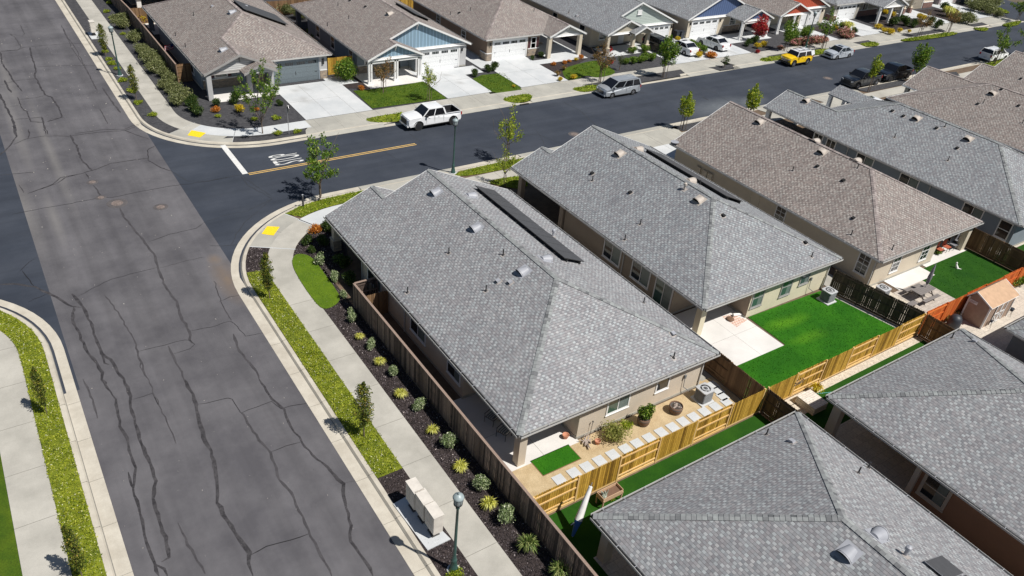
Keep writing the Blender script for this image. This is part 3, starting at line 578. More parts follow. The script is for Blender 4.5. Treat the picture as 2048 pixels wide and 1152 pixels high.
M['gd_tan'] = bricks('tan_garage_door', (0.36,0.32,0.26), (0.35,0.31,0.25), (0.22,0.2,0.16), 3.0, 0.53, 0.5, 0.012)
M['shutter'] = plain('dark_red_shutter', (0.09,0.03,0.035), 0.6); M['lampm'] = plain('black_lamp_metal', (0.02,0.02,0.022), 0.5)
E_ = 2.75; S_ = 0.44; EZ = E_+0.0
class House:
    """plan box x0..x1; y_back eave; depth to the main front eave; d=+1 front towards +y, -1 towards -y.
       back 'hip'; front 'hip' or 'gable'; porch = (side, half width, projection, kind) coplanar with the side slope"""
    def __init__(s, name, label, x0, x1, yb, L, d, front, porch=None, roof='grey', wall='taupe', back='hip', e=E_, slope=S_, notch=None, gut='gut', trim='white', vent='ventm'):
        s.x0, s.x1, s.yb, s.L, s.d, s.front, s.porch, s.e, s.sl, s.back = x0, x1, yb, L, d, front, porch, e, slope, back
        s.W = x1-x0; s.h = slope*s.W/2; s.r = s.W/2; s.vent = vent; s.trim = M[trim]; s.gutm = M[gut]
        s.root = thing(name, label, 'house', (x0+s.r, yb+d*L/2, ZB)); s.wallm = M['st_'+wall]
        s.roofm = M[{'grey':'sh_grey','grey2':'sh_grey2','brown':'sh_brown'}[roof]]; s.capm = M['cap_brown' if roof == 'brown' else 'cap_grey']
        s.mkroof(); s.notch = notch
    def T(s, x, y, z): return Vector((s.x0+x, s.yb+s.d*y, z))     # local plan -> world (x from the west eave, y from the back eave)
    def zx(s, x): return s.e+s.sl*min(x, s.W-x)
    def mkroof(s):
        W, L, r, e, h, T = s.W, s.L, s.r, s.e, s.h, s.T; pl = []; caps = []; eaves = []; rakes = []
        A = T(r, r, e+h) if s.back == 'hip' else T(r, 0, e+h)
        BW, BE = T(0,0,e), T(W,0,e)
        if s.back == 'hip': pl.append([BW, BE, A]); caps += [(BW, A), (BE, A)]; eaves.append((BW, BE))
        F = T(r, L-r, e+h) if s.front == 'hip' else T(r, L, e+h)
        caps.append((A, F)); west = [BW, A, F]; east = [BE, A, F]
        pf = s.porch; side = pf[0] if pf else None; w = pf[1] if pf else 0; pj = pf[2] if pf else 0
        def corner(sd, lst):
            X = (lambda q: q) if sd == 'w' else (lambda q: W-q)
            if side == sd:
                if s.front == 'hip': Mp = T(X(w), L-w, e+s.sl*w); V = T(X(2*w), L, e)
                else: Mp = T(X(w), L, e+s.sl*w); V = T(X(2*w), L-0.4, e)
                Pk = T(X(w), L+pj, e+s.sl*w); C = T(X(0), L+pj, e); C2 = T(X(2*w), L+pj, e)
                lst += [Mp, Pk, C]; caps.append((Mp, Pk)); rakes.extend([(C, Pk), (C2, Pk)]); eaves.append((T(X(0),0,e), C)); eaves.append((V, C2))
                if s.front == 'hip': pl.append([Mp, V, C2, Pk]); caps.append((F, Mp))
                else: pl.append([T(X(w), L-0.4, e+s.sl*w), V, C2, Pk]); rakes.append((Mp, F))
                s.pk = Pk; s.pc = (C, C2); return Mp, V
            C = T(X(0), L, e); lst.append(C); eaves.append((T(X(0),0,e), C))
            if s.front == 'hip': caps.append((F, C))
            else: rakes.append((C, F))
            return C, None
        cw, vw = corner('w', west); ce, ve = corner('e', east); pl += [west, east]
        if s.front == 'hip':
            f = [F, cw]+([vw] if vw else [])+([ve] if ve else [])+[ce]; pl.append(f); eaves.append((vw or cw, ve or ce))
        s.planes = pl; s.rakes = rakes; s.eaves = eaves
        # roof mesh: sheets with thickness
        mb = MB(); th = 0.10
        for p in pl:
            n = (p[1]-p[0]).cross(p[2]-p[0]).normalized()
            if n.z < 0: p.reverse()
            mb.face(p, 0); mb.face([q-Vector((0,0,th)) for q in p][::-1], 1)
        for a, b in eaves+rakes: mb.face([a, b, b-Vector((0,0,th)), a-Vector((0,0,th))], 1)
        s.roof = mb.build('roof', [s.roofm, M['fascia']], s.root)
        # soffit sheets close the eaves from below
        mb = MB(); z = e-0.16; a, b = T(0.05,0.05,z), T(W-0.05,L-0.05,z); mb.sheet([(a.x,a.y),(b.x,a.y),(b.x,b.y),(a.x,b.y)], z)
        if pf:
            X = (lambda q: q) if side == 'w' else (lambda q: W-q); a, b = T(X(0.1), L-0.1, z), T(X(2*w-0.1), L+pj-0.1, z); mb.sheet([(a.x,a.y),(b.x,a.y),(b.x,b.y),(a.x,b.y)], z-0.005)
        mb.build('soffit', s.trim if s.d < 0 else M['fascia'], s.root)
        # ridge and hip caps: overlapping bent tabs
        for a, b in caps:
            mb = MB(); dv = b-a; Ln = dv.length; t = dv/Ln; sd = Vector((-t.y, t.x, 0)).normalized()
            up = t.cross(sd); up = up if up.z > 0 else -up
            slant = 0.30 if abs(t.z) < 1e-3 else 0.235
            n = max(2, int(Ln/0.22)); wdt = 0.17
            for k in range(n):
                p = a+t*(Ln*k/n); q = a+t*(Ln*(k+1)/n+0.015); l0, l1 = 0.034, 0.016
                if b.z < a.z: l0, l1 = l1, l0
                lo = -slant*wdt/0.7
                P0, P1 = p+up*l0, q+up*l1
                for sg in (1, -1):
                    o = sd*sg*wdt+up*lo*0.72
                    mb.mesh([P0, P1, P1+o, P0+o, P0-up*0.03, P0+o-up*0.03], [(0,1,2,3) if sg < 0 else (3,2,1,0), (0,3,5,4)], 0)
            mb.build('ridge_cap', s.capm, s.root)
        # gutters with straps along the eaves, barge boards along the rakes
        mb = MB()
        for a, b in eaves:
            t = (b-a).normalized(); mid = (a+b)/2; ctr = T(r, L/2, e); o = Vector((-t.y, t.x, 0))
            if (mid-ctr).dot(o) < 0: o = -o
            if abs(t.z) > 0.01: continue
            z = Vector((0,0,-0.015)); hh = Vector((0,0,0.055))
            mb.obox(a+o*0.008-hh+z, b+o*0.008-hh+z, o*0.006, hh, 0); mb.obox(a+o*0.16-hh+z, b+o*0.16-hh+z, o*0.008, hh, 0)
            mb.obox(a+o*0.084-hh*2+z, b+o*0.084-hh*2+z, o*0.072, (0,0,0.005), 1)
            Ln = (b-a).length; n = int(Ln/1.15)
            for k in range(n):
                p = a+t*((k+0.5)*Ln/n)-Vector((0,0,0.012)); mb.obox(p, p+o*0.165, t*0.013, (0,0,0.004), 2)
        s.gutter = mb.build('gutter', [s.gutm, M['gut_in'], M['ventm']], s.root)
        if rakes:
            mb = MB()
            for a, b in rakes:
                f = Vector((0, s.d, 0)); mb.obox(a+f*0.02-Vector((0,0,0.09)), b+f*0.02-Vector((0,0,0.09)), f*0.02, (0,0,0.105), 0)
            mb.build('barge_board', s.trim, s.root)
    def hit(s, px, py):
        d = ray(px, py); o = Vector((0,0,CAM_H)); best = None
        for p in s.planes:
            n = (p[1]-p[0]).cross(p[2]-p[0]).normalized(); dn = d.dot(n)
            if abs(dn) < 1e-6: continue
            t = (p[0]-o).dot(n)/dn; q = o+d*t
            if t > 0 and inside(q, p) and (best is None or t < best[0]): best = (t, q, n if n.z > 0 else -n)
        return (best[1], best[2]) if best else (None, None)
    def vents(s, kind, pts):
        for px, py in pts:
            q, n = s.hit(px, py)
            if q is None:      # just beyond the ridge: mirror the nearest visible spot onto the far slope
                for dy in range(1, 26):
                    q, n = s.hit(px, py+dy)
                    if q is not None: break
                if q is None: continue
                xm = s.x0+s.r; q = Vector((2*xm-q.x+.25, q.y, q.z-.11)); n = Vector((-n.x, n.y, n.z))
            dn = Vector((n.x, n.y, 0)).normalized(); fall = (dn-n*dn.dot(n)).normalized(); sd = n.cross(fall); mb = MB(); vm = M[s.vent]
            if kind == 'eyebrow':
                K = 9; r0, r1, ln = 0.36, 0.20, 0.62; a = q+fall*0.27; b = q-fall*0.33; fr, bk = [], []
                for k in range(K):
                    t = math.pi*k/(K-1); fr.append(a+sd*(r0*math.cos(t))+n*(r0*1.0*math.sin(t))); bk.append(b+sd*(r1*math.cos(t))+n*(r1*0.55*math.sin(t)))
                mb.mesh(fr+bk, [(k, k+1, K+k+1, K+k) for k in range(K-1)], 0, True); mb.face(bk[::-1], 0)
                mb.face([p-fall*0.06-n*0.01 for p in fr], 1)
                mb.obox(q+fall*0.42+n*0.006, q-fall*0.45+n*0.006, sd*0.40, n*0.006, 0)
                mb.build('roof_vent', [vm, M['dark']], s.roof)
            elif kind == 'box':
                mb.obox(q+fall*0.2+n*0.006, q-fall*0.2+n*0.006, sd*0.2, n*0.005, 2); mb.obox(q+fall*0.12+n*0.10, q-fall*0.13+n*0.05, sd*0.11, n*0.07, 1 if s.vent == 'vent_tan' else 0)
                mb.obox(q+fall*0.125+n*0.09, q+fall*0.13+n*0.09, sd*0.09, n*0.055, 1); mb.build('roof_vent', [vm, M['dark'], M['flash']], s.roof)
            elif kind == 'turret':
                mb.cyl(q, q+Vector((0,0,0.42)), 0.075, n=10, m=0); mb.cyl(q+Vector((0,0,0.36)), q+Vector((0,0,0.5)), 0.13, 0.12, n=12, m=0); mb.cyl(q+Vector((0,0,0.5)), q+Vector((0,0,0.56)), 0.12, 0.03, n=12, m=0)
                mb.obox(q+fall*0.2+n*0.006, q-fall*0.2+n*0.006, sd*0.2, n*0.005, 1); mb.build('flue_cap', [vm, M['flash']], s.roof)
            else:
                mb.cyl(q-Vector((0,0,0.02)), q+Vector((0,0,0.40)), 0.038, n=8, m=0); mb.cyl(q+n*0.01, q+n*0.05, 0.10, 0.06, n=10, m=0)
                mb.obox(q+fall*0.17+n*0.005, q-fall*0.13+n*0.005, sd*0.13, n*0.004, 1); mb.build('vent_pipe', [M['pipe'], M['flash']], s.roof)
    def solar(s, pts):
        q = [s.hit(*p) for p in pts]; n = q[0][1]
        if n is None: print('solar misses', s.root.name); return
        a, b, c = [v[0] for v in q[:3]]
        y0, y1 = a.y, b.y; xa, xb = min(a.x, c.x), max(a.x, c.x); cnt = max(1, round(abs(y1-y0)/1.02)); mb = MB(); lift = n*0.24; xb += (xb-xa)*0.38
        zf = lambda x: a.z+(x-a.x)*(-n.x/n.z)
        for k in range(cnt):
            ya, yb_ = y0+(y1-y0)*k/cnt, y0+(y1-y0)*(k+1)/cnt-0.02*(1 if y1 > y0 else -1)
            p0, p1 = Vector((xa, (ya+yb_)/2, zf(xa)))+lift, Vector((xb, (ya+yb_)/2, zf(xb)))+lift
            mb.obox(p0, p1, (0, (yb_-ya)/2+.008, 0), n*0.02, 2); mb.obox(p0+n*0.021+(p1-p0)*0.008, p1+n*0.021-(p1-p0)*0.008, (0, (yb_-ya)/2*0.985, 0), n*0.002, 0)
        for x in (xa+0.3, xb-0.3): mb.obox(Vector((x, y0, zf(x)))+n*0.13, Vector((x, y1, zf(x)))+n*0.13, (0.02,0,0), n*0.12, 2)  # near-black rails: shadow beneath the raised panel put into their colour
        mb.build('solar_panel', [M['solar'], M['alu'], M['gut_in']], s.root)
    def walls(s, poly, base=None):
        "poly: wall outline in local (x, y) plan coordinates"
        pts = [s.T(x, y, 0) for x, y in poly]; mb = MB(); mb.prism(pts, ZB-0.05, s.e-0.17, 0); s.wall = mb.build('wall', s.wallm, s.root)
        mb = MB(); n = len(pts); z1 = 0.32 if base is None else base[1]
        cx = sum(p.x for p in pts)/n; 
        for i in range(n):
            a, b = pts[i], pts[(i+1) % n]; t = (b-a).normalized(); o = Vector((t.y, -t.x, 0))
            ar = sum(pts[k].x*pts[(k+1)%n].y-pts[(k+1)%n].x*pts[k].y for k in range(n))
            if ar < 0: o = -o
            if base is None: mb.obox(a+o*0.012+Vector((0,0,ZB+0.08)), b+o*0.012+Vector((0,0,ZB+0.08)), o*0.01, (0,0,0.08), 0)
        if base is None: mb.build('foundation', M['apron'], s.root)
    def window(s, x, y, wd, hh, z, face, mull='v', frame='vinyl', pane='glass', wide=0.09, shutters=False):
        "centre of the window on a wall face ('w','e','f','b'), local plan coordinates"
        c = s.T(x, y, ZB+z); D = {'w': Vector((-1,0,0)), 'e': Vector((1,0,0)), 'f': Vector((0,s.d,0)), 'b': Vector((0,-s.d,0))}[face]
        t = Vector((-D.y, D.x, 0)); up = Vector((0,0,1)); mb = MB(); a = wd/2; b = hh/2; fw = wide
        for sg in (-1, 1):
            mb.obox(c+t*sg*(a+fw/2)-up*(b+fw), c+t*sg*(a+fw/2)+up*(b+fw), t*fw/2, D*0.045, 0)
            mb.obox(c-t*a+up*sg*(b+fw/2), c+t*a+up*sg*(b+fw/2), up*fw/2, D*0.043, 0)
        mb.obox(c-t*(a+fw+0.03)-up*(b+fw+0.03), c+t*(a+fw+0.03)-up*(b+fw+0.03), up*0.03, D*0.075, 0)
        if mull in ('v', 'x'): mb.obox(c-up*b, c+up*b, t*0.028, D*0.035, 0)
        if mull in ('h', 'x', 'g'): mb.obox(c-t*a, c+t*a, up*0.028, D*0.033, 0)
        if mull == 'g':
            for k in (-0.5, 0.5): mb.obox(c-t*a+up*b*k, c+t*a+up*b*k, up*0.016, D*0.031, 0)
            mb.obox(c-up*b, c+up*b, t*0.016, D*0.03, 0)
        wn = mb.build('window', M[frame], s.root); mb = MB(); mb.obox(c-t*a+D*0.014, c+t*a+D*0.014, up*b, D*0.006, 0)
        mb.build('pane', M[pane], wn)
        if pane == 'glass_g' or wd > 1.0:
            mb = MB(); mb.obox(c+t*a*0.10+D*0.0215, c+t*a*0.95+D*0.0215, up*b*0.97, D*0.001, 0)
            mb.build('insect_screen', M['screen'], wn)
        if shutters:
            for sg in (-1, 1):
                mb = MB(); q = c+t*sg*(a+fw+0.22); mb.obox(q-up*(b+.03), q+up*(b+.03), t*0.17, D*0.03, 0)
                for k in range(12): mb.obox(q-up*(b-.08)+up*(2*b-.16)*k/11-t*.13+D*.03, q-up*(b-.08)+up*(2*b-.16)*k/11+t*.13+D*.03, up*0.02, D*0.008, 0)
                mb.build('shutter', M['shutter'], s.root)
    def column(s, x, y, w=0.4, m='white', base=None, twin=False, name='porch_post'):
        c = s.T(x, y, ZB); mb = MB(); z1 = s.e-0.17
        if twin:
            for sg in (-1, 1): mb.box((c.x+sg*0.14-0.09, c.y-0.12, c.z), (c.x+sg*0.14+0.09, c.y+0.12, z1), 0)
            mb.box((c.x-0.28, c.y-0.17, c.z), (c.x+0.28, c.y+0.17, c.z+0.22), 0); mb.box((c.x-0.27, c.y-0.16, z1-0.12), (c.x+0.27, c.y+0.16, z1-0.002), 0)
        else: mb.box((c.x-w/2, c.y-w/2, c.z), (c.x+w/2, c.y+w/2, z1), 0)
        if base:
            hb = 0.85; mb.box((c.x-w/2-.09, c.y-w/2-.09, c.z), (c.x+w/2+.09, c.y+w/2+.09, c.z+hb), 1); mb.box((c.x-w/2-.12, c.y-w/2-.12, c.z+hb), (c.x+w/2+.12, c.y+w/2+.12, c.z+hb+.07), 0)
        mb.build(name, [M[m], M[base] if base else M['white']], s.root)
    def beam(s, x0, y0, x1, y1, m, hgt=0.3):
        a, b = s.T(x0, y0, s.e-0.17-hgt/2), s.T(x1, y1, s.e-0.17-hgt/2); t = (b-a).normalized(); mb = MB()
        mb.obox(a, b, Vector((-t.y, t.x, 0))*0.12, (0,0,hgt/2-.002), 0); mb.build('beam', M[m], s.root)
    def garage(s, xa, xb, y, door='gd_white', ht=2.2, lights=True):
        a, b = s.T(xa, y, ZB), s.T(xb, y, ZB); f = Vector((0, s.d, 0)); mb = MB()
        mb.box((a.x, a.y-0.02, ZB), (b.x, a.y+s.d*0.03, ZB+ht), 0); g = mb.build('garage_door', M[door], s.root)
        n = 4; w = (b.x-a.x)/n
        for k in range(n):
            mb = MB()
            for j in range(4):
                x = a.x+w*k+w*0.14+j*w*0.72/4; yy = a.y+s.d*0.034
                mb.box((x, yy-.004, ZB+ht-0.42), (x+w*0.72/4-0.03, yy+.004, ZB+ht-0.14), 0)
            mb.build('door_light', M['glass'], g)
        mb = MB(); x = (a.x+b.x)/2; mb.box((x-.02, a.y+s.d*0.03, ZB+0.75), (x+.02, a.y+s.d*0.06, ZB+1.1)); 
        for sg in (a.x+.15, b.x-.4): mb.box((sg, a.y+s.d*0.03, ZB+0.85), (sg+.25, a.y+s.d*0.045, ZB+0.9))
        mb.build('handle', M['lampm'], g)
        mb = MB(); q = 0.14
        mb.box((a.x-q, a.y, ZB), (a.x-.002, a.y+s.d*0.07, ZB+ht+q)); mb.box((b.x+.002, a.y, ZB), (b.x+q, a.y+s.d*0.07, ZB+ht+q)); mb.box((a.x-.002, a.y, ZB+ht+.002), (b.x+.002, a.y+s.d*0.068, ZB+ht+q))
        mb.build('door_frame', M['white'] if door != 'gd_slate' else M['st_bluegrey'], s.root)
        if lights:
            for lx in (xa-0.42, xb+0.42):
                p = s.T(lx, y, ZB+1.95); mb = MB(); mb.box((p.x-.07, p.y, p.z-.1), (p.x+.07, p.y+s.d*.05, p.z+.1)); mb.cyl((p.x, p.y+s.d*.13, p.z-.16), (p.x, p.y+s.d*.13, p.z+.16), .07, .1, 8); mb.build('wall_lamp', M['lampm'], s.root)
    def gable(s, kind, m, y=None, trimz=True):
        "triangular front wall: 'main' full width or 'porch'"
        if kind == 'main': a, b, t = s.T(0.1, 0, 0), s.T(s.W-0.1, 0, 0), s.r; ht = s.h-0.1; yy = s.T(0, s.L-0.35, 0).y
        else: a, b = s.pc; t = s.porch[1]; ht = s.sl*t-0.06; yy = s.pc[0].y-s.d*(0.35 if y is None else y)
        xa, xb = sorted((a.x, b.x)); xa += 0.45 if kind == 'main' else 0.2; xb -= 0.45 if kind == 'main' else 0.2; xm = (xa+xb)/2; z0 = s.e-0.17
        h = ht; mb = MB(); th = 0.12
        sl = s.sl; zp = s.e+sl*((xb-xa)/2)+ (0.1 if kind=='main' else 0.0)
        fr = [Vector((xa, yy, z0)), Vector((xb, yy, z0)), Vector((xb, yy, s.e-0.02)), Vector((xm, yy, zp)), Vector((xa, yy, s.e-0.02))]
        mb.face(fr, 0); mb.face([p-Vector((0, s.d*th, 0)) for p in fr][::-1], 0); g = mb.build('gable_wall', M[m], s.root)
        if trimz:
            mb = MB(); mb.box((xa, yy, z0-0.02), (xb, yy+s.d*0.05, z0+0.22)); mb.build('gable_trim', s.trim, s.root)
            mb = MB(); mb.box((xm-.05, yy, zp-0.75), (xm+.05, yy+s.d*.06, zp-0.12)); mb.obox((xm, yy+s.d*.05, zp-0.6), (xm, yy+s.d*.33, zp-0.2), (.04,0,0), (0,.03,.03)); mb.build('gable_bracket', s.trim, s.root)
    def stonebase(s, pts, z=0.95, m='stone', capm='white'):
        for (xa, ya, xb, yb_) in pts:
            mb = MB(); a, b = s.T(xa, ya, ZB), s.T(xb, yb_, ZB); t = (b-a).normalized(); o = Vector((-t.y, t.x, 0))*0.07
            mb.obox(a+Vector((0,0,z/2)), b+Vector((0,0,z/2)), o, (0,0,z/2), 0); mb.obox(a+Vector((0,0,z+.04)), b+Vector((0,0,z+.04)), o*1.35, (0,0,.04), 1)
            mb.build('stone_base', [M[m], M[capm]], s.root)
    def door(s, x, y, face='f', m='lampm', wd=0.95):
        c = s.T(x, y, ZB); D = {'f': s.d, 'b': -s.d}[face]; mb = MB(); mb.box((c.x-wd/2, c.y, ZB), (c.x+wd/2, c.y+D*.05, ZB+2.1)); o = mb.build('front_door', M[m], s.root)
M['screen'] = plain('pale_blind_behind_glass', (0.16,0.20,0.19), 0.25, var=0.1)
IN = 0.45
# ---------------------------------------------------------------- row south of the side street, seen from behind
H1 = House('house', 'grey-roofed beige corner house nearest the camera, long fence along the old road beside it', 17.49, 31.29, 21.6, 22.05, 1, 'gable', ('w', 3.52, 1.95), 'grey', 'beige', vent='ventm')
H1.walls([(4.2,0.4),(13.35,0.4),(13.35,21.7),(7.0,21.7),(7.0,19.2),(0.45,19.2),(0.45,6.0),(4.2,6.0)])
H1.gable('main', 'st_beige', trimz=False); H1.gable('porch', 'st_beige', trimz=False)
H1.column(0.55, 0.5, 0.46, 'st_beige', name='patio_post'); H1.beam(0.5, 0.5, 4.2, 0.5, 'st_beige', 0.22); H1.beam(0.5, 0.5, 0.5, 6.0, 'st_beige', 0.22)
H1.column(0.5, 23.6, 0.4, 'st_beige', 'stone'); H1.column(3.6, 23.6, 0.4, 'st_beige', 'stone'); H1.column(6.6, 23.6, 0.4, 'st_beige', 'stone')
H1.window(6.86, 0.4, 1.45, 1.15, 1.55, 'b', 'v', pane='glass_g'); H1.window(10.1, 0.4, 0.85, 0.8, 1.5, 'b', '')
H1.window(4.2, 3.4, 1.5, 1.3, 1.5, 'w', 'v'); H1.window(0.45, 11.25, 1.75, 1.3, 1.5, 'w', 'v'); H1.window(0.45, 7.0, 1.3, 1.3, 1.5, 'w', 'h'); H1.window(0.45, 17.2, 1.9, 1.4, 1.5, 'w', 'v')
H1.vents('eyebrow', [c4(1378,395), c4(1612,603), c7(1303,-20), c4(1585,415), c4(2020,785)]); H1.vents('box', [c4(1745,915), c4(1815,922)]); H1.vents('box', [c8(425,345)])
H1.vents('pipe', [c4(1455,750), c4(1773,760), c4(1213,980), c4(1672,970), c5(840,1040), c8(430,485)]); H1.vents('turret', [c5(310,650)])
H1.solar([c5(-155,372), c5(318,790), c5(435,800)])
H2 = House('house', 'grey-roofed tan house second from the old road, with a bright green back lawn', 33.72, 47.3, 25.15, 20.4, 1, 'gable', ('w', 2.85, 1.3), 'grey2', 'tan', vent='vent_tan')
H2.wallm = M['st_tan']
H2.walls([(5.0,0.4),(13.1,0.4),(13.1,18.3),(7,18.3),(7,14.9),(0.45,14.9),(0.45,3.0),(5.0,3.0)])
mb = MB(); mb.box((38.74,25.52,ZB),(46.83,25.545,2.57)); mb.build('back_wall', M['st_cream'], H2.root)
H2.gable('main', 'st_tan', trimz=False); H2.gable('porch', 'st_tan', trimz=False)
H2.column(0.6, 0.6, 0.46, 'st_cream', name='patio_post'); H2.column(0.6, 20.9, 0.42, 'st_tan', name='porch_post'); H2.column(0.5, 15.2, 0.42, 'st_tan', name='porch_post')
H2.window(0.45, 9.25, 1.7, 1.4, 1.5, 'w', 'v', 'vinyl'); H2.window(0.45, 6.2, 1.7, 1.4, 1.5, 'w', 'v', 'vinyl'); H2.window(0.45, 3.9, 1.5, 2.0, 1.2, 'w', 'v', pane='glass_g')
H2.window(5.7, 0.36, 0.95, 1.35, 1.5, 'b', 'h', 'fascia', 'glass_g'); H2.window(8.6, 0.36, 0.95, 1.35, 1.5, 'b', 'h', 'fascia', 'glass_g'); H2.window(10.45, 0.36, 0.85, 0.95, 1.7, 'b', 'h', 'fascia', 'glass_g')
H2.vents('eyebrow', [c5(698,170), c5(1163,440), c5(1115,328), c5(808,143)]); H2.vents('box', [c5(540,285), c5(762,397), c5(1303,532), c5(1783,690)]); H2.vents('pipe', [c5(540,325), c5(820,580), c5(730,670), c5(1822,770), c5(1168,350)]); H2.vents('turret', [c5(1078,378)])
H2.solar([c5(838,152), c5(1380,455), c5(1395,462)])
H3 = House('house', 'brown-roofed beige house behind a patio with a grey picnic table', 49.65, 62.95, 23.55, 21.7, 1, 'gable', None, 'brown', 'sand', vent='vent_tan')
H3.walls([(0.45,0.4),(8.4,0.4),(8.4,3.0),(12.85,3.0),(12.85,21.3),(0.45,21.3)]); H3.gable('main', 'st_sand', trimz=False)
H3.column(12.7, 0.5, 0.5, 'st_sand', name='patio_post')
for x in (3.1, 6.85): H3.window(x, 0.4, 0.85, 1.5, 1.45, 'b', 'g', 'white')
H3.window(0.45, 1.4, 0.85, 1.5, 1.45, 'w', 'g', 'white'); H3.window(0.45, 9.2, 0.85, 1.4, 1.5, 'w', 'g', 'white'); H3.window(0.45, 11.9, 0.8, 1.2, 1.5, 'w', '', 'st_sand', 'st_sand')
for yy in (18.3, 17.5, 16.9):
    q = H3.T(0.45, yy, ZB+1.3); mb = MB(); mb.box((q.x-0.16, q.y-.3, q.z-.45), (q.x, q.y+.2, q.z+.45)); mb.build('meter_box', M['st_sand'], H3.root)
H3.vents('eyebrow', [c3(770,590), c3(1072,735), c3(1030,670), c3(1228,765)]); H3.vents('box', [c3(1050,805), c3(1175,873), c6(968,275), c6(905,37)]); H3.vents('pipe', [c3(930,825), c3(1243,812), c6(955,378), c6(1213,472)])
mb = MB(); q = H3.T(0.3, 21.2, 2.9); mb.lathe((q.x-.25, q.y+.1, q.z), [(0.02,0),(0.25,0.04),(0.38,0.12)], 14); mb.cyl((q.x, q.y, q.z-.3), (q.x-.25, q.y+.1, q.z), .03, n=6); mb.build('satellite_dish', M['ventm'], H3.root)
H4 = House('house', 'cool grey-roofed slate house fourth from the old road, dark wall facing the brown roof', 65.45, 79.05, 21.7, 23.5, 1, 'hip', ('w', 3.1, 3.1), 'grey2', 'bluegrey', vent='vent_tan')
H4.walls([(0.45,0.4),(13.1,0.4),(13.1,23.1),(6.3,23.1),(6.3,20.5),(0.45,20.5)]); H4.gable('porch', 'st_bluegrey', trimz=False)
H4.column(0.5, 26.2, 0.42, 'white'); H4.column(5.6, 26.2, 0.42, 'white')
for yy, ww in ((22.6,0.9),(14.6,1.7),(10.0,1.7),(4.0,1.6),(18.4,0.9)): H4.window(0.45, min(yy, 19.9), ww, 1.4, 1.5, 'w', 'v')
H4.window(0.45, 1.2, 0.9, 1.4, 1.5, 'w', 'h')
H4.vents('eyebrow', [c3(997,487), c3(1528,573), c3(1777,672)]); H4.vents('box', [c3(1412,537), c3(1465,562), c3(1625,620), c3(1725,717)]); H4.vents('pipe', [c3(1665,612), c3(1423,663), c3(1680,775)])
mb = MB(); 
a = [H4.T(10.2, 23.4, 0), H4.T(13.6, 23.4, 0), H4.T(13.6, 26.6, 0), H4.T(10.2, 26.6, 0)]; zr = E_+0.75; xm = (a[0].x+a[1].x)/2
W0, W1, F0, F1 = Vector((a[0].x,a[0].y-1.5,E_)), Vector((a[1].x,a[1].y-1.5,E_)), Vector((a[3].x,a[3].y,E_)), Vector((a[2].x,a[2].y,E_)); K0, K1 = Vector((xm,a[0].y-1.5,zr)), Vector((xm,a[2].y,zr))
for f in ([W0,K0,K1,F0],[W1,F1,K1,K0]):
    mb.face(f, 0); mb.face([p-Vector((0,0,.1)) for p in f][::-1], 1)
mb.face([F0,F1,K1], 1); mb.build('roof_extension', [M['sh_grey2'], M['white']], H4.root); H4.column(10.5, 26.3, 0.35, 'white'); H4.column(13.3, 26.3, 0.35, 'white')
H5 = House('house', 'large brown-roofed house at the right edge with a projecting front gable near the black pickup', 81.5, 95.15, 18.3, 26.6, 1, 'hip', ('e', 3.9, 2.0), 'brown', 'greige', vent='vent_tan', gut='white')
H5.walls([(0.45,0.4),(13.2,0.4),(13.2,26.2),(0.45,26.2)]); H5.gable('porch', 'st_greige', trimz=False); H5.column(6.3, 28.1, 0.42, 'st_greige'); H5.column(13.2, 28.1, 0.42, 'st_greige')
H5.vents('eyebrow', [c3(1895,452)]); H5.vents('box', [c3(1940,432), c3(1825,503), c3(2022,512)]); H5.vents('pipe', [c3(1850,498), c3(2040,595)])
H6 = House('house', 'brown-roofed house in the top right corner behind the maroon car', 97.4, 111.2, 20.0, 24.0, 1, 'gable', ('w', 3.3, 1.4), 'brown', 'greige', vent='vent_tan')
H6.walls([(0.45,0.4),(13.3,0.4),(13.3,23.5),(0.45,23.5)]); H6.gable('main', 'st_greige', trimz=False); H6.gable('porch', 'st_greige', trimz=False); H6.column(0.5, 25.0, 0.42, 'st_greige')
H6.vents('box', [z5(2022,663)])
H7 = House('house', 'brown-roofed house beyond the top right corner house, only its edge showing', 113.4, 127, 20.0, 24.0, 1, 'gable', None, 'brown', 'sand'); H7.walls([(0.45,0.4),(13.1,0.4),(13.1,23.5),(0.45,23.5)])
def downspout(H, x, y, sx=0, sy=0):
    a = H.T(x, y, 0); mb = MB(); b = Vector((a.x+sx*.35, a.y+sy*.35, 0)); mb.obox((a.x,a.y,ZB+.05), (a.x,a.y,2.3), (.035,0,0), (0,.03,0)); mb.obox((a.x,a.y,2.3), (b.x,b.y,2.62), (.03,0,0), (0,.03,0)); mb.build('downspout', M['gut'], H.root)
downspout(H1, 13.2, .34, 0, -1); downspout(H1, .39, 12.9, -1); downspout(H1, .39, 19.0, -1); downspout(H2, .39, 8.0, -1); downspout(H2, 13.0, .30, 0, -1); downspout(H3, .39, .5, -1); downspout(H4, .39, 8, -1); downspout(H4, .39, 16.5, -1)
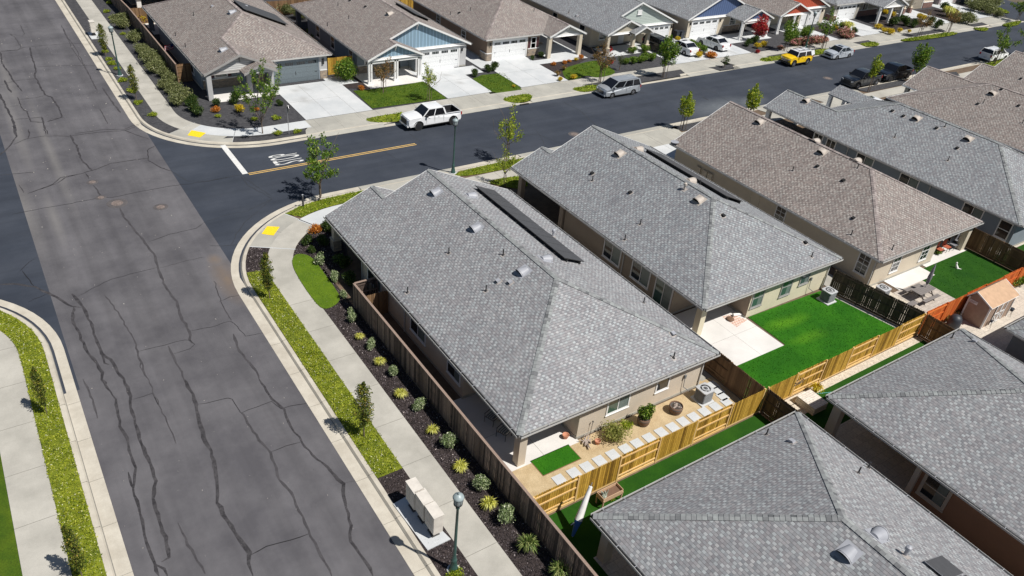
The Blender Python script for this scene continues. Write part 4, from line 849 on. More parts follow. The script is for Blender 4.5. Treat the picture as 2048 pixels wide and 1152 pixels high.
# ---------------------------------------------------------------- back-to-back row at the bottom right
G1 = House('house', 'grey-roofed house cut by the bottom edge, with a hip end towards the yellow fence', 17.6, 31.4, 15.95, 27, -1, 'gable', None, 'grey', 'sand', vent='ventm')
G1.walls([(4.2,0.4),(13.35,0.4),(13.35,26.5),(0.45,26.5),(0.45,5.2),(4.2,5.2)]); G1.column(0.6, 0.6, 0.46, 'st_sand', name='patio_post')
G1.vents('eyebrow', [b4(1015,1020), b4(1190,915)]); G1.vents('box', [b4(690,370)]); G1.vents('pipe', [b4(540,325), b4(1078,550), b4(1135,520)]); G1.vents('turret', [b4(1350,1030)])
q = [G1.hit(*b4(1455,1080))]; 
if q[0][0]:
    a = q[0][0]; n = q[0][1]; mb = MB()
    for k in range(4):
        y1 = a.y-1.05*k; p0 = Vector((a.x, y1-.5, a.z))+n*0.13; p1 = p0+Vector((1.65,0,-1.65*S_)); mb.obox(p0, p1, (0,.5,0), n*.02, 1); mb.obox(p0+n*.021, p1+n*.021, (0,.48,0), n*.002, 0)
    mb.build('solar_panel', [M['solar'], M['alu']], G1.root)
G2 = House('house', 'grey-roofed house at the right edge above the narrow strip of turf, rusty wall in shade', 33.95, 47.2, 15.97, 27, -1, 'gable', None, 'grey', 'rust')
G2.walls([(5.2,0.4),(12.8,0.4),(12.8,26.5),(0.45,26.5),(0.45,5.6),(5.2,5.6)]); G2.column(0.62, 0.55, 0.5, 'st_beige', name='patio_post')
G2.window(0.45, 6.6, 1.15, 1.35, 1.5, 'w', 'h', 'st_beige', wide=0.16); G2.vents('box', [c6(1735,1055)]); G2.vents('pipe', [c6(1590,1030)])
mb = MB(); p = G2.T(0.2, 5.55, 0); mb.box((p.x, p.y-.12, ZB), (p.x+.45, p.y+.12, 2.57)); mb.build('pilaster', M['st_beige'], G2.root)
G3 = House('house', 'corner of a grey shingle roof at the right edge beside the garden shed', 50.0, 63.4, 14.6, 27, -1, 'gable', None, 'grey2', 'slate'); G3.walls([(0.45,0.4),(13,0.4),(13,26),(0.45,26)])
# ---------------------------------------------------------------- row north of the street, facing the camera
def north(name, label, x0, x1, yf, depth, *a, **k): return House(name, label, x0, x1, yf+depth, depth, -1, *a, **k)
T1 = north('house', 'brown-roofed house with a slate blue garage door on the far street corner', 17.67, 31.15, 77.1, 22.2, 'hip', ('w', 3.55, 1.95), 'brown', 'bluegrey', trim='fascia', vent='ventm')
L = T1.L
T1.walls([(0.45,4.6),(3.9,4.6),(3.9,0.4),(13.03,0.4),(13.03,L-0.3),(6.8,L-0.3),(6.8,L-1.3),(0.45,L-1.3)])
T1.wallm = M['st_bluegrey']; T1.gable('porch', 'sid_white', trimz=True)
T1.column(0.45, L+1.6, 0.46, 'st_lgrey'); T1.column(4.4, L+1.2, 0.42, 'st_lgrey'); T1.column(6.45, L+1.6, 0.42, 'st_lgrey'); T1.column(0.5, 0.6, 0.5, 'st_bluegrey', name='patio_post')
T1.garage(7.2, 12.1, L-0.3, 'gd_slate', lights=False); T1.window(2.4, L-1.3, 1.1, 1.0, 1.6, 'f', '', shutters=True); T1.door(5.3, L-1.3); T1.window(0.45, L-4.2, 0.9, 1.5, 1.5, 'w', 'h', 'bluef')if False else T1.window(0.45, L-4.2, 0.9, 1.5, 1.5, 'w', 'h')
T1.stonebase([(12.25, L-0.26, 13.03, L-0.26), (0.6, L-1.26, 4.3, L-1.26), (6.05, L-1.26, 6.75, L-1.26)], 0.9)
mb = MB(); a = T1.T(12.2, L-0.28, ZB); mb.box((a.x, a.y-.05, ZB+.98), (a.x+.85, a.y, 2.55)); mb.build('corner_pier', M['st_lgrey'], T1.root)
p = T1.T(12.6, L-0.25, ZB+1.9); mb = MB(); mb.box((p.x-.1, p.y-.16, p.z-.3), (p.x+.1, p.y-.06, p.z+.25)); mb.build('wall_lamp', M['lampm'], T1.root)
def entry(H, xc, w, yf, sl, roofm, frontm, trim, ybk=2.2):
    "small gabled entry roof in front of the porch"
    e = H.e+0.0; a = H.T(xc-w, yf, e); b = H.T(xc+w, yf, e); k = H.T(xc, yf, e+w*sl); f = Vector((0, -H.d*ybk, 0)); mb = MB()
    for q in ([a, k, k+f, a+f], [b, b+f, k+f, k]):
        mb.face(q, 0); mb.face([p-Vector((0,0,.09)) for p in q][::-1], 1)
    o = mb.build('entry_roof', [roofm, M['fascia']], H.root); mb = MB(); s_ = Vector((0, -H.d*0.3, 0))
    mb.face([a+s_+Vector((.15,0,-.17)), b+s_-Vector((.15,0,.17)), k+s_-Vector((0,0,.12))], 0); mb.build('gable_wall', frontm, H.root)
    mb = MB()
    for q in (a, b): mb.obox(q+Vector((0, H.d*.02, -.09)), k+Vector((0, H.d*.02, -.09)), (0,.02,0), (0,0,.1))
    mb.build('barge_board', trim, H.root)
entry(T1, 5.1, 1.65, L+3.0, 0.46, T1.roofm, M['sid_white'], M['fascia'])
T1.vents('eyebrow', [c1(1357,72), c1(1305,292), z2(375,62)]); T1.vents('box', [c1(1243,38)]); T1.vents('pipe', [c1(1133,92), c1(1027,210), c1(1085,275)]); T1.solar([(462,2), (541,42), (552,46)])
T2 = north('house', 'brown-roofed house with pale blue gables and a white garage door', 33.75, 47.2, 75.55, 20.0, 'gable', ('w', 3.3, 1.7), 'brown', 'bluegrey', vent='vent_tan'); L = T2.L
T2.walls([(0.45,4),(3.9,4),(3.9,0.4),(13.0,0.4),(13.0,L-0.3),(6.6,L-0.3),(6.6,L-2.0),(0.45,L-2.0)]); mb = MB(); a, b = T2.T(6.6, L-.3, 0), T2.T(13.0, L-.3, 0); mb.box((a.x,a.y-.02,ZB),(b.x,a.y-.001,2.57)); mb.build('front_wall', M['st_lgrey'], T2.root); T2.gable('main', 'sid_blue'); T2.gable('porch', 'sid_blue')
for x in (0.4, 3.4, 6.2): T2.column(x, L+1.35, m='lg_trim' if 'lg_trim' in M else 'white', twin=True)
T2.garage(7.3, 12.0, L-0.3, 'gd_white'); T2.window(1.9, L-2.0, 1.0, 1.3, 1.5, 'f', 'h'); T2.door(5.1, L-2.0); T2.column(0.6, 0.6, 0.5, 'st_slate', name='patio_post')
for y in (L-8.5, L-3.5, L-12.8): T2.window(0.45, y, 0.9, 1.4, 1.5, 'w', 'h')
T2.stonebase([(0.5, L-1.96, 4.4, L-1.96)], 0.8); T2.beam(0.4, L+1.35, 6.3, L+1.35, 'white', 0.32)
T2.vents('eyebrow', [z2(1620,118), c2(500,-100)][:1]); T2.vents('box', [z2(1413,60), z2(1280,8)]); T2.vents('pipe', [z2(1270,160), z2(1178,48), z2(1090,222)]); T2.solar([z2(1650,30), z2(1840,140), z2(1975,205)])
T3 = north('house', 'brown-roofed house with stone piers, white garage door and an open side carport gable', 49.45, 63.05, 76.1, 19.0, 'hip', ('e', 2.75, 1.5), 'brown', 'brown', vent='vent_tan'); L = T3.L
T3.walls([(0.45,0.4),(7.9,0.4),(7.9,L-0.3),(0.45,L-0.3)]); mb = MB(); a, b = T3.T(.45, L-.3, 0), T3.T(7.9, L-.3, 0); mb.box((a.x,a.y-.02,ZB),(b.x,a.y-.001,2.57)); mb.build('front_wall', M['st_tan'], T3.root); T3.gable('porch', 'sid_white'); T3.column(8.3, L+1.2, 0.46, 'st_sand'); T3.column(12.9, L+1.2, 0.46, 'st_sand')
T3.garage(1.3, 6.0, L-0.3, 'gd_white'); T3.window(7.05, L-0.3, 0.6, 1.25, 1.5, 'f', 'h', shutters=True); T3.stonebase([(0.42, L-0.26, 1.1, L-0.26), (6.25, L-0.26, 7.9, L-0.26), (0.42, L-0.26, 0.42, L-1.6)], 0.85)
T3.window(0.45, L-5.6, 0.9, 1.0, 1.5, 'w', 'h', 'bluef' if 'bluef' in M else 'vinyl'); T3.window(0.45, L-11.8, 0.8, 1.4, 1.5, 'w', 'h')
T3.vents('box', [z3(508,112)]); T3.vents('pipe', [z3(430,125), z3(600,90), z3(1143,97)])
T4 = north('house', 'grey-roofed house with a pale green gable and a small entry gable over stone posts', 65.1, 78.6, 74.9, 20.0, 'gable', ('w', 3.45, 1.9), 'grey2', 'sand'); L = T4.L
T4.walls([(0.45,0.4),(13.05,0.4),(13.05,L-0.3),(8.2,L-0.3),(8.2,L-1.8),(0.45,L-1.8)]); T4.gable('main', 'sid_green'); T4.gable('porch', 'sid_tan')
T4.garage(8.9, 12.4, L-0.3, 'gd_white'); T4.column(0.5, L+1.5, 0.4, 'st_sand', 'stone'); T4.column(4.3, L+1.9, 0.4, 'st_sand', 'stone'); T4.column(6.7, L+1.9, 0.4, 'st_sand', 'stone'); T4.window(2.5, L-1.8, 1.1, 1.3, 1.5, 'f', 'h'); T4.door(5.6, L-1.8, m='white')
T4.window(7.5, L-1.8, 0.5, 1.1, 1.5, 'f', '', shutters=True); T4.window(0.45, L-3.6, 1.0, 1.5, 1.5, 'w', 'h', pane='glass'); T4.window(0.45, L-9.5, 0.9, 1.4, 1.5, 'w', 'h')
entry(T4, 5.5, 1.75, L+2.7, 0.46, T4.roofm, M['sid_tan'], M['white']); mb = MB(); q = T4.T(6.75, L-0.3, 4.4); mb.box((q.x-.35, q.y-.05, q.z-.25), (q.x+.35, q.y-.0, q.z+.3)); mb.box((q.x-.42, q.y-.09, q.z-.33), (q.x+.42, q.y, q.z-.25)); mb.build('gable_vent', M['white'], T4.root)
T4.vents('box', [z3(1510,135)]); T4.vents('pipe', [z3(1440,110)])
T5 = north('house', 'grey-roofed cream house with navy blue gables, white sedan on its drive', 80.8, 94.5, 75.1, 20.0, 'gable', ('e', 3.1, 3.0), 'grey2', 'sand'); L = T5.L
T5.walls([(0.45,0.4),(13.2,0.4),(13.2,L-1.0),(7.4,L-1.0),(7.4,L-0.3),(0.45,L-0.3)]); T5.gable('main', 'sid_navy'); T5.gable('porch', 'sid_navy')
T5.garage(1.2, 6.1, L-0.3, 'gd_white'); T5.column(7.9, L+2.7, twin=True); T5.column(13.1, L+2.7, twin=True); T5.beam(7.8, L+2.7, 13.2, L+2.7, 'white', 0.3); T5.window(10.0, L-1.0, 1.1, 1.3, 1.5, 'f', 'h'); T5.stonebase([(7.5, L-0.95, 11.4, L-0.95), (7.45, L-0.9, 7.45, L-0.3)], 0.85); T5.door(12.3, L-1.0)
T6 = north('house', 'grey-roofed cream house with bright red gables', 96.2, 109.6, 74.2, 20.0, 'gable', ('w', 3.6, 1.8), 'brown', 'sand'); L = T6.L
T6.walls([(0.45,0.4),(12.95,0.4),(12.95,L-0.3),(7.0,L-0.3),(7.0,L-2.0),(0.45,L-2.0)]); T6.gable('main', 'sid_red'); T6.gable('porch', 'sid_red')
T6.garage(7.6, 11.8, L-0.3, 'gd_white'); 
for x in (0.5, 3.6, 6.7): T6.column(x, L+1.5, twin=True)
T7 = north('house', 'brown-roofed grey house with red brick bases and white porch posts', 111.3, 124.9, 74.3, 20.0, 'hip', ('e', 3.3, 3.5), 'grey2', 'greige'); L = T7.L
T7.walls([(0.45,0.4),(13.1,0.4),(13.1,L-1.0),(6.6,L-1.0),(6.6,L-0.3),(0.45,L-0.3)]); T7.gable('porch', 'sid_white')
T7.root['label'] = 'grey-roofed grey house with red brick bases and three slanting white porch posts'
T7.garage(1.4, 5.6, L-0.3, 'gd_white'); T7.stonebase([(0.42, L-0.26, 1.1, L-0.26), (6.7, L-0.95, 12.6, L-0.95), (0.42, L-.26, .42, L-1.6)], 0.9, 'redbrick', 'white')
for x in (7.0, 9.9, 12.7): T7.column(x, L+3.1, 0.34, 'white')
T7.window(9.2, L-1.0, 1.2, 1.3, 1.5, 'f', 'v')
T8 = north('house', 'house with a tan garage door between red brick piers near the far crossing', 127.0, 140.6, 75.0, 18.0, 'gable', ('w', 3.3, 2.0), 'grey2', 'sand'); L = T8.L
T8.walls([(0.45,0.4),(13.1,0.4),(13.1,L-0.3),(0.45,L-0.3)]); T8.gable('main', 'sid_tan'); T8.garage(5.2, 9.8, L-0.3, 'gd_tan'); T8.column(2.4, L+1.0, 0.4, 'st_sand', 'redbrick'); T8.column(4.3, L+1.0, 0.4, 'st_sand', 'redbrick'); T8.stonebase([(10.1, L-.26, 12.9, L-.26)], 0.9, 'redbrick')
T9 = north('house', 'last house of the far row with a white garage door and stone porch piers', 142.3, 155.5, 75.4, 18.0, 'hip', ('e', 3.3, 2.6), 'grey2', 'mauve'); L = T9.L
T9.x1 = 150; T9.walls([(0.45,0.4),(7.6,0.4),(7.6,L-0.3),(0.45,L-0.3)]); T9.garage(1.0, 4.6, L-0.3, 'gd_white')
for x in (6.4, 9.4, 12.4): T9.column(x, L+2.2, 0.36, 'white', 'stone')
B1 = House('house', 'white-trimmed house past the far corner garden, only a post and patio edge in view', 17.8, 31.4, 104.6, 22, 1, 'gable', None, 'brown', 'slate', trim='white'); B1.walls([(4.2,0.4),(13,0.4),(13,21.5),(0.45,21.5),(0.45,5),(4.2,5)]); B1.column(0.55, 0.6, 0.5, 'white', name='patio_post')
# ================================================================== YARDS
ps = polysheet
ps('decomposed_granite', M['dg'], [[(16.35,18.72),(32.2,18.72),(32.2,22.6),(31.0,22.6),(31.0,21.9),(16.35,21.9)]], 0)
ps('bare_soil_side_yard', M['dirt'], [[(16.35,27.7),(17.95,27.7),(17.95,38.1),(16.35,38.1)]], 0)
ps('patio', M['patio'], [[(16.9,21.75),(21.75,21.75),(21.75,27.7),(16.9,27.7)]], 2)
mb = MB(); mb.box((16.9,24.4,Z(2)),(21.75,24.415,Z(2)+.003)); mb.box((19.5,21.75,Z(2)),(19.515,27.7,Z(2)+.004)); struct(mb, 'patio_joint', M['joint'])
mb = MB(); mb.box((18.62,20.72,ZB-.05),(21.1,21.9,Z(3)-.004)); struct(mb, 'turf_edging', M['fence_brn'])
ps('turf_patch', M['turf'], [[(18.66,20.76),(21.06,20.76),(21.06,21.86),(18.66,21.86)]], 4)
ps('turf_lawn', M['turf'], [[(32.4,18.72),(47.9,18.72),(46.4,25.3),(39.0,25.5),(38.9,22.2),(34.4,22.2),(34.4,21.6),(32.4,21.6)]], 1)
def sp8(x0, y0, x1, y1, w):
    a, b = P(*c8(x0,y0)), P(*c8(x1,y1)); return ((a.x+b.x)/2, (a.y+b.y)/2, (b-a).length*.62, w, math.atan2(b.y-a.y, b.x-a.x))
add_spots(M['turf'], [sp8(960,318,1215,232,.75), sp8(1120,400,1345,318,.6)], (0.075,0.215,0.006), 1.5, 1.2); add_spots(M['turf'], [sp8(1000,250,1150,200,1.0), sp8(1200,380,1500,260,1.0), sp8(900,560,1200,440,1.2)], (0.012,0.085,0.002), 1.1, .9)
ps('patio', M['patio'], [[(33.4,22.2),(38.75,22.2),(38.75,28.0),(33.4,28.0)]], 2)
ps('side_path', M['apron'], [[(32.5,22.2),(33.4,22.2),(33.4,45),(32.5,45)], [(31.3,22.2),(32.2,22.2),(32.2,45),(31.3,45)], [(47.3,24),(49.0,24),(49.0,45),(47.3,45)], [(63.2,24),(65.6,24),(65.6,48),(63.2,48)]], 1)
mb = MB(); mb.box((36.6,22.2,Z(2)),(36.612,28,Z(2)+.003)); mb.box((33.4,24.5,Z(2)),(38.75,24.512,Z(2)+.0035)); struct(mb, 'patio_joint', M['joint'])
M['weave'] = bricks('basket_weave_brick', (0.55,0.30,0.22), (0.62,0.38,0.30), (0.70,0.62,0.55), 0.2, 0.2, msize=0.025)
ps('brick_mat', M['weave'], [PP(c8, [(712,245),(762,232),(862,262),(800,305)])], 3)
M['paver'] = bricks('patio_pavers', (0.42,0.37,0.32), (0.52,0.46,0.40), (0.28,0.25,0.22), 0.45, 0.3); M['paver2'] = bricks('pale_pavers', (0.50,0.45,0.38), (0.60,0.54,0.46), (0.36,0.32,0.28), 0.5, 0.5)
ps('patio', M['patio'], [[(52.0,22.6),(56.6,22.6),(56.6,24.0),(52.0,24.0)], [(57.0,23.6),(62.8,23.6),(62.8,26.5),(57.0,26.5)]], 2)
ps('paved_terrace', M['paver'], [[(51.2,19.9),(54.9,19.9),(54.9,22.6),(51.2,22.6)]], 2); ps('gravel_bed', M['pebble'], [[(48.2,18.8),(51.2,18.8),(51.2,24),(47.2,24)]], 0)
ps('turf_lawn', M['turf_dark'], [[(54.9,18.8),(63.1,18.8),(63.1,23.6),(56.6,23.6),(56.6,22.6),(54.9,22.6)], [(16.4,12),(32.3,12),(32.3,18.55),(16.4,18.55)], [(32.5,15.2),(47.9,15.2),(47.9,18.06),(32.5,18.06)], [(63.4,19),(75,19),(75,22),(63.4,22)]], 0)
ps('pebble_strip', M['pebble'], [[(32.5,18.06),(47.9,18.06),(47.9,18.58),(32.5,18.58)], [(34.4,17.2),(35.2,17.2),(36.2,18.1),(34.4,18.1)]], 1)
ps('paved_terrace', M['paver2'], [[(48.2,14.6),(64,14.6),(64,18.55),(48.2,18.55)]], 0)
ps('patio', M['paver2'], [[(34,9.5),(39.2,9.5),(39.2,15.6),(34,15.6)], [(17.8,10),(21.8,10),(21.8,15.6),(17.8,15.6)], [(64.5,21.9),(75,21.9),(75,26),(64.5,26)]], 2)
ps('patio', M['patio'], [[(18.0,97),(22,97),(22,101.5),(18,101.5)], [(18.4,74.6),(25.0,74.6),(25.0,78.5),(18.4,78.5)], [(33.6,72.9),(40.6,72.9),(40.6,77.6),(33.6,77.6)]], 2)
ps('decomposed_granite', M['dg'], [[(15.8,101.5),(31,101.5),(31,106),(15.8,106)]], 0)
ps('mulch_bed', M['mulch'], [[(30.9,74.2),(33.6,72.9),(33.6,78),(33.2,90),(31.8,90),(31.8,77)], [(55.5,67.6),(56.5,70.3),(61,72.4),(62.6,73.2),(55.5,73.2)], [(106,67.6),(109.5,67.6),(109.5,73.8),(104.6,73)], [(116.2,67.6),(128,67.6),(128,74),(117.5,71.5)], [(134.2,67.6),(140,67.6),(140,74.5),(134.2,74.5)], [(147.2,67.6),(150,68),(150,73),(147.2,73.5)], [(78.6,67.6),(79.2,67.6),(79.2,74),(78.6,74)]], 2)
mb = MB(); mb.sheet([(46.55,24.6),(46.9,24.6),(48.0,18.8),(47.6,18.8)], Z(3)); struct(mb, 'mowing_strip', M['concrete'])
M['blades'] = island('turf_blades', [(0,(0.008,0.07,0.001)),(0.5,(0.025,0.15,0.003)),(1,(0.07,0.26,0.008))], 0.6, 0.2)
M['blades2'] = island('lawn_blades', [(0,(0.03,0.07,0.003)),(0.5,(0.09,0.16,0.006)),(1,(0.24,0.28,0.03))], 0.6, 0.2)
cover('turf_blades', [(32.5,18.9),(47.8,18.9),(46.3,25.2),(39.0,25.4),(38.9,22.1),(34.4,22.1),(34.4,21.6),(32.5,21.6)], 90, .07, M['blades'], .03, False)
cover('turf_blades', [(18.7,20.8),(21.0,20.8),(21.0,21.8),(18.7,21.8)], 200, .05, M['blades'], .02, False); cover('turf_blades', [(55,18.9),(63,18.9),(63,23.5),(56.7,23.5),(56.7,22.5),(55,22.5)], 60, .07, M['blades'], .02, False)
cover('lawn_blades', [(31.8,72.7),(31.7,68.1),(39.6,67.8),(39.6,72.7)], 45, .14, M['blades2'], .05, False); cover('lawn_blades', PP(z3, [(640,672),(775,792),(1022,760),(880,620),(700,645)]), 45, .14, M['blades2'], .05, False)
cover('lawn_blades', PP(z3, [(1400,625),(1440,685),(1600,640),(1680,664),(1840,624),(1700,520),(1560,545)]), 45, .15, M['blades2'], .06); M['blades3'] = island('bright_lawn_blades', [(0,(0.06,0.12,0.004)),(0.5,(0.13,0.22,0.008)),(1,(0.24,0.33,0.02))], 0.6, 0.2)
cover('lawn_blades', OVAL, 420, .07, M['blades3'], .06, False)
# ================================================================== FENCES
def fence(label, p0, p1, mat, h=1.83, cap=False, kick=True, alt=False, face=1, rails=None, base=ZB, group=None, gate=False, seed=0, dog=True):
    "board fence from p0 to p1; face=+1/-1: side (left/right of the run) that carries the boards"
    rnd = random.Random(seed+int(p0[0]*31+p0[1]*7)); a, b = Vector((*p0, base)), Vector((*p1, base)); t = (b-a).normalized(); Ln = (b-a).length; nrm = Vector((-t.y, t.x, 0))*face
    root = thing('gate' if gate else 'fence', label, 'gate' if gate else 'fence', a.lerp(b, .5), group=group)
    nb = max(1, round(Ln/2.44)); up = Vector((0,0,1)); bw = Ln/max(1, round(Ln/0.14)); n = round(Ln/bw)
    boards = MB(); rail = MB(); kb = MB(); cp = MB()
    for k in range(n):
        s0 = k*bw; bay = min(nb-1, int(s0/(Ln/nb))); sd = nrm*(-1 if (alt and bay % 2) else 1); q = a+t*(s0+bw/2)+sd*0.03
        hh = h-(0.0 if cap else rnd.uniform(0, 0.025)); z0 = 0.16 if kick else 0.02; g = (0.006+rnd.random()*0.006 if mat in ('fence_grey','fence_yel','fence_red') else (0.012 if rnd.random() < .14 else -0.001*(k % 2)))
        P0 = q+up*z0; P1 = q+up*hh; wv = t*(bw/2-g); hv = sd*0.009
        if cap or not dog: boards.obox(P0, P1, wv, hv)
        else:   # clipped top corners
            for sgn in (-1, 1): pass
            vs = []
            for o in (-hv, hv): vs += [P0-wv+o, P0+wv+o, P1+wv-up*.035+o, P1+wv*.55+o, P1-wv*.55+o, P1-wv-up*.035+o]
            boards.mesh(vs, [(5,4,3,2,1,0),(6,7,8,9,10,11)]+[(i,(i+1)%6,6+(i+1)%6,6+i) for i in range(6)])
    boards.build('fence_boards', M[mat], root)
    for k in range(nb+1):
        q = a+t*(Ln*k/nb); pm = MB(); pm.obox(q, q+up*(h-.03), t*.045, nrm*.045); pm.build('fence_post', M[rails or mat], root)
    for k in range(nb):
        q0, q1 = a+t*(Ln*k/nb+.05), a+t*(Ln*(k+1)/nb-.05); sd = nrm*(-1 if (alt and k % 2) else 1)
        for z in (0.35, h/2+.1, h-.22): rail.obox(q0-sd*.0+up*z, q1+up*z, up*.045, nrm*.019)
        if kick: kb.obox(q0+up*.08, q1+up*.08, up*.075, nrm*.022)
    rail.build('fence_rail', M[rails or mat], root); 
    if kick: kb.build('kick_board', M[rails or mat], root)
    if cap: cp.obox(a+up*(h+.02), b+up*(h+.02), nrm*.07, up*.02); cp.build('fence_cap', M[cap if isinstance(cap, str) else mat], root)
    return root
fence('long weathered grey fence with a cap board along the dark mulch bed', (16.25,11.5), (16.25,38.2), 'fence_grey', 1.83, cap=True, face=1, rails='fence_grey')
fence('short weathered fence return at the corner house beside the oval lawn', (16.3,38.2), (17.85,38.2), 'fence_grey', 1.83, cap='fence_cap_pale' if 'fence_cap_pale' in M else True, face=1)
fence('reddish gate in shade between the corner house wall and its long fence', (16.35,36.8), (17.85,36.8), 'fence_brn', 1.75, face=-1, gate=True)
fence('bright yellow board fence behind the stepping stones of the corner house', (16.4,18.65), (32.25,18.65), 'fence_yel', 1.83, alt=True, face=1, rails='fence_yrail')
fence('bright yellow board fence behind the vivid green lawn, beside the pebble strip', (32.55,18.65), (48.0,18.65), 'fence_yel', 1.83, alt=True, face=-1, rails='fence_yrail')
fence('brown fence between the corner house yard and the vivid green lawn', (32.3,18.8), (32.3,28.5), 'fence_brn', 1.83, alt=True, face=1, rails='fence_brn')
fence('dark shaded fence with light gaps between the vivid green lawn and the picnic table', (48.05,18.8), (46.9,25.0), 'fence_dark', 1.83, face=-1, rails='fence_dark')
fence('dark brown fence at the far end of the picnic table yard', (63.2,18.8), (63.2,27.0), 'fence_brn', 1.83, alt=True, face=-1, rails='fence_brn')
fence('red stained fence behind the garden shed and the picnic table', (48.3,18.7), (63.0,18.7), 'fence_red', 1.83, alt=True, face=1, rails='fence_red')
fence('dark brown fence at the tip of the bottom roof, between two turf strips', (32.4,18.5), (32.4,8.0), 'fence_dark', 1.83, face=1, rails='fence_dark')
fence('brown fence at the end of the pebble strip, beside the black barbecue cover', (48.05,18.5), (48.05,9.0), 'fence_brn', 1.83, alt=True, face=1, rails='fence_brn')
fence('red stained fence further right along the back yards, at the right edge', (63.4,18.7), (80.0,18.7), 'fence_red', 1.83, alt=True, face=1, rails='fence_red')
A_, B_, C_, D_ = P(*z1(1500,550),1.95), P(*z1(1100,70),1.95), P(*z1(985,0),1.95), P(*z1(1640,548),1.95)
fence('tall weathered fence beside the overgrown olive shrubs of the far corner garden', (A_.x,A_.y), (B_.x,B_.y), 'fence_grey', 1.83, cap=True, face=1)
fence('weathered fence beyond the far corner garden near the top edge', (B_.x,B_.y), (C_.x+.1,C_.y+12), 'fence_grey', 1.83, cap=True, face=1)
fence('short brown fence return at the far corner house, behind the shrubs', (A_.x,A_.y), (17.9,A_.y), 'fence_brn', 1.83, face=1)
fence('reddish fence across the far corner back garden beside the yellow bush', (B_.x+.1,B_.y), (18.0+13,B_.y), 'fence_brn', 1.83, face=-1)
fence('yellow side gate between the slate blue garage and the big green bush', (31.2,78.2), (33.9,78.2), 'fence_yel', 1.83, face=-1, gate=True)
fence('yellow side gate seen through the open porch gable beside the rock bank', (62.9,84.6), (65.0,84.6), 'fence_yel', 1.83, face=-1, gate=True)
fence('brown side gate beside the dustbins left of the navy gabled house', (78.2,77.8), (81.0,77.8), 'fence_brn', 1.83, face=-1, gate=True)
fence('brown back fence behind the pale blue gabled house', (31.6,100.5), (47.4,100.5), 'fence_brn', 1.83, face=-1)
fence('orange fence behind the blue gabled house at the top edge', (47.4,98.0), (63.0,98.0), 'fence_yel', 1.83, face=-1)
fence('brown divider fence behind the two brown-roofed houses', (32.3,84), (32.3,100.4), 'fence_brn', 1.83, face=1)
# ================================================================== YARD OBJECTS
for nm, c, r_ in (('terra', (0.50,0.22,0.13), 0.8), ('ac', (0.46,0.47,0.48), 0.5), ('acd', (0.16,0.17,0.18), 0.5), ('barrel', (0.16,0.09,0.055), 0.8), ('hoop', (0.10,0.095,0.09), 0.5), ('potsoil', (0.06,0.045,0.035), 0.95), ('plank', (0.56,0.38,0.24), 0.8), ('cloth', (0.80,0.79,0.76), 0.8), ('bluecl', (0.03,0.13,0.42), 0.7), ('greycl', (0.20,0.20,0.22), 0.8), ('greywd', (0.20,0.18,0.17), 0.8), ('shedw', (0.36,0.26,0.20), 0.8), ('shedr', (0.50,0.33,0.21), 0.9), ('beigem', (0.62,0.58,0.52), 0.5), ('stonew', (0.66,0.62,0.55), 0.9), ('cushion', (0.50,0.49,0.46), 0.85), ('cushion2', (0.10,0.13,0.13), 0.85), ('drift', (0.36,0.30,0.26), 0.9), ('green', (0.035,0.085,0.075), 0.45), ('lglass', (0.30,0.35,0.36), 0.2), ('redch', (0.42,0.10,0.05), 0.7), ('bin', (0.03,0.035,0.045), 0.5)):
    M[nm] = plain(nm+'_surface', c, r_, var=0.12)
def L_(fn, x, y, z=ZB): return P(*fn(x, y), z)
ctr = 0
STEPS = [(b3,1370,590),(b3,1455,550),(b3,1530,515),(b3,1605,478),(b3,1682,443),(b3,1757,410),(b3,1825,378),(b3,1895,345),(b3,1965,312),(b3,2032,282),(c8,485,858),(c8,548,830),(c8,610,800),(c8,676,772),(c8,742,747),(c8,718,712),(c8,690,678),(c8,662,645)]
for i, (fn, x, y) in enumerate(STEPS):
    q = L_(fn, x, y); mb = MB(); s_ = 0.30; mb.box((q.x-s_, q.y-s_, ZB-.03), (q.x+s_, q.y+s_, ZB+.035)); o = mb.build('stepping_stone', M['drive'], base=(q.x, q.y, ZB))
    tag(o, 'square pale stepping stone in tan gravel behind the yellow fence, %s from the left' % ORD[i] if i < 15 else 'square pale stepping stone beside the brown fence, %s back from the corner' % ORD[i-15], 'stepping stone', 'stepping stones in the corner house yard')
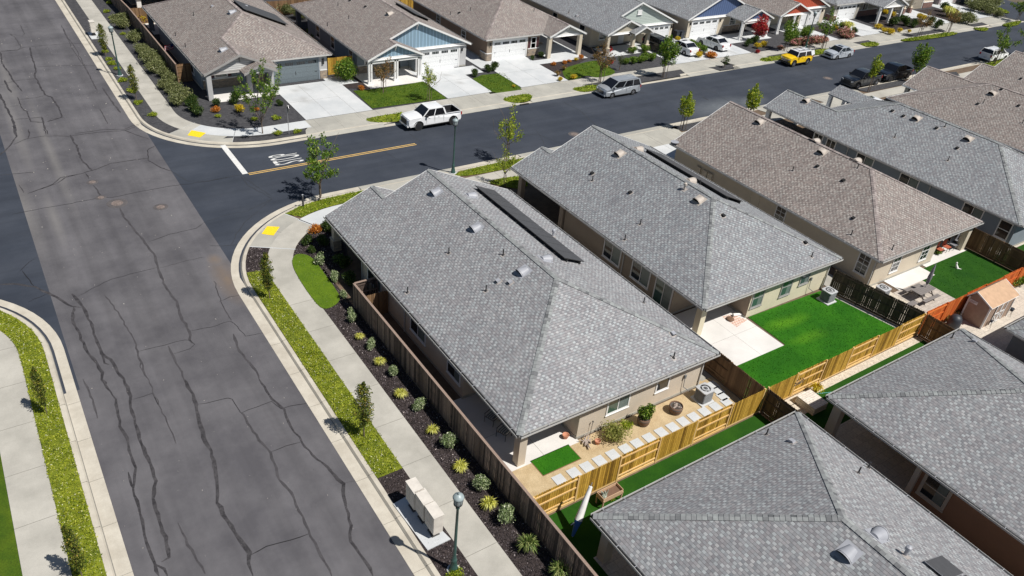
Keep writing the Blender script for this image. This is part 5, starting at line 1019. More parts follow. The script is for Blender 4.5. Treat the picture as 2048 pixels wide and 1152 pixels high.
def ac_unit(q, label, tmpl=[]):
    if tmpl: return copy_tree(tmpl[0], q, 0.0, 1.0, label, 'air conditioner', 'air conditioner units behind the houses')
    r = thing('air_conditioner', label, 'air conditioner', (0,0,0), group='air conditioner units behind the houses', local=True)
    def rr(w, z, n=5, rad=.12):
        out = []
        for cx, cy, a0 in ((1,1,0),(-1,1,90),(-1,-1,180),(1,-1,270)):
            for k in range(n): a = R_(a0+90*k/(n-1)); out.append(Vector((cx*(w-rad)+rad*math.cos(a), cy*(w-rad)+rad*math.sin(a), z)))
        return out
    mb = MB(); prof = []
    for k in range(13): z = .1+.055*k; prof += [(.385, z), (.40, z+.02), (.40, z+.04)]
    rows = [rr(w, z) for w, z in prof]; n = len(rows[0])
    for j in range(len(rows)-1):
        mt = 1
        for i in range(n): mb.face([rows[j][i], rows[j][(i+1)%n], rows[j+1][(i+1)%n], rows[j+1][i]], mt)
    mb.build('louvred_body', [M['ac'], M['acd']], r)
    mb = MB(); a_, b_, c_ = rr(.42, .82), rr(.42, .88), rr(.31, .90, rad=.30)
    for u_, v_ in ((a_, b_), (b_, c_)):
        for i in range(n): mb.face([u_[i], u_[(i+1)%n], v_[(i+1)%n], v_[i]], 0)
    mb.build('top_cover', M['ac'], r)
    mb = MB(); mb.face(rr(.31, .80, rad=.30), 0)
    for k in range(5):
        t = k*2*math.pi/5; mb.mesh([(0.05*math.cos(t+1.5),.05*math.sin(t+1.5),.82),(.28*math.cos(t),.28*math.sin(t),.81),(.28*math.cos(t+.6),.28*math.sin(t+.6),.84)], [(0,1,2)], 1)
    mb.cyl((0,0,.81),(0,0,.87),.07,n=10,m=1); f = mb.build('fan', [M['dark'], M['ac']], r)
    mb = MB()
    for k in range(14): t = k*math.pi/7; mb.obox((.04*math.cos(t),.04*math.sin(t),.895), (.31*math.cos(t),.31*math.sin(t),.895), (-.004*math.sin(t),.004*math.cos(t),0), (0,0,.004))
    for rr_ in (.12, .2): mb.lathe((0,0,.893), [(rr_,0),(rr_+.008,.004)], 20)
    mb.build('fan_guard', M['ac'], r)
    mb = MB(); mb.box((-.5,-.5,0),(.5,.5,.07)); mb.build('pad', M['drive'], r)
    tmpl.append(r); r.location = q; return r
q = L_(c8,597,735); ac_unit((30.15,20.98,ZB), 'round-fanned air conditioner on the tan gravel of the corner house'); ac_unit((45.75,24.3,ZB), 'air conditioner on a white pad at the edge of the vivid green lawn'); ac_unit((49.75,22.7,ZB), 'air conditioner half hidden behind the dark fence near the picnic table')
def line_set(x, y, lab):
    mb = MB(); mb.box((x-.06,y-.09,ZB+1.25),(x+.06,y,ZB+1.5)); mb.cyl((x,y-.05,ZB+1.25),(x+.05,y-.06,ZB+.6),.02,n=6); mb.cyl((x+.05,y-.06,ZB+.6),(x+.35,y-.35,ZB+.35),.025,n=6)
    tag(mb.build('cable_conduit', M['acd'], base=(x,y,ZB)), lab, 'conduit')
line_set(29.3,21.96,'thin grey conduit on the corner house wall leading to the air conditioner'); line_set(44.9,25.48,'thin conduit on the cream wall above the vivid green lawn')
def barrel(q, r, h, label, fill=None):
    t = thing('barrel_planter', label, 'planter', q, local=False, group='half barrel planters'); mb = MB(); mb.lathe(q, [(r*.8,0),(r*.95,h*.35),(r,h*.7),(r*.97,h),(r*.9,h),(r*.88,h*.8)], 20); mb.build('barrel', M['barrel'], t)
    mb = MB()
    for z in (.18,.72): rr_ = r*(.9 if z < .4 else 1.0); mb.lathe((q[0],q[1],q[2]+h*z), [(rr_*1.0,0),(rr_*1.015,.01),(rr_*1.015,.05),(rr_*1.0,.06)], 20)
    mb.build('hoop', M['hoop'], t); mb = MB(); mb.lathe((q[0],q[1],q[2]+h*.8), [(r*.9,0),(r*.5,.03),(.01,.04)], 16); mb.build('soil', M['potsoil'], t)
    if fill:
        mb = MB()
        for k in range(16): a = random.random()*6.28; d = random.random()*r*.7; s_ = random.uniform(.04,.1); mb.lathe((q[0]+d*math.cos(a), q[1]+d*math.sin(a), q[2]+h*.82), [(s_*.7,0),(s_,s_*.4),(s_*.6,s_*.8),(.01,s_*.9)], 7)
        mb.build('stones', M['drift'], t)
    return t
barrel(L_(b3,1858,262), .36, .5, 'half barrel planter holding a leafy green bush against the corner house'); barrel(L_(c8,437,800), .40, .5, 'open half barrel full of stones in the tan gravel', True)
def pot(q, r, label, grp='terracotta pots in the corner house yard'):
    mb = MB(); mb.lathe(q, [(r*.6,0),(r*.9,r*1.1),(r,r*1.15),(r,r*1.4),(r*.9,r*1.4),(r*.85,r*1.15),(.01,r*1.1)], 16); return tag(mb.build('terracotta_pot', M['terra'], base=q), label, 'pot', grp)
pot(L_(b3,1405,345), .19, 'terracotta pot standing on the white patio of the corner house'); pot(L_(b3,1592,378), .17, 'small terracotta pot in the tan gravel beside the driftwood')
mb = MB(); q = L_(b3,1525,385); rd = random.Random(3)
for k in range(16): a = rd.random()*6.28; d = Vector((math.cos(a),math.sin(a),rd.uniform(-.1,.8)))*rd.uniform(.2,.45); s0 = q+Vector((rd.uniform(-.2,.2),rd.uniform(-.15,.15),.12)); mb.cyl(s0, s0+d, .05, .015, 6)
tag(mb.build('driftwood', M['drift'], base=q), 'gnarled grey driftwood piece on gravel beside the patio step', 'driftwood')
mb = MB(); q = L_(b3,1548,330); mb.cyl(q, q+Vector((.05,0,.95)), .015, n=5); mb.lathe(q+Vector((.05,0,.95)), [(.03,0),(.06,.04),(.02,.1)], 8); tag(mb.build('garden_stake', M['hoop'], base=q), 'thin metal garden stake behind the driftwood', 'garden stake')
def patio_chair(q, rz, label, tmpl=[]):
    if tmpl: return copy_tree(tmpl[0], q, rz, 1.0, label, 'chair', 'patio chairs under the corner house roof')
    r = thing('patio_chair', label, 'chair', (0,0,0), group='patio chairs under the corner house roof', local=True)
    mb = MB()
    for sx in (-1,1):
        mb.cyl((sx*.3,-.28,0),(sx*.3,-.26,.62),.018,n=6); mb.cyl((sx*.3,.3,0),(sx*.3,.24,.62),.018,n=6); mb.cyl((sx*.3,-.3,.62),(sx*.3,.28,.6),.022,n=6); mb.cyl((sx*.3,.24,.4),(sx*.28,.42,1.05),.018,n=6)
    mb.obox((-.3,0,.4),(.3,0,.4),(0,.27,0),(0,0,.012)); mb.build('frame', M['pipe'], r)
    for nm, p0, p1, wv, hv in (('seat_cushion',(-.27,0,.47),(.27,0,.47),(0,.26,0),(0,0,.05)), ('back_cushion',(-.27,.32,.78),(.27,.32,.78),(0,.09,.28),(0,-.045,.02))):
        mb = MB(); a, b = Vector(p0), Vector(p1)
        for k in range(9): mb.obox(a.lerp(b,k/9), a.lerp(b,(k+1)/9), wv, hv, k % 2)
        mb.build(nm, [M['cushion'], M['cushion2']], r)
    tmpl.append(r); r.location = q; r.rotation_euler = (0,0,rz); return r
patio_chair(L_(b3,975,250), R_(-70), 'striped cushioned patio chair further in under the corner house roof'); patio_chair(L_(b3,1045,335), R_(-70), 'striped cushioned patio chair nearest the corner post')
M['bagc'] = plain('clear_plastic_bag', (0.38,0.42,0.35), 0.3, var=.3, scale=9)
# wooden trough planter with a white bag
q = L_(b3,1655,715); t = thing('wooden_planter', 'raised wooden trough planter with a white bag beside the yellow fence', 'planter', q); mb = MB(); w_, d_ = .62, .26
for sx in (-1,1):
    for sy in (-1,1): pm = MB(); pm.obox(q+Vector((sx*(w_-.05),sy*(d_-.04),0)), q+Vector((sx*(w_-.02),sy*d_,.62)), (.03,0,0), (0,.03,0)); pm.build('leg', M['plank'], t)
for a, b in (((-w_,-d_),(w_,-d_)),((w_,-d_),(w_,d_)),((w_,d_),(-w_,d_)),((-w_,d_),(-w_,-d_))): mb.obox(q+Vector((*a,.62)), q+Vector((*b,.62)), (.012,.012,0), (0,0,.14))
mb.build('trough', M['plank'], t); mb = MB(); mb.sheet([(q.x-w_,q.y-d_),(q.x+w_,q.y-d_),(q.x+w_,q.y+d_),(q.x-w_,q.y+d_)], q.z+.6); mb.build('soil', M['barrel'], t)
mb = MB(); rd = random.Random(5)
for k in range(12): a = rd.random()*6.28; c = q+Vector((-.38+.09*math.cos(a), .09*math.sin(a), .6)); mb.cyl(c, c+Vector((rd.uniform(-.12,.12),rd.uniform(-.1,.1),rd.uniform(.15,.4))), rd.uniform(.05,.09), .02, 5, smooth=False)
if 1: pass; tag(mb.build('white_bag', M['bagc'], base=q+Vector((-.38,0,.6))), 'crumpled pale plastic bag standing in the wooden trough planter', 'bag')
b0 = L_(b3,1445,925); b1 = b0+Vector((1.15,.55,2.35)); dv = (b1-b0); t = thing('folded_parasol', 'folded white and blue parasol leaning above the dark turf beside the bottom roof', 'parasol', b0)
mb = MB(); mb.cyl(b0, b1+dv.normalized()*.15, .02, n=6); mb.build('pole', M['alu'], t); mb = MB(); mb.cyl(b0+dv*.02, b0+dv*.34, .06, .19, 8); mb.build('blue_canopy', M['bluecl'], t); mb = MB(); mb.cyl(b0+dv*.34, b0+dv*.98, .19, .09, 8); mb.build('white_canopy', M['cloth'], t)
mb = MB(); mb.obox(b0+dv*.3-Vector((.4,0,0)), b0+dv*.3+Vector((.4,.1,0)), (0,.02,0), (0,0,.02)); mb.build('crossbar', M['alu'], t)
# picnic table with closed grey parasol
q = L_(c6,1390,775); t = thing('picnic_table', 'grey picnic table with benches on a paved terrace behind the brown-roofed house', 'table', q)
def slab(mb, c, lx, ly, th): mb.box((c[0]-lx,c[1]-ly,c[2]-th),(c[0]+lx,c[1]+ly,c[2]))
mb = MB()
for k in range(5): slab(mb, (q.x, q.y-.32+.16*k, q.z+.75), .95, .07, .04)
mb.build('tabletop', M['greywd'], t)
for sy in (-1,1):
    mb = MB()
    for k in range(2): slab(mb, (q.x, q.y+sy*(.68+.15*k), q.z+.45), .95, .065, .04)
    mb.build('bench', M['greywd'], t)
for sx in (-1,1):
    for sy in (-1,1): mb = MB(); mb.obox((q.x+sx*.6,q.y+sy*.75,q.z),(q.x+sx*.6,q.y+sy*.2,q.z+.72),(.02,0,0),(0,.05,.0)); mb.build('leg', M['greywd'], t)
    mb = MB(); mb.box((q.x+sx*.6-.02,q.y-.8,q.z+.36),(q.x+sx*.6+.02,q.y+.8,q.z+.41)); mb.build('stretcher', M['greywd'], t)
t2 = thing('closed_parasol', 'closed grey parasol standing through the picnic table', 'parasol', q+Vector((.35,.1,0))); c = q+Vector((.35,.1,0)); mb = MB(); mb.cyl(c, c+Vector((0,0,2.75)), .022, n=8); mb.build('pole', M['alu'], t2)
mb = MB(); mb.lathe(c, [(.05,1.0),(.13,1.15),(.15,1.6),(.10,2.2),(.05,2.6),(.01,2.72)], 9); mb.build('canopy', M['greycl'], t2); mb = MB(); mb.lathe(c, [(.22,0),(.24,.05),(.06,.12)], 12); mb.build('base', M['hoop'], t2)
q = L_(c6,1330,850); mb = MB(); slab(mb, (q.x-.3, q.y+.1, q.z+.45), .8, .2, .05)
for sx in (-1,1): mb.box((q.x-.3+sx*.6-.03,q.y-.05,q.z),(q.x-.3+sx*.6+.03,q.y+.25,q.z+.4))
tag(mb.build('loose_bench', M['greywd'], base=q), 'loose grey bench in the fence shadow left of the picnic table', 'bench')
def figurine(q, label, s=1.0):
    mb = MB(); mb.cyl(q+Vector((-.15,.0,.2))*s, q+Vector((.2,.05,.22))*s, .09*s, .07*s, 8); mb.cyl(q+Vector((.18,.05,.22))*s, q+Vector((.3,.06,.38))*s, .05*s, .06*s, 8)
    for x, y in ((-.12,.05),(-.12,-.05),(.16,.08),(.16,0)): mb.cyl(q+Vector((x,y,0))*s, q+Vector((x,y,.2))*s, .025*s, n=6)
    return tag(mb.build('garden_ornament', M['cloth'], base=q), label, 'garden ornament')
q = L_(c6,1625,590); mb = MB(); mb.cyl(q+Vector((0,0,0)), q+Vector((-.1,.15,.35)), .12, .06, 8); mb.lathe(q+Vector((-.1,.15,.35)), [(.04,0),(.08,.05),(.07,.12),(.02,.17)], 8); mb.cyl(q, q+Vector((.15,-.25,.02)), .06, .03, 6)
tag(mb.build('garden_ornament', M['cloth'], base=q), 'small white ornament alone on the dark green lawn behind the parasol', 'garden ornament')
# garden furniture under the brown roof patio
for i, (x, y, cc) in enumerate(((1500,495,'redch'),(1545,480,'redch'),(1590,465,'greycl'),(1625,445,'greycl'))):
    q = L_(c6,x,y); t = thing('garden_chair', '%s garden chair under the brown roof patio, %s from the left' % ('red' if cc == 'redch' else 'grey', ORD[i]), 'chair', q, group='garden chairs under the brown roof patio'); mb = MB(); slab(mb, (q.x,q.y,q.z+.45), .27, .27, .05); mb.build('seat', M[cc], t)
    mb = MB(); mb.box((q.x-.27,q.y+.22,q.z+.45),(q.x+.27,q.y+.27,q.z+.95)); mb.build('backrest', M[cc], t)
    for sx in (-1,1):
        for sy in (-1,1): mb = MB(); mb.cyl((q.x+sx*.24,q.y+sy*.24,q.z),(q.x+sx*.24,q.y+sy*.24,q.z+.42),.02,n=5); mb.build('leg', M['hoop'], t)
# garden shed
x0, x1, y0, y1 = 52.95, 56.3, 16.9, 18.4; t = thing('garden_shed', 'small tan garden shed with white trim and crossed white doors beside the red fence', 'shed', ((x0+x1)/2,(y0+y1)/2,ZB)); zw, zr = 2.0, 2.55
mb = MB(); mb.prism([(x0,y0),(x1,y0),(x1,y1),(x0,y1)], ZB, zw-.1); ym = y1-.35
for x in (x0, x1): mb.face([(x,y0,zw-.1),(x,y1,zw-.1),(x,ym,zr-.05)])
mb.build('wall', M['shedw'], t); mb = MB(); o = .15
for sy, ye in ((-1,y0-o),(1,y1+o)):
    f = [(x0-o,ye,zw-.05),(x1+o,ye,zw-.05),(x1+o,ym,zr),(x0-o,ym,zr)]; mb.face(f, 0); mb.face([(a,b,c-.05) for a,b,c in f][::-1], 1)
mb.build('roof', [M['shedr'], M['white']], t); mb = MB()
for x in (x0-o, x1+o):
    for ye in (y0-o, y1+o): mb.obox((x,ye,zw-.09),(x,ym,zr-.04),(.02,0,0),(0,0,.05))
for x, y in ((x0,y0),(x1,y0),(x0,y1),(x1,y1)): mb.box((x-.05,y-.05,ZB),(x+.05,y+.05,zw-.06))
mb.build('trim', M['white'], t)
for k, xa in ((0, x0+1.0), (1, x0+1.72)):
    mb = MB(); xb = xa+.68; y = y0-.02; mb.box((xa,y-.015,ZB+.05),(xb,y,zw-.15), 0)
    for a, b in (((xa,.1),(xb,.1)),((xa,1.72),(xb,1.72)),((xa,.9),(xb,.9))): mb.obox((a[0],y-.03,ZB+a[1]),(b[0],y-.03,ZB+b[1]),(0,0,.045),(0,.012,0),1)
    for x in (xa+.03, xb-.03): mb.obox((x,y-.032,ZB+.06),(x,y-.032,ZB+1.76),(.045,0,0),(0,.012,0),1)
    mb.obox((xa,y-.03,ZB+.1),(xb,y-.03,ZB+.9),(.03,0,.03),(0,.01,0),1); mb.obox((xb,y-.034,ZB+.1),(xa,y-.034,ZB+.9),(.03,0,.03),(0,.01,0),1); mb.build('door', [M['shedw'], M['white']], t)
mb = MB(); mb.box((x0-.03,ym-.28,1.55),(x0-.001,ym+.28,1.78), 0); sgn = mb.build('sign', M['white'], t); mb = MB()
for j, z in enumerate((1.72,1.66,1.60)):
    for k in range(5-j): mb.box((x0-.036,ym+.2-.09*k-.06,z-.018),(x0-.031,ym+.2-.09*k,z+.012))
mb.build('sign_lettering', M['greycl'], sgn)
q = L_(c6,1590,965); mb = MB(); mb.lathe(q, [(.40,0),(.44,.4),(.42,.75),(.30,.98),(.1,1.06),(.01,1.07)], 16); tag(mb.build('barbecue_cover', M['bin'], base=q), 'black covered barbecue between the brown fence and the shed', 'barbecue')
for i, (x, y, s_) in enumerate(((1752,925,.13),(1822,962,.11),(1950,890,.16))):
    q = L_(c6,x,y); t = thing('plant_stand', 'small wire plant stand with a dark pot near the shed, %s from the left' % ORD[i], 'plant stand', q, group='wire plant stands by the shed'); mb = MB()
    for k in range(3): a = k*2.1; mb.cyl(q+Vector((.18*math.cos(a),.18*math.sin(a),0)), q+Vector((.1*math.cos(a),.1*math.sin(a),.5)), .012, n=5)
    mb.build('legs', M['hoop'], t); mb = MB(); mb.lathe(q+Vector((0,0,.45)), [(s_*.7,0),(s_,s_*1.3),(s_*.8,s_*1.3)], 10); mb.build('pot', M['bin'], t)
# pale stone bench wall beside the pebble strip, hose
mb = MB(); q = PP(c8, [(1150,738),(1215,705),(1308,790),(1240,822)]); xs = [p.x for p in q]; ys = [p.y for p in q]; mb.box((min(xs),min(ys),ZB),(max(xs),max(ys),ZB+.5)); tag(mb.build('stone_block_bench', M['paver2'] if False else M['stone_w'] if 'stone_w' in M else bricks('pale_block_wall',(0.66,0.60,0.52),(0.74,0.68,0.60),(0.40,0.36,0.30),0.35,0.14), base=(min(xs),min(ys),ZB)), 'low pale stone block bench at the end of the pebble strip', 'bench')
q = L_(c8,1175,640,1.1); t = thing('wall_ornament', 'round metal wall ornament with little balls hanging on the yellow fence', 'wall ornament', (q.x,18.58,1.0)); mb = MB(); cx, cy, cz = q.x, 18.585, 1.15
for k in range(7): a = R_(-20+220*k/6); mb.cyl((cx,cy,cz-.15),(cx+.38*math.cos(a),cy,cz+.3*math.sin(a)),.012,n=5); mb.lathe((cx+.38*math.cos(a),cy,cz+.3*math.sin(a)-.04),[(.01,0),(.045,.04),(.01,.08)],7)
mb.build('metal_rays', M['hoop'], t)
mb = MB(); q0 = L_(c8,1262,695)
for k in range(8): mb.cyl(q0+Vector((.13*k,-.05*k,.02)), q0+Vector((.13*(k+1),-.05*(k+1)-.02*(k%3),.02)), .02, n=5)
tag(mb.build('garden_hose', plain('teal_hose',(0.05,0.30,0.28),0.5), base=q0), 'thin teal garden hose on the turf beside the stone bench', 'hose')
q = L_(c8,760,262); mb = MB(); mb.lathe(q, [(.22,0),(.28,.08),(.26,.12),(.1,.14),(.01,.13)], 14); tag(mb.build('fire_bowl', M['barrel'], base=q), 'small dark fire bowl on the brick mat beside the vivid green lawn', 'fire bowl')
q = L_(c8,800,240); mb = MB(); mb.cyl(q+Vector((-.3,.1,.12)), q+Vector((.3,-.1,.12)), .12, .09, 8); tag(mb.build('rolled_cover', M['cloth'], base=q), 'rolled white cover lying by the brick mat near the patio wall', 'cover')
for i, (x, y) in enumerate(((835,375),(880,375))):
    q = L_(z4,x,y); t = thing('wheelie_bin', '%s dark wheelie bin beside the garage of the navy gabled house' % ('left' if i == 0 else 'right'), 'bin', q, group='wheelie bins'); mb = MB(); mb.mesh([(q.x-.25,q.y-.3,q.z),(q.x+.25,q.y-.3,q.z),(q.x+.25,q.y+.3,q.z),(q.x-.25,q.y+.3,q.z),(q.x-.31,q.y-.37,q.z+1),(q.x+.31,q.y-.37,q.z+1),(q.x+.31,q.y+.37,q.z+1),(q.x-.31,q.y+.37,q.z+1)],[(0,3,2,1),(0,1,5,4),(1,2,6,5),(2,3,7,6),(3,0,4,7)]); mb.build('body', M['bin'], t)
    mb = MB(); mb.box((q.x-.33,q.y-.4,q.z+1),(q.x+.33,q.y+.38,q.z+1.07)); mb.build('lid', M['bin'], t)
# flag on the far corner house
q = P(*z1(1478,372),1.9); t = thing('flag', 'small striped flag hanging from the wall of the far corner house', 'flag', q)
mb = MB(); fl = [plain('flag_red',(0.55,0.03,0.05),0.8), plain('flag_white',(0.75,0.73,0.74),0.8), plain('flag_blue',(0.03,0.05,0.18),0.8)]
d0 = Vector((-.95,-.25,0)); 
for k in range(7):
    for j in range(6):
        def pt(u, v): return q+d0*u+Vector((0,.08*math.sin(u*7+v*2),-.55*v-.1*u*u))
        u0, u1, v0, v1 = j/6, (j+1)/6, k/7, (k+1)/7; mb.face([pt(u0,v0),pt(u1,v0),pt(u1,v1),pt(u0,v1)], 2 if (u1 < .45 and v1 < .6) else k % 2)
mb.build('cloth', fl, t); mb = MB(); mb.cyl(q+Vector((.25,.05,-.5)), q+Vector((0,0,.15)), .015, n=5); mb.build('pole', M['white'], t)
# low rocks bank seen through the open porch gable
for k in range(34):
    x = random.uniform(58.6,62.3); y = 79.5+random.random()*5.5; s_ = random.uniform(.18,.4); mb = MB(); mb.lathe((x+4.0 if False else x+4.1*0,y,ZB), [(s_*.8,0),(s_,s_*.4),(s_*.7,s_*.8),(.02,s_*.95)], 6)
    if k < 20: tag(mb.build('rock', M['drift'], base=(x,y,ZB)), 'tan rock in the bank beyond the open porch gable', 'rock', 'rocks of the bank beyond the open porch gable')
# ================================================================== VEHICLES
M['tyre'] = plain('tyre_rubber', (0.018,0.018,0.018), 0.85); M['rim'] = plain('alloy_rim', (0.45,0.46,0.48), 0.3, 0.7, 0.05); M['rimd'] = plain('dark_rim', (0.05,0.05,0.055), 0.4, 0.5, 0.05)
M['trimblk'] = plain('black_plastic_trim', (0.02,0.02,0.022), 0.6); M['chrome'] = plain('chrome', (0.6,0.6,0.62), 0.15, 1.0, 0.05); M['redl'] = plain('red_lamp_lens', (0.35,0.01,0.01), 0.2); M['clearl'] = plain('clear_lamp_lens', (0.65,0.68,0.72), 0.1)
M['plate'] = plain('number_plate', (0.65,0.65,0.62), 0.4)
for nm, c, mt in (('white', (0.80,0.81,0.82), 0), ('silver', (0.42,0.45,0.48), .35), ('lsilver', (0.55,0.59,0.64), .25), ('yellow', (0.85,0.55,0.005), 0), ('dgrey', (0.055,0.06,0.068), .4), ('black', (0.008,0.011,0.018), .1), ('maroon', (0.09,0.008,0.012), .2)):
    M['car_'+nm] = paint('car_paint_'+nm, c, 0.28, mt)
def arch(xc, r, zb, n=8): return [(xc+r*math.cos(math.pi*k/n), zb+max(0, r*math.sin(math.pi*k/n))) for k in range(n+1)]
SPEC = dict(
 pickup=dict(L=5.85, W=2.02, wb=3.7, wx=1.78, R=.42, zb=.42, hood=1.22, belt=1.27, nose=2.86, cowl=1.38, cab=(1.32,.62,-.92,-1.12), roof=1.93, bed=(-1.22,-2.80), tail=-2.9, deck=1.27),
 van=dict(L=5.1, W=1.96, wb=3.03, wx=1.58, R=.33, zb=.28, hood=1.02, belt=1.10, nose=2.52, cowl=1.72, cab=(1.75,.72,-2.25,-2.46), roof=1.75, tail=-2.54, deck=1.10),
 suv=dict(L=4.67, W=1.90, wb=2.69, wx=1.38, R=.39, zb=.42, hood=1.15, belt=1.22, nose=2.2, cowl=.98, cab=(.95,.60,-2.02,-2.16), roof=1.80, tail=-2.28, deck=1.22),
 sedan=dict(L=4.55, W=1.80, wb=2.62, wx=1.32, R=.32, zb=.24, hood=.88, belt=.96, nose=2.25, cowl=1.05, cab=(1.12,.28,-1.05,-1.72), roof=1.45, tail=-2.28, deck=1.02),
 bigsuv=dict(L=4.9, W=1.95, wb=2.85, wx=1.48, R=.37, zb=.32, hood=1.05, belt=1.15, nose=2.4, cowl=1.2, cab=(1.25,.5,-2.1,-2.36), roof=1.72, tail=-2.45, deck=1.15))
def make_car(kind, col, label, cat, rim='rim', roofcol=None, group=None, darkglass=True):
    s = SPEC[kind]; Wd = s['W']/2; R = s['R']; zb = s['zb']; bm_ = M['car_'+col]; rf = M['car_'+(roofcol or col)]
    r = thing('parked_'+{'pickup':'pickup_truck','van':'minivan','suv':'off_roader','sedan':'sedan','bigsuv':'suv'}[kind], label, cat, local=True, group=group)
    xf, xr = s['wx'], s['wx']-s['wb']; nz, tl = s['nose'], s['tail']; ar = R+.07
    low = [(tl+.06, zb+.02)]+arch(xr, ar, zb)[::-1]+arch(xf, ar, zb)[::-1]+[(nz-.12, zb-.02)]
    top = [(nz, zb+.16), (nz+.01, s['hood']-.30), (nz-.10, s['hood']-.06), (nz-.45, s['hood']+.0), (s['cowl'], s['hood']+.06 if kind != 'pickup' else s['hood']+.04), (s['cab'][0]-.1, s['belt'])]
    if kind == 'pickup': top += [(s['bed'][0]+.02, s['belt']), (s['bed'][0], s['deck']+.0), (tl+.02, s['deck']+.01), (tl, s['deck']-.12), (tl-.01, zb+.18)]
    elif kind == 'sedan': top += [(s['cab'][2]-.2, s['belt']+.03), (s['cab'][3]-.05, s['deck']), (tl+.12, s['deck']-.02), (tl, s['deck']-.14), (tl-.02, zb+.22)]
    else: top += [(s['cab'][3]+.05, s['belt']+.02), (tl+.03, s['deck']-.03), (tl, s['deck']-.3), (tl-.02, zb+.18)]
    prof = low+top; n = len(prof); mb = MB(); nl = len(low)
    # lateral stations: the section narrows to the top and to the nose
    def station(u):
        out = []
        for i, (x, z) in enumerate(prof):
            k = (z-zb)/(s['belt']-zb); end = max(0, (abs(x)-1.6)/(max(nz, -tl)-1.6)); y = Wd*(1-.045*max(0, k)**2-.10*end**2.2)
            dz = 0.0
            if i >= nl and k > .75 and abs(u) > .93: dz = -.035
            crown = .035*(1-u*u) if (i >= nl and k > .75) else 0
            xx = x-(.10*(u*u) if x > 1.9 else 0)+(.06*u*u if x < tl+.4 else 0)
            out.append(Vector((xx, y*u, z+dz+crown)))
        return out
    us = [-1,-.94,-.5,0,.5,.94,1]; st = [station(u) for u in us]
    for j in range(len(us)-1):
        for i in range(n):
            a, b = st[j][i], st[j][(i+1) % n]; c, d = st[j+1][(i+1) % n], st[j+1][i]
            inbed = kind == 'pickup' and -2.8 < (a.x+b.x)/2 < s['bed'][0]+.01 and i >= nl and (a.z+b.z)/2 > 1.15 and abs(us[j]+us[j+1]) < 1.85
            if inbed: continue
            und = i < nl-1 and False
            mb.face([a, d, c, b], 0 if i >= nl-1 or i == n-1 else 1, smooth=i >= nl)
    mb.face(st[0], 0); mb.face(st[-1][::-1], 0)
    if kind == 'pickup':    # bed well
        xa, xb, yw, zf, zt = s['bed'][1], s['bed'][0], Wd*.86, .72, s['deck']+.0
        for f in ([(xa,-yw,zf),(xb,-yw,zf),(xb,yw,zf),(xa,yw,zf)], [(xa,-yw,zf),(xa,-yw,zt),(xb,-yw,zt),(xb,-yw,zf)], [(xa,yw,zf),(xb,yw,zf),(xb,yw,zt),(xa,yw,zt)], [(xa,-yw,zf),(xa,yw,zf),(xa,yw,zt),(xa,-yw,zt)], [(xb,-yw,zf),(xb,-yw,zt),(xb,yw,zt),(xb,yw,zf)]): mb.face(f, 1)
        for y in (-1, 1): mb.box((xa,y*yw,zt-.03),(xb,y*Wd*.955,zt+.005), 0)
        mb.box((xa-.08,-Wd*.87,zt-.05),(xa+.0,Wd*.87,zt+.006), 0)
    body = mb.build('body', [bm_, M['trimblk']], r, uv=False)
    # cabin
    x0, x1, x2, x3 = s['cab']; zb_, zt = s['belt']-.02, s['roof']; wb_, wt = Wd*.93, Wd*.76
    B = [Vector((x0,-wb_,zb_)), Vector((x0,wb_,zb_)), Vector((x3,wb_,zb_)), Vector((x3,-wb_,zb_))]
    Tt = [Vector((x1,-wt,zt-.06)), Vector((x1,wt,zt-.06)), Vector((x2,wt,zt-.06)), Vector((x2,-wt,zt-.06))]
    mb = MB()
    for i in range(4): mb.face([B[i], B[(i+1)%4], Tt[(i+1)%4], Tt[i]], 0)
    mb.build('windows', M['cglass'], r, uv=False)
    mb = MB(); K = 6; N_ = 4   # crowned roof skin
    def rp(u, v, t=0): # u along, v across
        x = x1+(x2-x1)*u; y = wt*(2*v-1); return Vector((x, y, zt-.06+.075*math.sin(math.pi*min(1,max(0,.06+u*.88)))*(1-(2*v-1)**2*.65)+t))
    for i in range(K):
        for j in range(N_): mb.face([rp(i/K,j/N_), rp(i/K,(j+1)/N_), rp((i+1)/K,(j+1)/N_), rp((i+1)/K,j/N_)][::-1], 0, True)
    rim_ = [rp(0,0),rp(0,1),rp(1,1),rp(1,0)]
    for i in range(4):
        a, b = rim_[i], rim_[(i+1)%4]; mb.face([a, b, b-Vector((0,0,.05)), a-Vector((0,0,.05))], 0)
    def pil(a, b, w=.045, o=.012):
        a, b = Vector(a), Vector(b); t = (b-a).normalized(); y = 1 if (a.y+b.y) > 0 else -1; up = Vector((0, y, .2)).normalized(); sd = t.cross(up).normalized(); mb.obox(a+up*o*.3, b+up*o*.3, sd*w, up*o, 0)
    for y in (0, 1):
        i0, i1, i2, i3 = (B[y], Tt[y], Tt[3-y], B[3-y])
        pil(i0, i1); pil(i3, i2, .07 if kind != 'suv' else .3)
        for k in ((.48,) if kind in ('pickup','sedan') else (.40,.72) if kind != 'suv' else (.52,)):
            a = i0.lerp(i3, k); b = i1.lerp(i2, k); pil(a, b, .035 if kind != 'suv' else .06)
        pil(i1+Vector((0,0,.0)), i2, .03)
    if kind in ('van','bigsuv','suv','pickup'): mb.obox(B[2]+Vector((0,0,.04)), B[3]+Vector((0,0,.04)), (0.01,0,0), (0,0,.05))
    mb.build('roof', rf, r, uv=False)
    if kind in ('van', 'bigsuv'):
        for y in (-1, 1): m2 = MB(); m2.obox((x1-.3,y*wt*.9,zt+.0),(x2+.3,y*wt*.9,zt+.0),(0,.02,0),(0,0,.02)); m2.build('roof_rail', M['trimblk'] if kind == 'bigsuv' else M['rim'], r, uv=False)
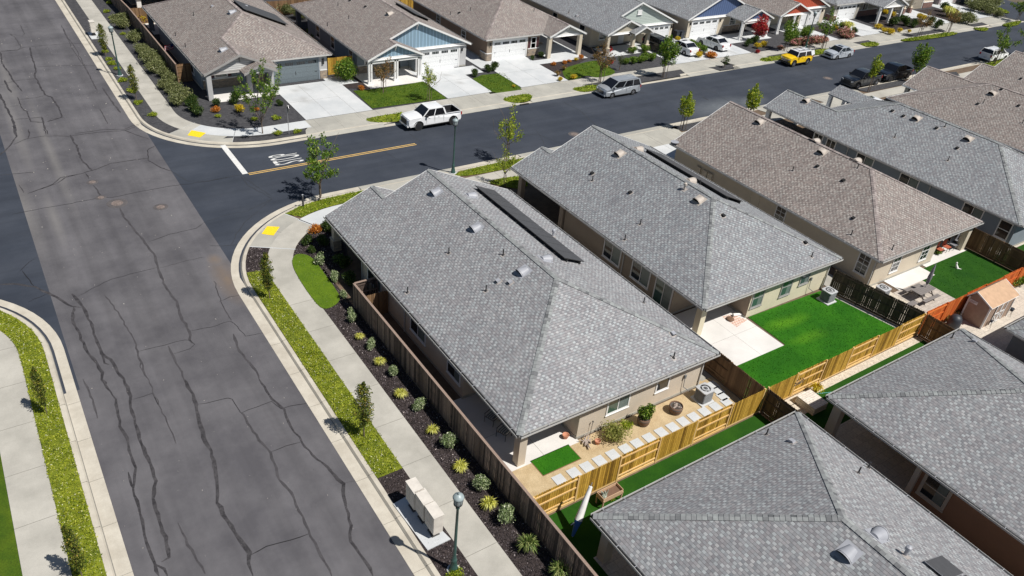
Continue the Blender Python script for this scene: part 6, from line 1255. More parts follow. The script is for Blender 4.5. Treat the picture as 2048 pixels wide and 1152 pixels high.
    # wheels
    for x in (xf, xr):
        for y in (-1, 1):
            c = Vector((x, y*(Wd-.12), R)); mb = MB(); ax = Vector((0, y, 0)); mb.cyl(c-ax*.12, c+ax*.11, R, R*.98, 18, 0); wm = mb.build('wheel', M['tyre'], r, uv=False); mb = MB(); mb.cyl(c+ax*.112, c+ax*.118, R*.64, R*.6, 14, 1)
            for k in range(5): a = k*2*math.pi/5+.3; d = Vector((math.cos(a),0,math.sin(a))); mb.obox(c+ax*.122, c+ax*.122+d*R*.6, Vector((-d.z,0,d.x))*R*.085, ax*.006, 0)
            mb.cyl(c+ax*.12, c+ax*.135, R*.16, R*.14, 10, 0); mb.build('rim', [M[rim], M['rimd']], wm, uv=False)
    if kind in ('pickup', 'suv'):   # dark arch flares
        for x in (xf, xr):
            for y in (-1, 1):
                mb = MB(); pts = [Vector((x+(ar+.03)*math.cos(math.pi*k/8), y*(Wd-.015), zb+(ar+.03)*math.sin(math.pi*k/8))) for k in range(9)]
                for k in range(8): mb.obox(pts[k], pts[k+1], (0,.03,0), (0,0,.035) if kind == 'suv' else (0,0,.02))
                mb.build('wheel_arch', M['trimblk'], r, uv=False)
    hz = s['hood']; mb = MB(); mb.box((nz-.05,-Wd*.52,zb+.16),(nz+.022,Wd*.52,hz-.24 if kind != 'pickup' else hz-.16)); 
    for k in range(3): mb.box((nz+.02,-Wd*.5,zb+.24+.12*k),(nz+.03,Wd*.5,zb+.26+.12*k), 1)
    mb.build('grille', [M['trimblk'], M['chrome'] if kind in ('van','suv') else M['trimblk']], r, uv=False)
    for y in (-1, 1):
        mb = MB(); mb.obox((nz-.02,y*Wd*.56,hz-.27),(nz-.16,y*Wd*.88,hz-.25),(.02,0,0),(0,0,.075)); mb.build('headlight', M['clearl'], r, uv=False)
        mb = MB(); mb.box((tl-.03,y*Wd*.74,s['deck']-.36),(tl+.10,y*Wd*.90,s['deck']-.08)); mb.build('taillight', M['redl'], r, uv=False)
        mb = MB(); mb.box((x0-.45,y*(Wd*.94),s['belt']-.02),(x0-.28,y*(Wd+.17),s['belt']+.14)); mb.build('wing_mirror', M['trimblk'] if kind in ('pickup','suv') else bm_, r, uv=False)
        mb = MB()
        for hx in ((x0+x3)/2+.55, (x0+x3)/2-.45): mb.box((hx-.09,y*(Wd-.005),s['belt']-.16),(hx+.09,y*(Wd+.018),s['belt']-.13))
        mb.build('door_handle', M['chrome'] if kind != 'pickup' else bm_, r, uv=False)
        mb = MB()
        for hx in ((x0+x3)/2+.75 if kind == 'sedan' else x0-.35, (x0+x3)/2+.0, x3+.25): mb.box((hx-.006,y*(Wd*.985),zb+.12),(hx+.006,y*(Wd+.003),s['belt']-.02))
        mb.build('door_gap', M['trimblk'], r, uv=False)
        mb = MB(); mb.box((xr+ar+.02,y*(Wd-.05),zb-.05),(xf-ar-.02,y*(Wd+.02),zb+.04)); mb.build('sill', M['trimblk'] if kind != 'sedan' else bm_, r, uv=False)
    mb = MB(); mb.box((nz-.15,-Wd*.84,zb-.02),(nz+.05,Wd*.84,zb+.14)); mb.build('bumper', bm_ if kind not in ('suv',) else M['trimblk'], r, uv=False)
    mb = MB(); mb.box((tl-.06,-Wd*.82,zb+.02),(tl+.12,Wd*.82,zb+.20)); mb.build('bumper', M['chrome'] if kind == 'pickup' else bm_ if kind != 'suv' else M['trimblk'], r, uv=False)
    mb = MB(); mb.box((tl-.075,-.16,zb+.22),(tl-.03,.16,zb+.33)); mb.build('number_plate', M['plate'], r, uv=False)
    if kind == 'suv':
        c = Vector((tl-.02,0,s['belt']-.2)); mb = MB(); mb.cyl(c, c-Vector((.16,0,0)), .36, .35, 16); mb.build('spare_wheel', M['tyre'], r, uv=False)
        mb = MB()
        for y in (-1,1): mb.obox((x1-.1,y*.5,zt+.06),(x2+.2,y*.5,zt+.06),(0,.02,0),(0,0,.02))
        for x in (x1-.3,(x1+x2)/2,x2+.3): mb.obox((x,-.5,zt+.07),(x,.5,zt+.07),(.02,0,0),(0,0,.02))
        mb.build('roof_rack', M['trimblk'], r, uv=False)
    if kind == 'sedan':
        mb = MB(); mb.box((x1-.55,-.35,zt+.012),(x1-.15,.35,zt+.02)); mb.build('sunroof', M['cglass'], r, uv=False)
    return r
def stains():
    rd = random.Random(9); add_spots(M['drive'], [(rd.choice([27,28,42.5,43.5,51,53,75,82.5,101,113])+rd.uniform(-1,1), rd.uniform(68,76), rd.uniform(.3,.8), rd.uniform(.6,2.2), rd.random()) for _ in range(16)], (0.33,0.33,0.32), .8, 2.0)
stains()
def park(car, a, b, near=-1, z=0.004):
    "a, b: picture points where the front and rear wheels of the near side touch the road"
    A, B = P(*a, z), P(*b, z); t = (A-B); t.z = 0; t.normalize(); kind = [k for k in SPEC if {'pickup':'pickup_truck','van':'minivan','suv':'off_roader','sedan':'sedan','bigsuv':'suv'}[k] in car.name][0]
    if 'suv' in car.name: kind = 'bigsuv'
    s = SPEC[kind]; nrm = Vector((-t.y, t.x, 0))
    if nrm.y < 0: nrm = -nrm
    mid = (A+B)/2; c = mid+nrm*(s['W']/2-.12)-t*(s['wx']-s['wb']/2); car.location = (c.x, c.y, z); car.rotation_euler = (0, 0, math.atan2(t.y, t.x))
za = zoomf(740,180,7.877); zb2 = zoomf(1160,120,7.877); zc = zoomf(1520,70,7.877); zd = zoomf(1780,60,7.64); ze = zoomf(1280,60,7.877)
c = make_car('pickup', 'white', 'white four-door pickup truck with black wheels parked in front of the blue gabled house', 'pickup truck', 'rimd'); park(c, za(752,632), za(1300,548)); c.rotation_euler = (0,0,math.pi)
c = make_car('van', 'silver', 'silver minivan parked beside the young reddish tree', 'minivan'); park(c, zb2(488,600), zb2(822,545)); c.rotation_euler = (0,0,math.pi)
c = make_car('suv', 'yellow', 'bright yellow off-roader with a white roof', 'off-roader', roofcol='white'); park(c, zc(510,500), zc(722,468)); c.rotation_euler = (0,0,math.pi)
c = make_car('sedan', 'lsilver', 'pale silver sedan parked behind the yellow off-roader', 'sedan'); park(c, zc(1190,385), zc(1385,355)); c.rotation_euler = (0,0,math.pi)
c = make_car('pickup', 'dgrey', 'dark grey pickup truck parked behind a small bright green tree', 'pickup truck'); park(c, zc(1520,860), zc(1805,795)); c.rotation_euler = (0,0,math.pi)
c = make_car('pickup', 'black', 'black pickup truck parked next to the dark grey one', 'pickup truck', 'rimd'); park(c, z5(905,690), z5(1060,668)); c.rotation_euler = (0,0,math.pi)
c = make_car('bigsuv', 'white', 'white SUV parked at the far end of the side street behind a sapling', 'SUV', 'rimd'); park(c, zd(1760,455), zd(1540,500)); c.rotation_euler = (0,0,0)
c = make_car('sedan', 'white', 'white sedan on the drive between the green gabled house and the planted island', 'sedan'); q = P(*ze(690,430)); c.location = (76.6,71.2,ZB+.02); c.rotation_euler = (0,0,R_(88))
c = make_car('sedan', 'white', 'white sedan on the drive of the navy gabled house', 'sedan', 'rimd'); c.location = (82.3,71.3,ZB+.02); c.rotation_euler = (0,0,R_(93))
c = make_car('bigsuv', 'black', 'black car half hidden by a dense tree on the drive of the green gabled house', 'car'); c.location = (73.6,72.3,ZB+.02); c.rotation_euler = (0,0,R_(-88))
c = make_car('bigsuv', 'maroon', 'dark maroon car half hidden behind the top right roofs', 'car'); q = P(*zd(1180,680)); c.location = (99.3,49.0,ZB+.02); c.rotation_euler = (0,0,R_(90))
c = make_car('sedan', 'white', 'white sedan half hidden behind the low front gable of a grey roof', 'sedan'); c.location = (83.0,47.6,ZB+.02); c.rotation_euler = (0,0,R_(90))
# ================================================================== STREET FURNITURE
def lamp(loc, label, tmpl=[], rz=0):
    if tmpl: return copy_tree(tmpl[0], loc, rz, 1.0, label, 'street lamp', 'green street lamps with glass lanterns')
    r = thing('street_lamp', label, 'street lamp', group='green street lamps with glass lanterns', local=True)
    mb = MB(); mb.lathe((0,0,0), [(.30,0),(.30,.05)], 16); mb.build('footing', M['drive'], r)
    mb = MB(); mb.lathe((0,0,.05), [(.21,0),(.21,.08),(.17,.14),(.16,.30),(.135,.36),(.12,.60),(.14,.66),(.10,.72),(.085,.95)], 16); mb.build('base', M['green'], r)
    mb = MB(); mb.lathe((0,0,1.0), [(.075,0),(.065,1.6),(.055,3.05),(.09,3.08),(.09,3.16),(.05,3.2),(.05,3.3)], 14); mb.build('post', M['green'], r)
    ln = MB(); ln.lathe((0,0,4.28), [(.10,0),(.19,.05),(.19,.10)], 16); ln = ln.build('lantern', M['pipe'], r)
    mb = MB(); mb.lathe((0,0,4.38), [(.17,0),(.20,.16),(.215,.34)], 16); mb.build('glass', M['lglass'], ln)
    mb = MB(); mb.lathe((0,0,4.72), [(.24,0),(.245,.03),(.21,.10),(.10,.18),(.05,.20)], 16); mb.build('cap', M['lcap'], ln); mb = MB(); mb.lathe((0,0,4.92), [(.03,0),(.05,.04),(.02,.09),(.005,.16)], 8); mb.build('finial', M['lcap'], ln)
    mb = MB()
    for k in range(8): a = k*math.pi/4; mb.obox((.18*math.cos(a),.18*math.sin(a),4.38),(.222*math.cos(a),.222*math.sin(a),4.72),(.006,0,0),(0,.006,0))
    mb.build('cage', M['pipe'], ln); tmpl.append(r); r.location = loc; return r
M['lcap'] = plain('lantern_cap', (0.30,0.36,0.37), 0.4)
lamp(P(907,1140), 'green street lamp in the near mulch strip beside the mailboxes'); lamp(P(906,346), 'green street lamp behind the peak of the corner house roof'); lamp(P(240,151), 'green street lamp beside the old road at the upper left'); lamp(P(*z5(212,405)), 'green street lamp behind the yellow off-roader')
# cluster mailboxes
mb = MB(); mb.prism(PP(b3, [(398,735),(480,688),(735,940),(600,1005)]), ZB-.05, ZB+.06); struct(mb, 'mailbox_pad', M['drive'])
def mailbox(q, label, tmpl=[]):
    if tmpl: return copy_tree(tmpl[0], q, 0, 1.0, label, 'mailbox', 'cluster mailboxes on the concrete pad')
    r = thing('cluster_mailbox', label, 'mailbox', group='cluster mailboxes on the concrete pad', local=True)
    mb = MB(); mb.box((-.24,-.41,.38),(.24,.41,1.50)); mb.box((-.265,-.44,1.50),(.265,.44,1.545)); mb.build('cabinet', M['beigem'], r)
    mb = MB(); mb.box((-.12,-.15,.05),(.12,.15,.38)); mb.box((-.2,-.25,.02),(.2,.25,.06)); mb.build('pedestal', M['hoop'], r)
    for i in range(2):
        for k in range(5): mb = MB(); y0 = -.40+.41*i; z0 = .45+.2*k; mb.box((-.252,y0,z0),(-.24,y0+.38,z0+.18)); mb.box((-.258,y0+.17,z0+.08),(-.252,y0+.21,z0+.12)); mb.build('mail_door', M['beigem'], r)
    tmpl.append(r); r.location = q; return r
for (x, y, lb) in ((525,625,'furthest of the three beige cluster mailboxes'),(580,690,'middle one of the three beige cluster mailboxes'),(640,770,'nearest of the three beige cluster mailboxes, by the street lamp')):
    q = P(*b3(x,y), ZB+1.55); mailbox((q.x, q.y, ZB+.05), lb)
q = P(196,76); 
r = mailbox((12.0,98.6,ZB+.05), 'beige cluster mailbox on the far part of the old road, behind a columnar tree'); r['group'] = 'cluster mailboxes by the roads'
mb = MB(); mb.prism([(11.5,97.2),(12.6,97.2),(12.6,99.8),(11.5,99.8)], ZB-.05, ZB+.05); struct(mb, 'mailbox_pad', M['drive'])
q = P(*c4(604,480)); t = thing('bollard', 'short black bollard light in the grass strip at the street corner', 'bollard', q); mb = MB(); mb.lathe(q, [(.07,0),(.07,.9),(.055,.91)], 12); mb.build('post', M['pipe'], t); mb = MB(); mb.lathe(q+Vector((0,0,.92)), [(.05,0),(.05,.1),(.075,.11),(.075,.15),(.02,.17)], 12); mb.build('lamp_head', M['ventm'], t)
q = P(578,268); t = thing('stop_sign', 'stop sign on a thin post in the gravel strip, seen edge-on', 'road sign', q); mb = MB(); mb.cyl(q, q+Vector((0,0,2.75)), .03, n=8); mb.build('post', M['alu'], t); mb = MB(); c = q+Vector((.04,0,2.4)); o8 = [c+Vector((0,.38*math.cos(R_(22.5+45*k)),.38*math.sin(R_(22.5+45*k)))) for k in range(8)]
mb.face(o8[::-1], 0); mb.face([p+Vector((.012,0,0)) for p in o8], 1)
for k in range(8): mb.face([o8[k], o8[(k+1)%8], o8[(k+1)%8]+Vector((.012,0,0)), o8[k]+Vector((.012,0,0))], 0)
mb.build('sign_plate', [M['alu'], M['redl']], t)
# kerb drain inlet
q = P(*z3(1065,886)); mb = MB(); mb.box((q.x-.55,q.y-.03,.03),(q.x+.55,q.y+.14,.10)); tag(mb.build('drain_inlet', M['dark'], base=q), 'dark slot drain inlet in the kerb below the small grass patch', 'drain')
# ================================================================== TREES AND PLANTS
def leaves(name, stops, tr=0.38): M[name] = island(name, [(p, tuple(min(.85, x*1.4) for x in c)) for p, c in stops], 0.5, tr, spec=0.4)
leaves('lf_dark', [(0,(0.012,0.03,0.006)),(0.5,(0.035,0.07,0.012)),(1,(0.09,0.12,0.025))]); leaves('lf_green', [(0,(0.02,0.055,0.006)),(0.4,(0.07,0.14,0.012)),(0.85,(0.16,0.25,0.02)),(1,(0.32,0.36,0.08))])
leaves('lf_lime', [(0,(0.06,0.11,0.008)),(0.5,(0.20,0.27,0.018)),(1,(0.42,0.42,0.05))]); leaves('lf_olive', [(0,(0.05,0.065,0.02)),(0.5,(0.13,0.15,0.05)),(0.9,(0.27,0.28,0.12)),(1,(0.4,0.4,0.25))])
leaves('lf_silver', [(0,(0.05,0.085,0.03)),(0.35,(0.15,0.21,0.08)),(0.75,(0.36,0.42,0.22)),(1,(0.62,0.66,0.48))]); leaves('lf_red', [(0,(0.10,0.005,0.01)),(0.5,(0.32,0.015,0.025)),(0.9,(0.5,0.05,0.05)),(1,(0.1,0.12,0.02))])
leaves('lf_gold', [(0,(0.22,0.16,0.01)),(0.5,(0.50,0.36,0.015)),(1,(0.68,0.52,0.05))]); leaves('lf_orange', [(0,(0.20,0.06,0.01)),(0.5,(0.45,0.16,0.02)),(1,(0.6,0.3,0.05))]); leaves('lf_pink', [(0,(0.05,0.09,0.02)),(0.45,(0.12,0.13,0.05)),(0.55,(0.42,0.16,0.15)),(1,(0.62,0.32,0.28))])
leaves('lf_rust', [(0,(0.06,0.06,0.015)),(0.5,(0.16,0.11,0.03)),(1,(0.32,0.16,0.06))]); leaves('lf_straw', [(0,(0.20,0.22,0.03)),(0.5,(0.52,0.50,0.08)),(1,(0.78,0.74,0.25))]); leaves('lf_colm', [(0,(0.018,0.035,0.008)),(0.45,(0.07,0.10,0.014)),(0.85,(0.20,0.22,0.03)),(1,(0.34,0.24,0.05))])
leaves('lf_blade', [(0,(0.05,0.09,0.02)),(0.5,(0.17,0.24,0.06)),(1,(0.45,0.45,0.18))])
leaves('lf_olive2', [(0,(0.09,0.11,0.02)),(0.5,(0.22,0.24,0.05)),(1,(0.42,0.40,0.14))])
M['bark'] = plain('tree_bark', (0.16,0.12,0.09), 0.9, var=0.25); M['stakew'] = plain('stake_wood', (0.13,0.10,0.075), 0.9, var=0.2)
def limb(mb, p, d, ln, r, rd, depth, tips, spread=0.5, sub=3, up=.25):
    n = 3; q = p.copy()
    for k in range(n):
        d = (d+Vector((rd.gauss(0,.1),rd.gauss(0,.1),rd.gauss(0,.05)+.03))).normalized(); e = q+d*(ln/n); (tips.append((e, d)) if ln > .5 and k == 1 else None); mb.cyl(q, e, r*(1-.22*k/n*1.5), r*(1-.22*(k+1)/n*1.5), 6, caps=False); q = e
        if depth and k: 
            for _ in range(sub-1): 
                dd = (d+Vector((rd.gauss(0,spread),rd.gauss(0,spread),rd.gauss(0,spread*.5)+up))).normalized(); limb(mb, q, dd, ln*rd.uniform(.45,.7), r*.5, rd, depth-1, tips, spread, sub, up)
    tips.append((q, d))
def blob(mb, c, rad, n, size, rd, m=0, asp=.55):
    for _ in range(n):
        v = Vector((rd.gauss(0,1),rd.gauss(0,1),rd.gauss(0,1))).normalized()*rd.random()**.45; leaf(mb, (c[0]+v.x*rad[0], c[1]+v.y*rad[1], c[2]+v.z*rad[2]), size*rd.uniform(.6,1.35), .25, m, asp, rd)
def tree_vase(seed, H=3.6, W=1.3, lf='lf_green', size=.13, n=16, dens=24, trunk=.9, stakes=0, name='street_tree'):
    rd = random.Random(seed); r = thing(name, '', 'tree', local=True); tk = MB(); tips = []; p = Vector((0,0,0)); tk.cyl(p, (0.02,.01,trunk), .055, .042, 8)
    for k in range(8):
        a = k*2.4+rd.random(); el = rd.uniform(.9,1.35); d = Vector((math.cos(a)*math.cos(el)*1.4,math.sin(a)*math.cos(el)*1.4,math.sin(el))).normalized(); limb(tk, Vector((.02,.01,trunk-.02+.06*k)), d, (H-trunk)*rd.uniform(.5,.85), .026, rd, 1, tips, .5, 2)
    limb(tk, Vector((.02,.01,trunk)), Vector((0,0,1)), (H-trunk)*.95, .034, rd, 1, tips, .4, 2)
    tk.build('trunk', M['bark'], r, uv=False); mb = MB()
    for q, d in tips:
        if abs(q.x) > W*1.2 or abs(q.y) > W*1.2: continue
        blob(mb, q-d*.2, (.30,.30,.34), dens, size, rd)
    mb.build('crown', M[lf], r, uv=False)
    add_stakes(r, stakes, rd); return r
def add_stakes(r, n, rd, h=1.7, w=.32):
    for k in range(n):
        a = k*2*math.pi/n+.6; mb = MB(); mb.cyl((w*math.cos(a),w*math.sin(a),0), (w*.9*math.cos(a),w*.9*math.sin(a),h), .03, n=6); mb.build('stake', M['stakew'], r, uv=False)
def tree_round(seed, H=3.4, W=.95, lf='lf_green', size=.15, dens=900, trunk=1.2, stakes=3, fz=1.0, name='street_tree'):
    rd = random.Random(seed); r = thing(name, '', 'tree', local=True); tk = MB(); tips = []; tk.cyl((0,0,0),(0,0,trunk+.4),.05,.035,8)
    for k in range(6): a = k*1.05+rd.random(); limb(tk, Vector((0,0,trunk-.1+.1*k)), Vector((math.cos(a)*.7,math.sin(a)*.7,.8)).normalized(), W*1.0, .022, rd, 0, tips)
    tk.build('trunk', M['bark'], r, uv=False); mb = MB(); hc = (H-trunk)/2; cz = trunk+hc
    for k in range(26):
        v = Vector((rd.gauss(0,1),rd.gauss(0,1),rd.gauss(0,1))).normalized()*rd.uniform(.45,.95); c = Vector((v.x*W*.85, v.y*W*.85, cz+v.z*hc*.9*fz)); blob(mb, c, (W*.36,W*.36,hc*.34), dens//26, size, rd)
    blob(mb, Vector((0,0,cz+hc*.9)), (.15,.15,.35), dens//26, size, rd)
    mb.build('crown', M[lf], r, uv=False); add_stakes(r, stakes, rd); return r
def tree_col(seed, H=2.9, W=.34, name='columnar_tree', lf='lf_colm'):
    rd = random.Random(seed); r = thing(name, '', 'tree', local=True); tk = MB(); tips = []; tk.cyl((0,0,0),(0,0,H*.55),.035,.02,7)
    for k in range(7): a = k*2.4; limb(tk, Vector((0,0,.75+.15*k)), Vector((math.cos(a)*.18,math.sin(a)*.18,1)).normalized(), H*.4, .012, rd, 0, tips)
    tk.build('trunk', M['bark'], r, uv=False); mb = MB()
    for k in range(46):
        z = .75+(H-.75)*k/45; w = W*math.sin(math.pi*min(1,(k+3)/50))**.6*rd.uniform(.7,1.1); a = rd.random()*6.28; blob(mb, Vector((math.cos(a)*w*.45,math.sin(a)*w*.45,z)), (w*.62,w*.62,.16), 62, .10, rd)
    mb.build('crown', M[lf], r, uv=False); return r
def place(tmpl, q, label, sc=1.0, rz=None, first=[], group=None, cat=None):
    rz = random.random()*6.28 if rz is None else rz
    if tmpl.get('_used'): o = copy_tree(tmpl, q, rz, sc, label, cat or tmpl['category'], group)
    else: o = tmpl; tmpl['_used'] = 1; o.location = q; o.rotation_euler = (0,0,rz); o.scale = (sc,)*3 if not isinstance(sc, tuple) else sc; tag(o, label, cat, group)
    return o
GT = 'young trees along the streets'
TC = tree_col(5, 3.2, .50); TC2 = tree_col(6, 3.3, .56)
place(TC, P(*c9(1578,725)), 'columnar dark tree in the near grass strip, just past the corner ramp', 1.05, group=GT); place(TC2, P(*c7(375,945)), 'columnar dark tree at the lower end of the near grass strip', 1.08, group=GT)
place(TC, P(*b2(278,208)), 'leaning columnar tree in the left grass strip, upper of the two', (.75,.75,.95), 2.0, group=GT); place(TC, P(*b2(490,1180)), 'leaning columnar tree at the bottom of the left grass strip', (.8,.8,1.05), 4.0, group=GT)
place(TC2, P(*z1(905,480)), 'columnar tree beside the old road at the upper left, near the far mailbox', 1.0, group=GT); place(TC2, P(*z1(1165,855)), 'columnar tree beside the old road between street lamp and far corner', 1.0, group=GT)
TV = tree_vase(11, 4.2, 1.9, 'lf_green', .17, dens=50, stakes=2, trunk=1.0); place(TV, P(*c4(705,425)), 'spreading young tree in the corner grass strip beside the double yellow line', 1.0, 0.4, group=GT)
TA = tree_vase(14, 5.0, 2.5, 'lf_green', .16, dens=50, trunk=.9); place(TA, P(*z2(535,1140)), 'airy wide tree in the gravel strip before the slate blue garage', 1.0, 1.0, group=GT)
TY = tree_vase(17, 4.0, 1.0, 'lf_lime', .17, dens=24, stakes=2, trunk=1.5); place(TY, P(*c2(1205,945)), 'thin lime green tree in the grass strip left of the second roof', 1.0, group=GT); place(TY, P(*c2(1195,1090)), 'small thin tree on the front lawn patch behind the corner roof', .7, group=GT)
TR = tree_round(21, 3.9, .85, 'lf_lime', .19, 1500); place(TR, P(*c3(398,625)), 'lollipop tree with three stakes in the light gravel strip', 1.0, group=GT); place(TR, P(*c3(712,590)), 'bright green tree poking up behind the brown roof peak', 1.05, group=GT)
TB = tree_round(23, 4.9, 1.3, 'lf_green', .2, 3000, 1.4, 3); place(TB, P(*z4(715,760)), 'dense round street tree in front of the black car', 1.0, group=GT); place(TB, P(*z5(1115,690)), 'dense bright tree with three stakes behind the black pickup', 1.0, group=GT)
TS = tree_round(25, 4.0, .75, 'lf_lime', .2, 1200, 1.6, 1); place(TS, P(*z5(735,770)), 'small bright tree in front of the dark grey pickup', 1.1, group=GT)
TP = tree_vase(27, 4.0, 1.2, 'lf_green', .2, dens=24, stakes=3, trunk=1.3); place(TP, P(*z5(1800,540)), 'sapling in front of the white SUV', 1.05, group=GT); place(TP, P(*z5(2040,470)), 'sapling cut by the right edge above the brown roofs', 1.0, group=GT)
TO = tree_vase(29, 3.3, 1.0, 'lf_rust', .15, dens=20, stakes=3, trunk=1.1); place(TO, P(*z4(100,800)), 'reddish young tree just behind the silver minivan', 1.1, group=GT); place(TO, P(*z2(1565,790)), 'small reddish tree on the lawn of the blue gabled house', .9, group=GT)
place(TY, P(*z2(1955,865)), 'slim yellow green sapling behind the white pickup', .8, group=GT)
place(TB, P(*z4(1895,500)), 'bushy tree behind the yellow off-roader', .85, group=GT); place(TP, P(*z5(355,410)), 'thin sapling between the yellow off-roader and the silver sedan', 1.0, group=GT)
place(TO, P(*z5(1165,310)), 'wispy young tree on the far grass strip, left one', .95, group=GT); place(TO, P(*z5(1410,270)), 'wispy young tree on the far grass strip, right one', .95, group=GT); place(TV, P(*z5(1985,185)), 'green street tree at the far street corner', .9, group=GT)
TRD = tree_round(31, 3.2, 1.15, 'lf_red', .18, 2200, .5, 0, name='red_tree'); place(TRD, P(*z4(1630,410)), 'deep red tree at the porch of the navy gabled house', 1.15)
TSH = tree_round(33, 1.5, .55, 'lf_dark', .12, 500, .35, 0, name='clipped_tree'); place(TSH, P(*z4(1308,660)), 'small upright dark tree in the kite-shaped gravel bed', 1.0)
# ---- shrubs
def shrub(seed, lf, r=.35, h=.55, n=420, size=.08, name='shrub', lumps=9):
    rd = random.Random(seed); mb = MB()
    for k in range(lumps): a = rd.random()*6.28; d = rd.random()*r*.6; blob(mb, Vector((d*math.cos(a), d*math.sin(a), h*rd.uniform(.35,.7))), (r*.5,r*.5,h*.36), n//lumps, size, rd)
    for k in range(8): a = k*.8; mb.cyl((0,0,0),(r*.5*math.cos(a),r*.5*math.sin(a),h*.6),.012,.006,4,0,False)
    o = mb.build(name, M[lf], None, base=(0,0,0), uv=False); o['_local'] = 1; o['category'] = 'shrub'; return o
def tuft(seed, lf, r=.4, h=.5, n=90, name='grass_clump', wd=.03):
    rd = random.Random(seed); mb = MB()
    for k in range(n):
        a = rd.random()*6.28; e = rd.random()**.6; d = Vector((math.cos(a),math.sin(a),0)); s0 = d*.05*rd.random(); m1 = s0+d*r*e*.5+Vector((0,0,h*rd.uniform(.7,1))); e1 = s0+d*r*e+Vector((0,0,h*rd.uniform(.3,.9))); sd = Vector((-d.y,d.x,0))*wd/2
        mb.face([s0-sd, s0+sd, m1+sd*.8, m1-sd*.8]); mb.face([m1-sd*.8, m1+sd*.8, e1])
    o = mb.build(name, M[lf], None, base=(0,0,0), uv=False); o['_local'] = 1; o['category'] = 'grass clump'; return o
SV = shrub(41,'lf_silver',.50,.85,1700,.085,'silver_shrub',16); SV2 = shrub(42,'lf_silver',.36,.75,700,.085,'silver_shrub',9); TG = tuft(43,'lf_straw',.40,.42,150,wd=.04); TBL = tuft(44,'lf_blade',.55,.8,170,'spiky_clump',.035)
DK = shrub(45,'lf_dark',.6,.9,1500,.12,'dark_shrub'); GD = shrub(46,'lf_gold',.55,.65,1300,.10,'gold_shrub',12); OR = shrub(47,'lf_orange',.5,.55,1100,.09,'orange_shrub',12); OL = shrub(48,'lf_olive',1.25,1.4,3600,.15,'olive_shrub',22); LM = shrub(49,'lf_lime',.52,.34,800,.10,'low_shrub')
GR = shrub(50,'lf_green',.6,.8,1300,.12,'green_shrub',12); PK = shrub(51,'lf_pink',.9,.85,1300,.15,'flowering_shrub'); BIG = shrub(52,'lf_green',1.5,2.3,5200,.17,'leafy_bush',24); OLB = shrub(53,'lf_olive2',.78,.95,2600,.085,'fine_bush',18); RD2 = shrub(54,'lf_red',.5,.7,800,.12,'red_shrub'); STR = tuft(55,'lf_straw',.9,1.0,260,'straw_grass',.06)
def kinds(tm, fn, pts, lab, group, sc=(.9,1.15), cat=None):
    kf = 1.3 if fn is z5 else 1.15 if fn is z4 else 1.0; sc = (sc[0]*kf, sc[1]*kf)
    for i, pt in enumerate(pts):
        l = lab(i, len(pts)) if callable(lab) else lab; place(tm, P(*fn(pt[0], pt[1])), l, (pt[2] if len(pt) > 2 else 1)*random.uniform(*sc), group=group, cat=cat)
fmt = lambda s: (lambda i, n: s % ORD[i])
G1_ = 'silvery shrubs along the long fence'; G2_ = 'straw coloured grass clumps along the long fence'
kinds(SV, c7, [(420,430,.75),(540,590,.8),(700,790),(865,1000)], fmt('silvery green shrub against the long fence, %s clear one below the oval lawn'), G1_)
kinds(SV, b3, [(905,650),(1045,830,1.3)], lambda i, n: ['tall silvery shrub level with the lamp head, against the long fence','largest silvery shrub against the long fence, right of the lamp post'][i], G1_)
kinds(SV2, c7, [(205,45),(305,275)], lambda i, n: ['pale twiggy shrub at the lower tip of the oval lawn','pale twiggy shrub beside the top end of the long fence'][i], G1_)
kinds(SV2, c4, [(790,905),(845,1015),(700,820,1.3),(890,1120)], fmt('pale twiggy shrub edging the oval lawn beside the shaded wall, %s of the row'), 'twiggy shrubs edging the oval lawn')
kinds(TG, c7, [(350,375,.8),(467,525),(590,715),(773,925),(935,1135)], fmt('straw yellow grass clump in the mulch of the long fence, %s from the top'), G2_)
kinds(TG, b3, [(790,540),(955,750,1.2)], lambda i, n: ['straw yellow grass clump just above the lamp head','straw yellow grass clump beside the largest silvery shrub'][i], G2_)
kinds(TBL, b3, [(1180,1010),(1365,1165)], lambda i, n: ['spiky green and yellow clump against the long fence near the bottom edge','spiky clump cut by the bottom edge beside the long fence'][i], 'spiky clumps at the foot of the long fence')
kinds(LM, b3, [(765,1150,.8)], 'low green sprig at the foot of the near street lamp', None); kinds(OR, c4, [(680,632,1.1)], 'orange shrub in the dark mulch near the corner porch', None)
kinds(DK, c4, [(750,620),(630,700,.7),(720,700,.8),(830,830,1.1),(880,930,1.0),(655,745,.5)], fmt('dark evergreen shrub in the shade beside the corner house, %s from the porch'), 'dark shrubs beside the corner house')
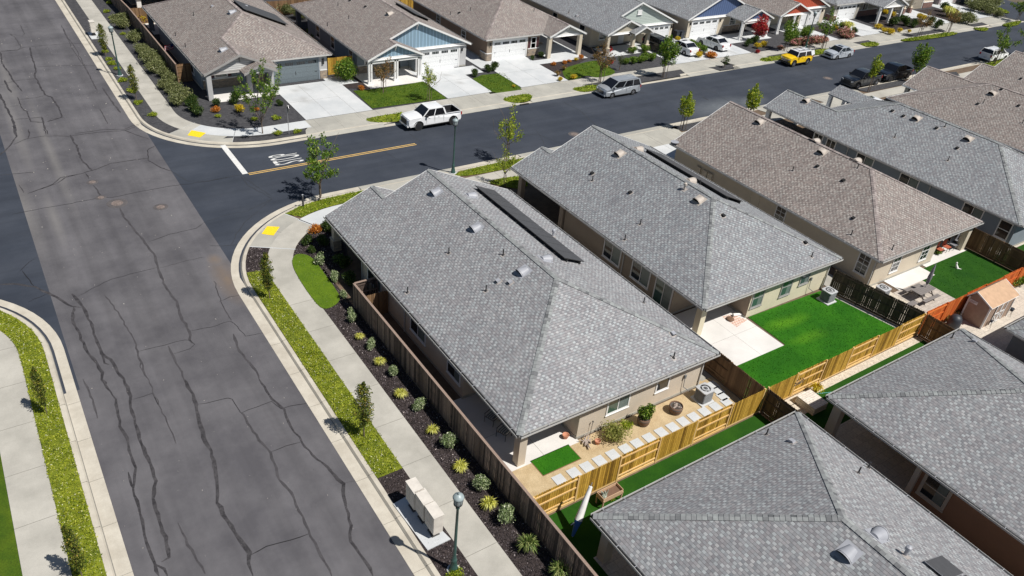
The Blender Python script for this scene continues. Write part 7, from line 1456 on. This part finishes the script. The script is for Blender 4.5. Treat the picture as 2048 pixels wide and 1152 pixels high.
# corner house yard
place(shrub(60,'lf_green',.48,1.05,1900,.11,'potted_bush',14), P(*b3(1862,262))+Vector((0,0,.38)), 'leafy green bush growing in the half barrel by the corner house wall', 1.0)
place(OLB, P(*b3(1690,350)), 'feathery yellow green bush by the corner house back window', 1.15); place(LM, P(*b3(1760,275)), 'low green plant between the feathery bush and the barrel', .9); place(LM, P(*b3(1675,705)), 'tiny yellow green plant by the wooden trough planter', .4)
place(tuft(61,'lf_gold',.6,.75,110,'yellow_leafed_plant',.07), P(*c8(1255,690)), 'yellow leafed plant against the yellow fence by the pebble strip', .9)
kinds(tuft(62,'lf_rust',.5,.6,90,'succulent',.07), c6, [(1610,895),(1560,925,.8)], lambda i, n: ['reddish spiky plant behind the barbecue cover','pale spiky plant beside the barbecue cover'][i], 'spiky plants by the barbecue')
kinds(GR, c6, [(1500,500,.6),(1960,700),(2020,690),(1640,440,.6)], lambda i, n: ['small plant under the brown roof patio','leafy plant behind the shed along the red fence','leafy plant at the right edge along the red fence','small plant by the patio post of the brown roof'][i], 'green plants in the back yards')
# far corner: olive mass along the fence, gravel strip mounds
kinds(OL, z1, [(1150,360,.8),(1210,450,.85),(1180,310,.7),(1290,540,.95),(1240,480,.8),(1330,620,.9),(1390,570,.8),(1410,660,.85),(1430,760,.8),(1500,800,.9),(1560,850,.9),(1520,890,.8),(1460,700,.8)], fmt('olive green sprawling shrub between the far pavement and its tall fence, %s from the top'), 'olive shrubs along the tall far fence', (.85,1.05))
kinds(DK, z1, [(1660,950,1.15),(1640,900,1.1),(1690,990,1.0)], fmt('dark green shrub at the near end of the olive hedge, %s'), 'dark shrubs ending the olive hedge')
kinds(OL, z1, [(1040,240,.9),(1080,190,.8),(1010,190,.7)], fmt('wispy olive shrub at the top of the tall far fence, %s'), 'wispy shrubs at the top of the far fence')
kinds(LM, z1, [(895,450,.9),(935,512,.8),(960,550,1.1),(1000,595,1.0),(1055,695,1.2),(1125,785,1.0),(1185,885,.9),(1310,990,.9)], fmt('low green mound in the dark gravel strip by the far lamp, %s from the top'), 'low mounds in the dark gravel strip')
kinds(LM, z1, [(915,105,1.1),(950,160,.9),(1055,295,.8),(940,30,1.1)], fmt('low yellow green mound beyond the far pavement near the top edge, %s'), 'low mounds near the top edge')
kinds(GD, z1, [(1230,190,1.6)], 'yellow bush in the far corner back garden behind the tall fence', None)
kinds(DK, z2, [(140,905,.9),(310,880,1.1),(620,850,.8),(680,900,.6)], fmt('round dark shrub in front of the far corner porch, %s from the left'), 'dark shrubs before the far corner porch')
kinds(OR, z2, [(138,958,.95),(480,945,.7)], lambda i, n: ['round orange shrub before the far corner porch','small orange shrub behind the airy wide tree'][i], 'orange shrubs in the far corner gravel'); kinds(GD, z2, [(338,955,1.0)], 'round golden shrub before the far corner porch', None)
kinds(LM, z2, [(152,998,.7),(460,1025,.8),(650,1015,.9),(835,1130,1.0),(665,1148,.9)], fmt('low green cushion plant in the gravel of the far corner, %s from the left'), 'low cushions in the far corner gravel')
place(BIG, P(*z2(1240,690)), 'big leafy bush between the slate blue garage and the blue gabled porch', 1.0, cat='bush'); kinds(OR, z2, [(1385,765,.8)], 'orange ground plant by the porch of the blue gabled house', None)
kinds(GR, z2, [(980,330,.9),(940,290,.8)], lambda i, n: 'flowering bush between the two brown-roofed houses, %s' % ['lower','upper'][i], 'bushes between the brown-roofed houses', cat='bush'); kinds(OL, z2, [(720,120,1.2),(850,160,1.1)], fmt('yellow green bush behind the far corner houses, %s'), 'bushes behind the far corner houses')
kinds(DK, z3, [(750,610,.9),(805,600,1.0),(640,650,.8),(1200,490,.8),(1130,510,.6)], fmt('clipped dark shrub by the stone-piered garage, %s'), 'dark shrubs by the stone-piered house')
kinds(OR, z3, [(1310,560,.7),(1410,545,.8),(1550,500,.9),(1440,530,.6)], fmt('orange flower clump along the path of the stone-piered house, %s from the left'), 'orange flower clumps by the stone-piered house', cat='flowers'); kinds(GD, z3, [(1365,690,.8),(1480,675,.8),(1500,520,.6),(970,745,.4)], fmt('golden shrub by the lawn of the stone-piered house, %s'), 'golden shrubs by the stone-piered house')
kinds(tuft(63,'lf_rust',.6,.6,140,'rust_grass',.04), z3, [(1345,650),(1400,600,.8),(1660,500,.8),(1785,540,.5)], fmt('rust coloured grass tuft beside the stone-piered house lawn, %s'), 'rust coloured tufts')
kinds(GR, z4, [(345,625,.9),(420,620,1.05),(490,610,1.0),(530,590,.9),(600,590,1.0)], fmt('round clipped shrub in the gravel of the green gabled house, %s from the left'), 'round shrubs before the green gabled house')
kinds(RD2, z4, [(190,500,1.0),(205,620,.6),(1630,520,.7)], lambda i, n: ['reddish shrub by the stone posts of the green gabled house','dark red shrub at the edge of that gravel bed','red flowering plant on the gravel of the navy gabled house'][i], 'red shrubs in the far front gardens')
place(tree_vase(64,1.5,.4,'lf_dark',.1,dens=14,trunk=.7,name='standard_shrub'), P(*z4(285,685)), 'small standard bush with a white ring in the dark gravel', 1.0)
kinds(GR, z4, [(405,520,.9),(530,510,.9)], lambda i, n: '%s potted bush at the entry posts of the green gabled house' % ['left','right'][i], 'bushes at the entry posts')
kinds(GD, z4, [(1060,560,1.1),(1630,470,1.0),(1690,455,1.0),(850,400,.8)], fmt('golden shrub in the beds of the navy gabled house, %s'), 'golden shrubs by the navy gabled house'); kinds(GR, z4, [(990,445,.9),(1040,480,1.0),(1100,510,1.0)], fmt('green shrub in the island between the two drives, %s from the back'), 'green shrubs between the two drives')
kinds(OR, z4, [(1170,560,1.6)], 'big orange red shrub at the front of the island between two drives', None); kinds(DK, z4, [(1540,450,1.0),(1600,420,.9)], fmt('dark shrub under the deep red tree, %s'), 'dark shrubs under the red tree')
kinds(PK, z5, [(130,380),(190,375),(250,360),(310,360),(350,350,.8),(540,300),(560,320,.9)], fmt('pink flowering shrub before the red gabled house, %s from the left'), 'pink flowering shrubs before the red gabled house'); kinds(BIG, z5, [(120,330,.5),(200,330,.55),(230,300,.5)], fmt('bushy dark green shrub before the red gabled house, %s'), 'bushy shrubs before the red gabled house', cat='bush')
kinds(PK, z4, [(1850,480,.6)], 'pink shrub left of the yellow off-roader', None)
kinds(GD, z5, [(455,245,1.0),(820,245,1.1),(870,275,1.0),(920,290,1.0),(1000,270,.7),(1080,272,.6),(1170,165,1.3),(940,140,1.1),(880,120,1.0),(1200,170,1.1)], fmt('golden shrub in the dark beds of the brick-based house, %s'), 'golden shrubs in the far beds'); kinds(DK, z5, [(510,240,.9),(620,275,.7),(940,220,1.2),(1040,215,1.3),(1000,180,1.0),(1260,210,1.2),(1320,235,1.1),(1120,230,1.0),(1370,100,1.2),(1440,140,1.0)], fmt('dark shrub in the far planted beds, %s from the left'), 'dark shrubs in the far beds')
kinds(STR, z5, [(560,260),(1400,140,1.2),(1450,150,1.0)], fmt('straw grass fountain in the far beds, %s from the left'), 'straw grass fountains'); kinds(OL, z5, [(1500,190,.9),(1560,200,.9),(1620,90,1.1),(1700,80,1.0),(1760,70,1.2),(1740,120,.9),(1820,140,.7)], fmt('olive shrub in the beds of the last houses, %s from the left'), 'olive shrubs of the last houses')
place(tree_vase(66,2.2,.7,'lf_green',.12,dens=16,trunk=.6), P(*z5(100,230)), 'flowering small tree at the porch of the red gabled house', 1.0)
for o in bpy.data.objects:
    if '_used' in o: del o['_used']
for o in bpy.data.objects:
    if '_local' in o: del o['_local']
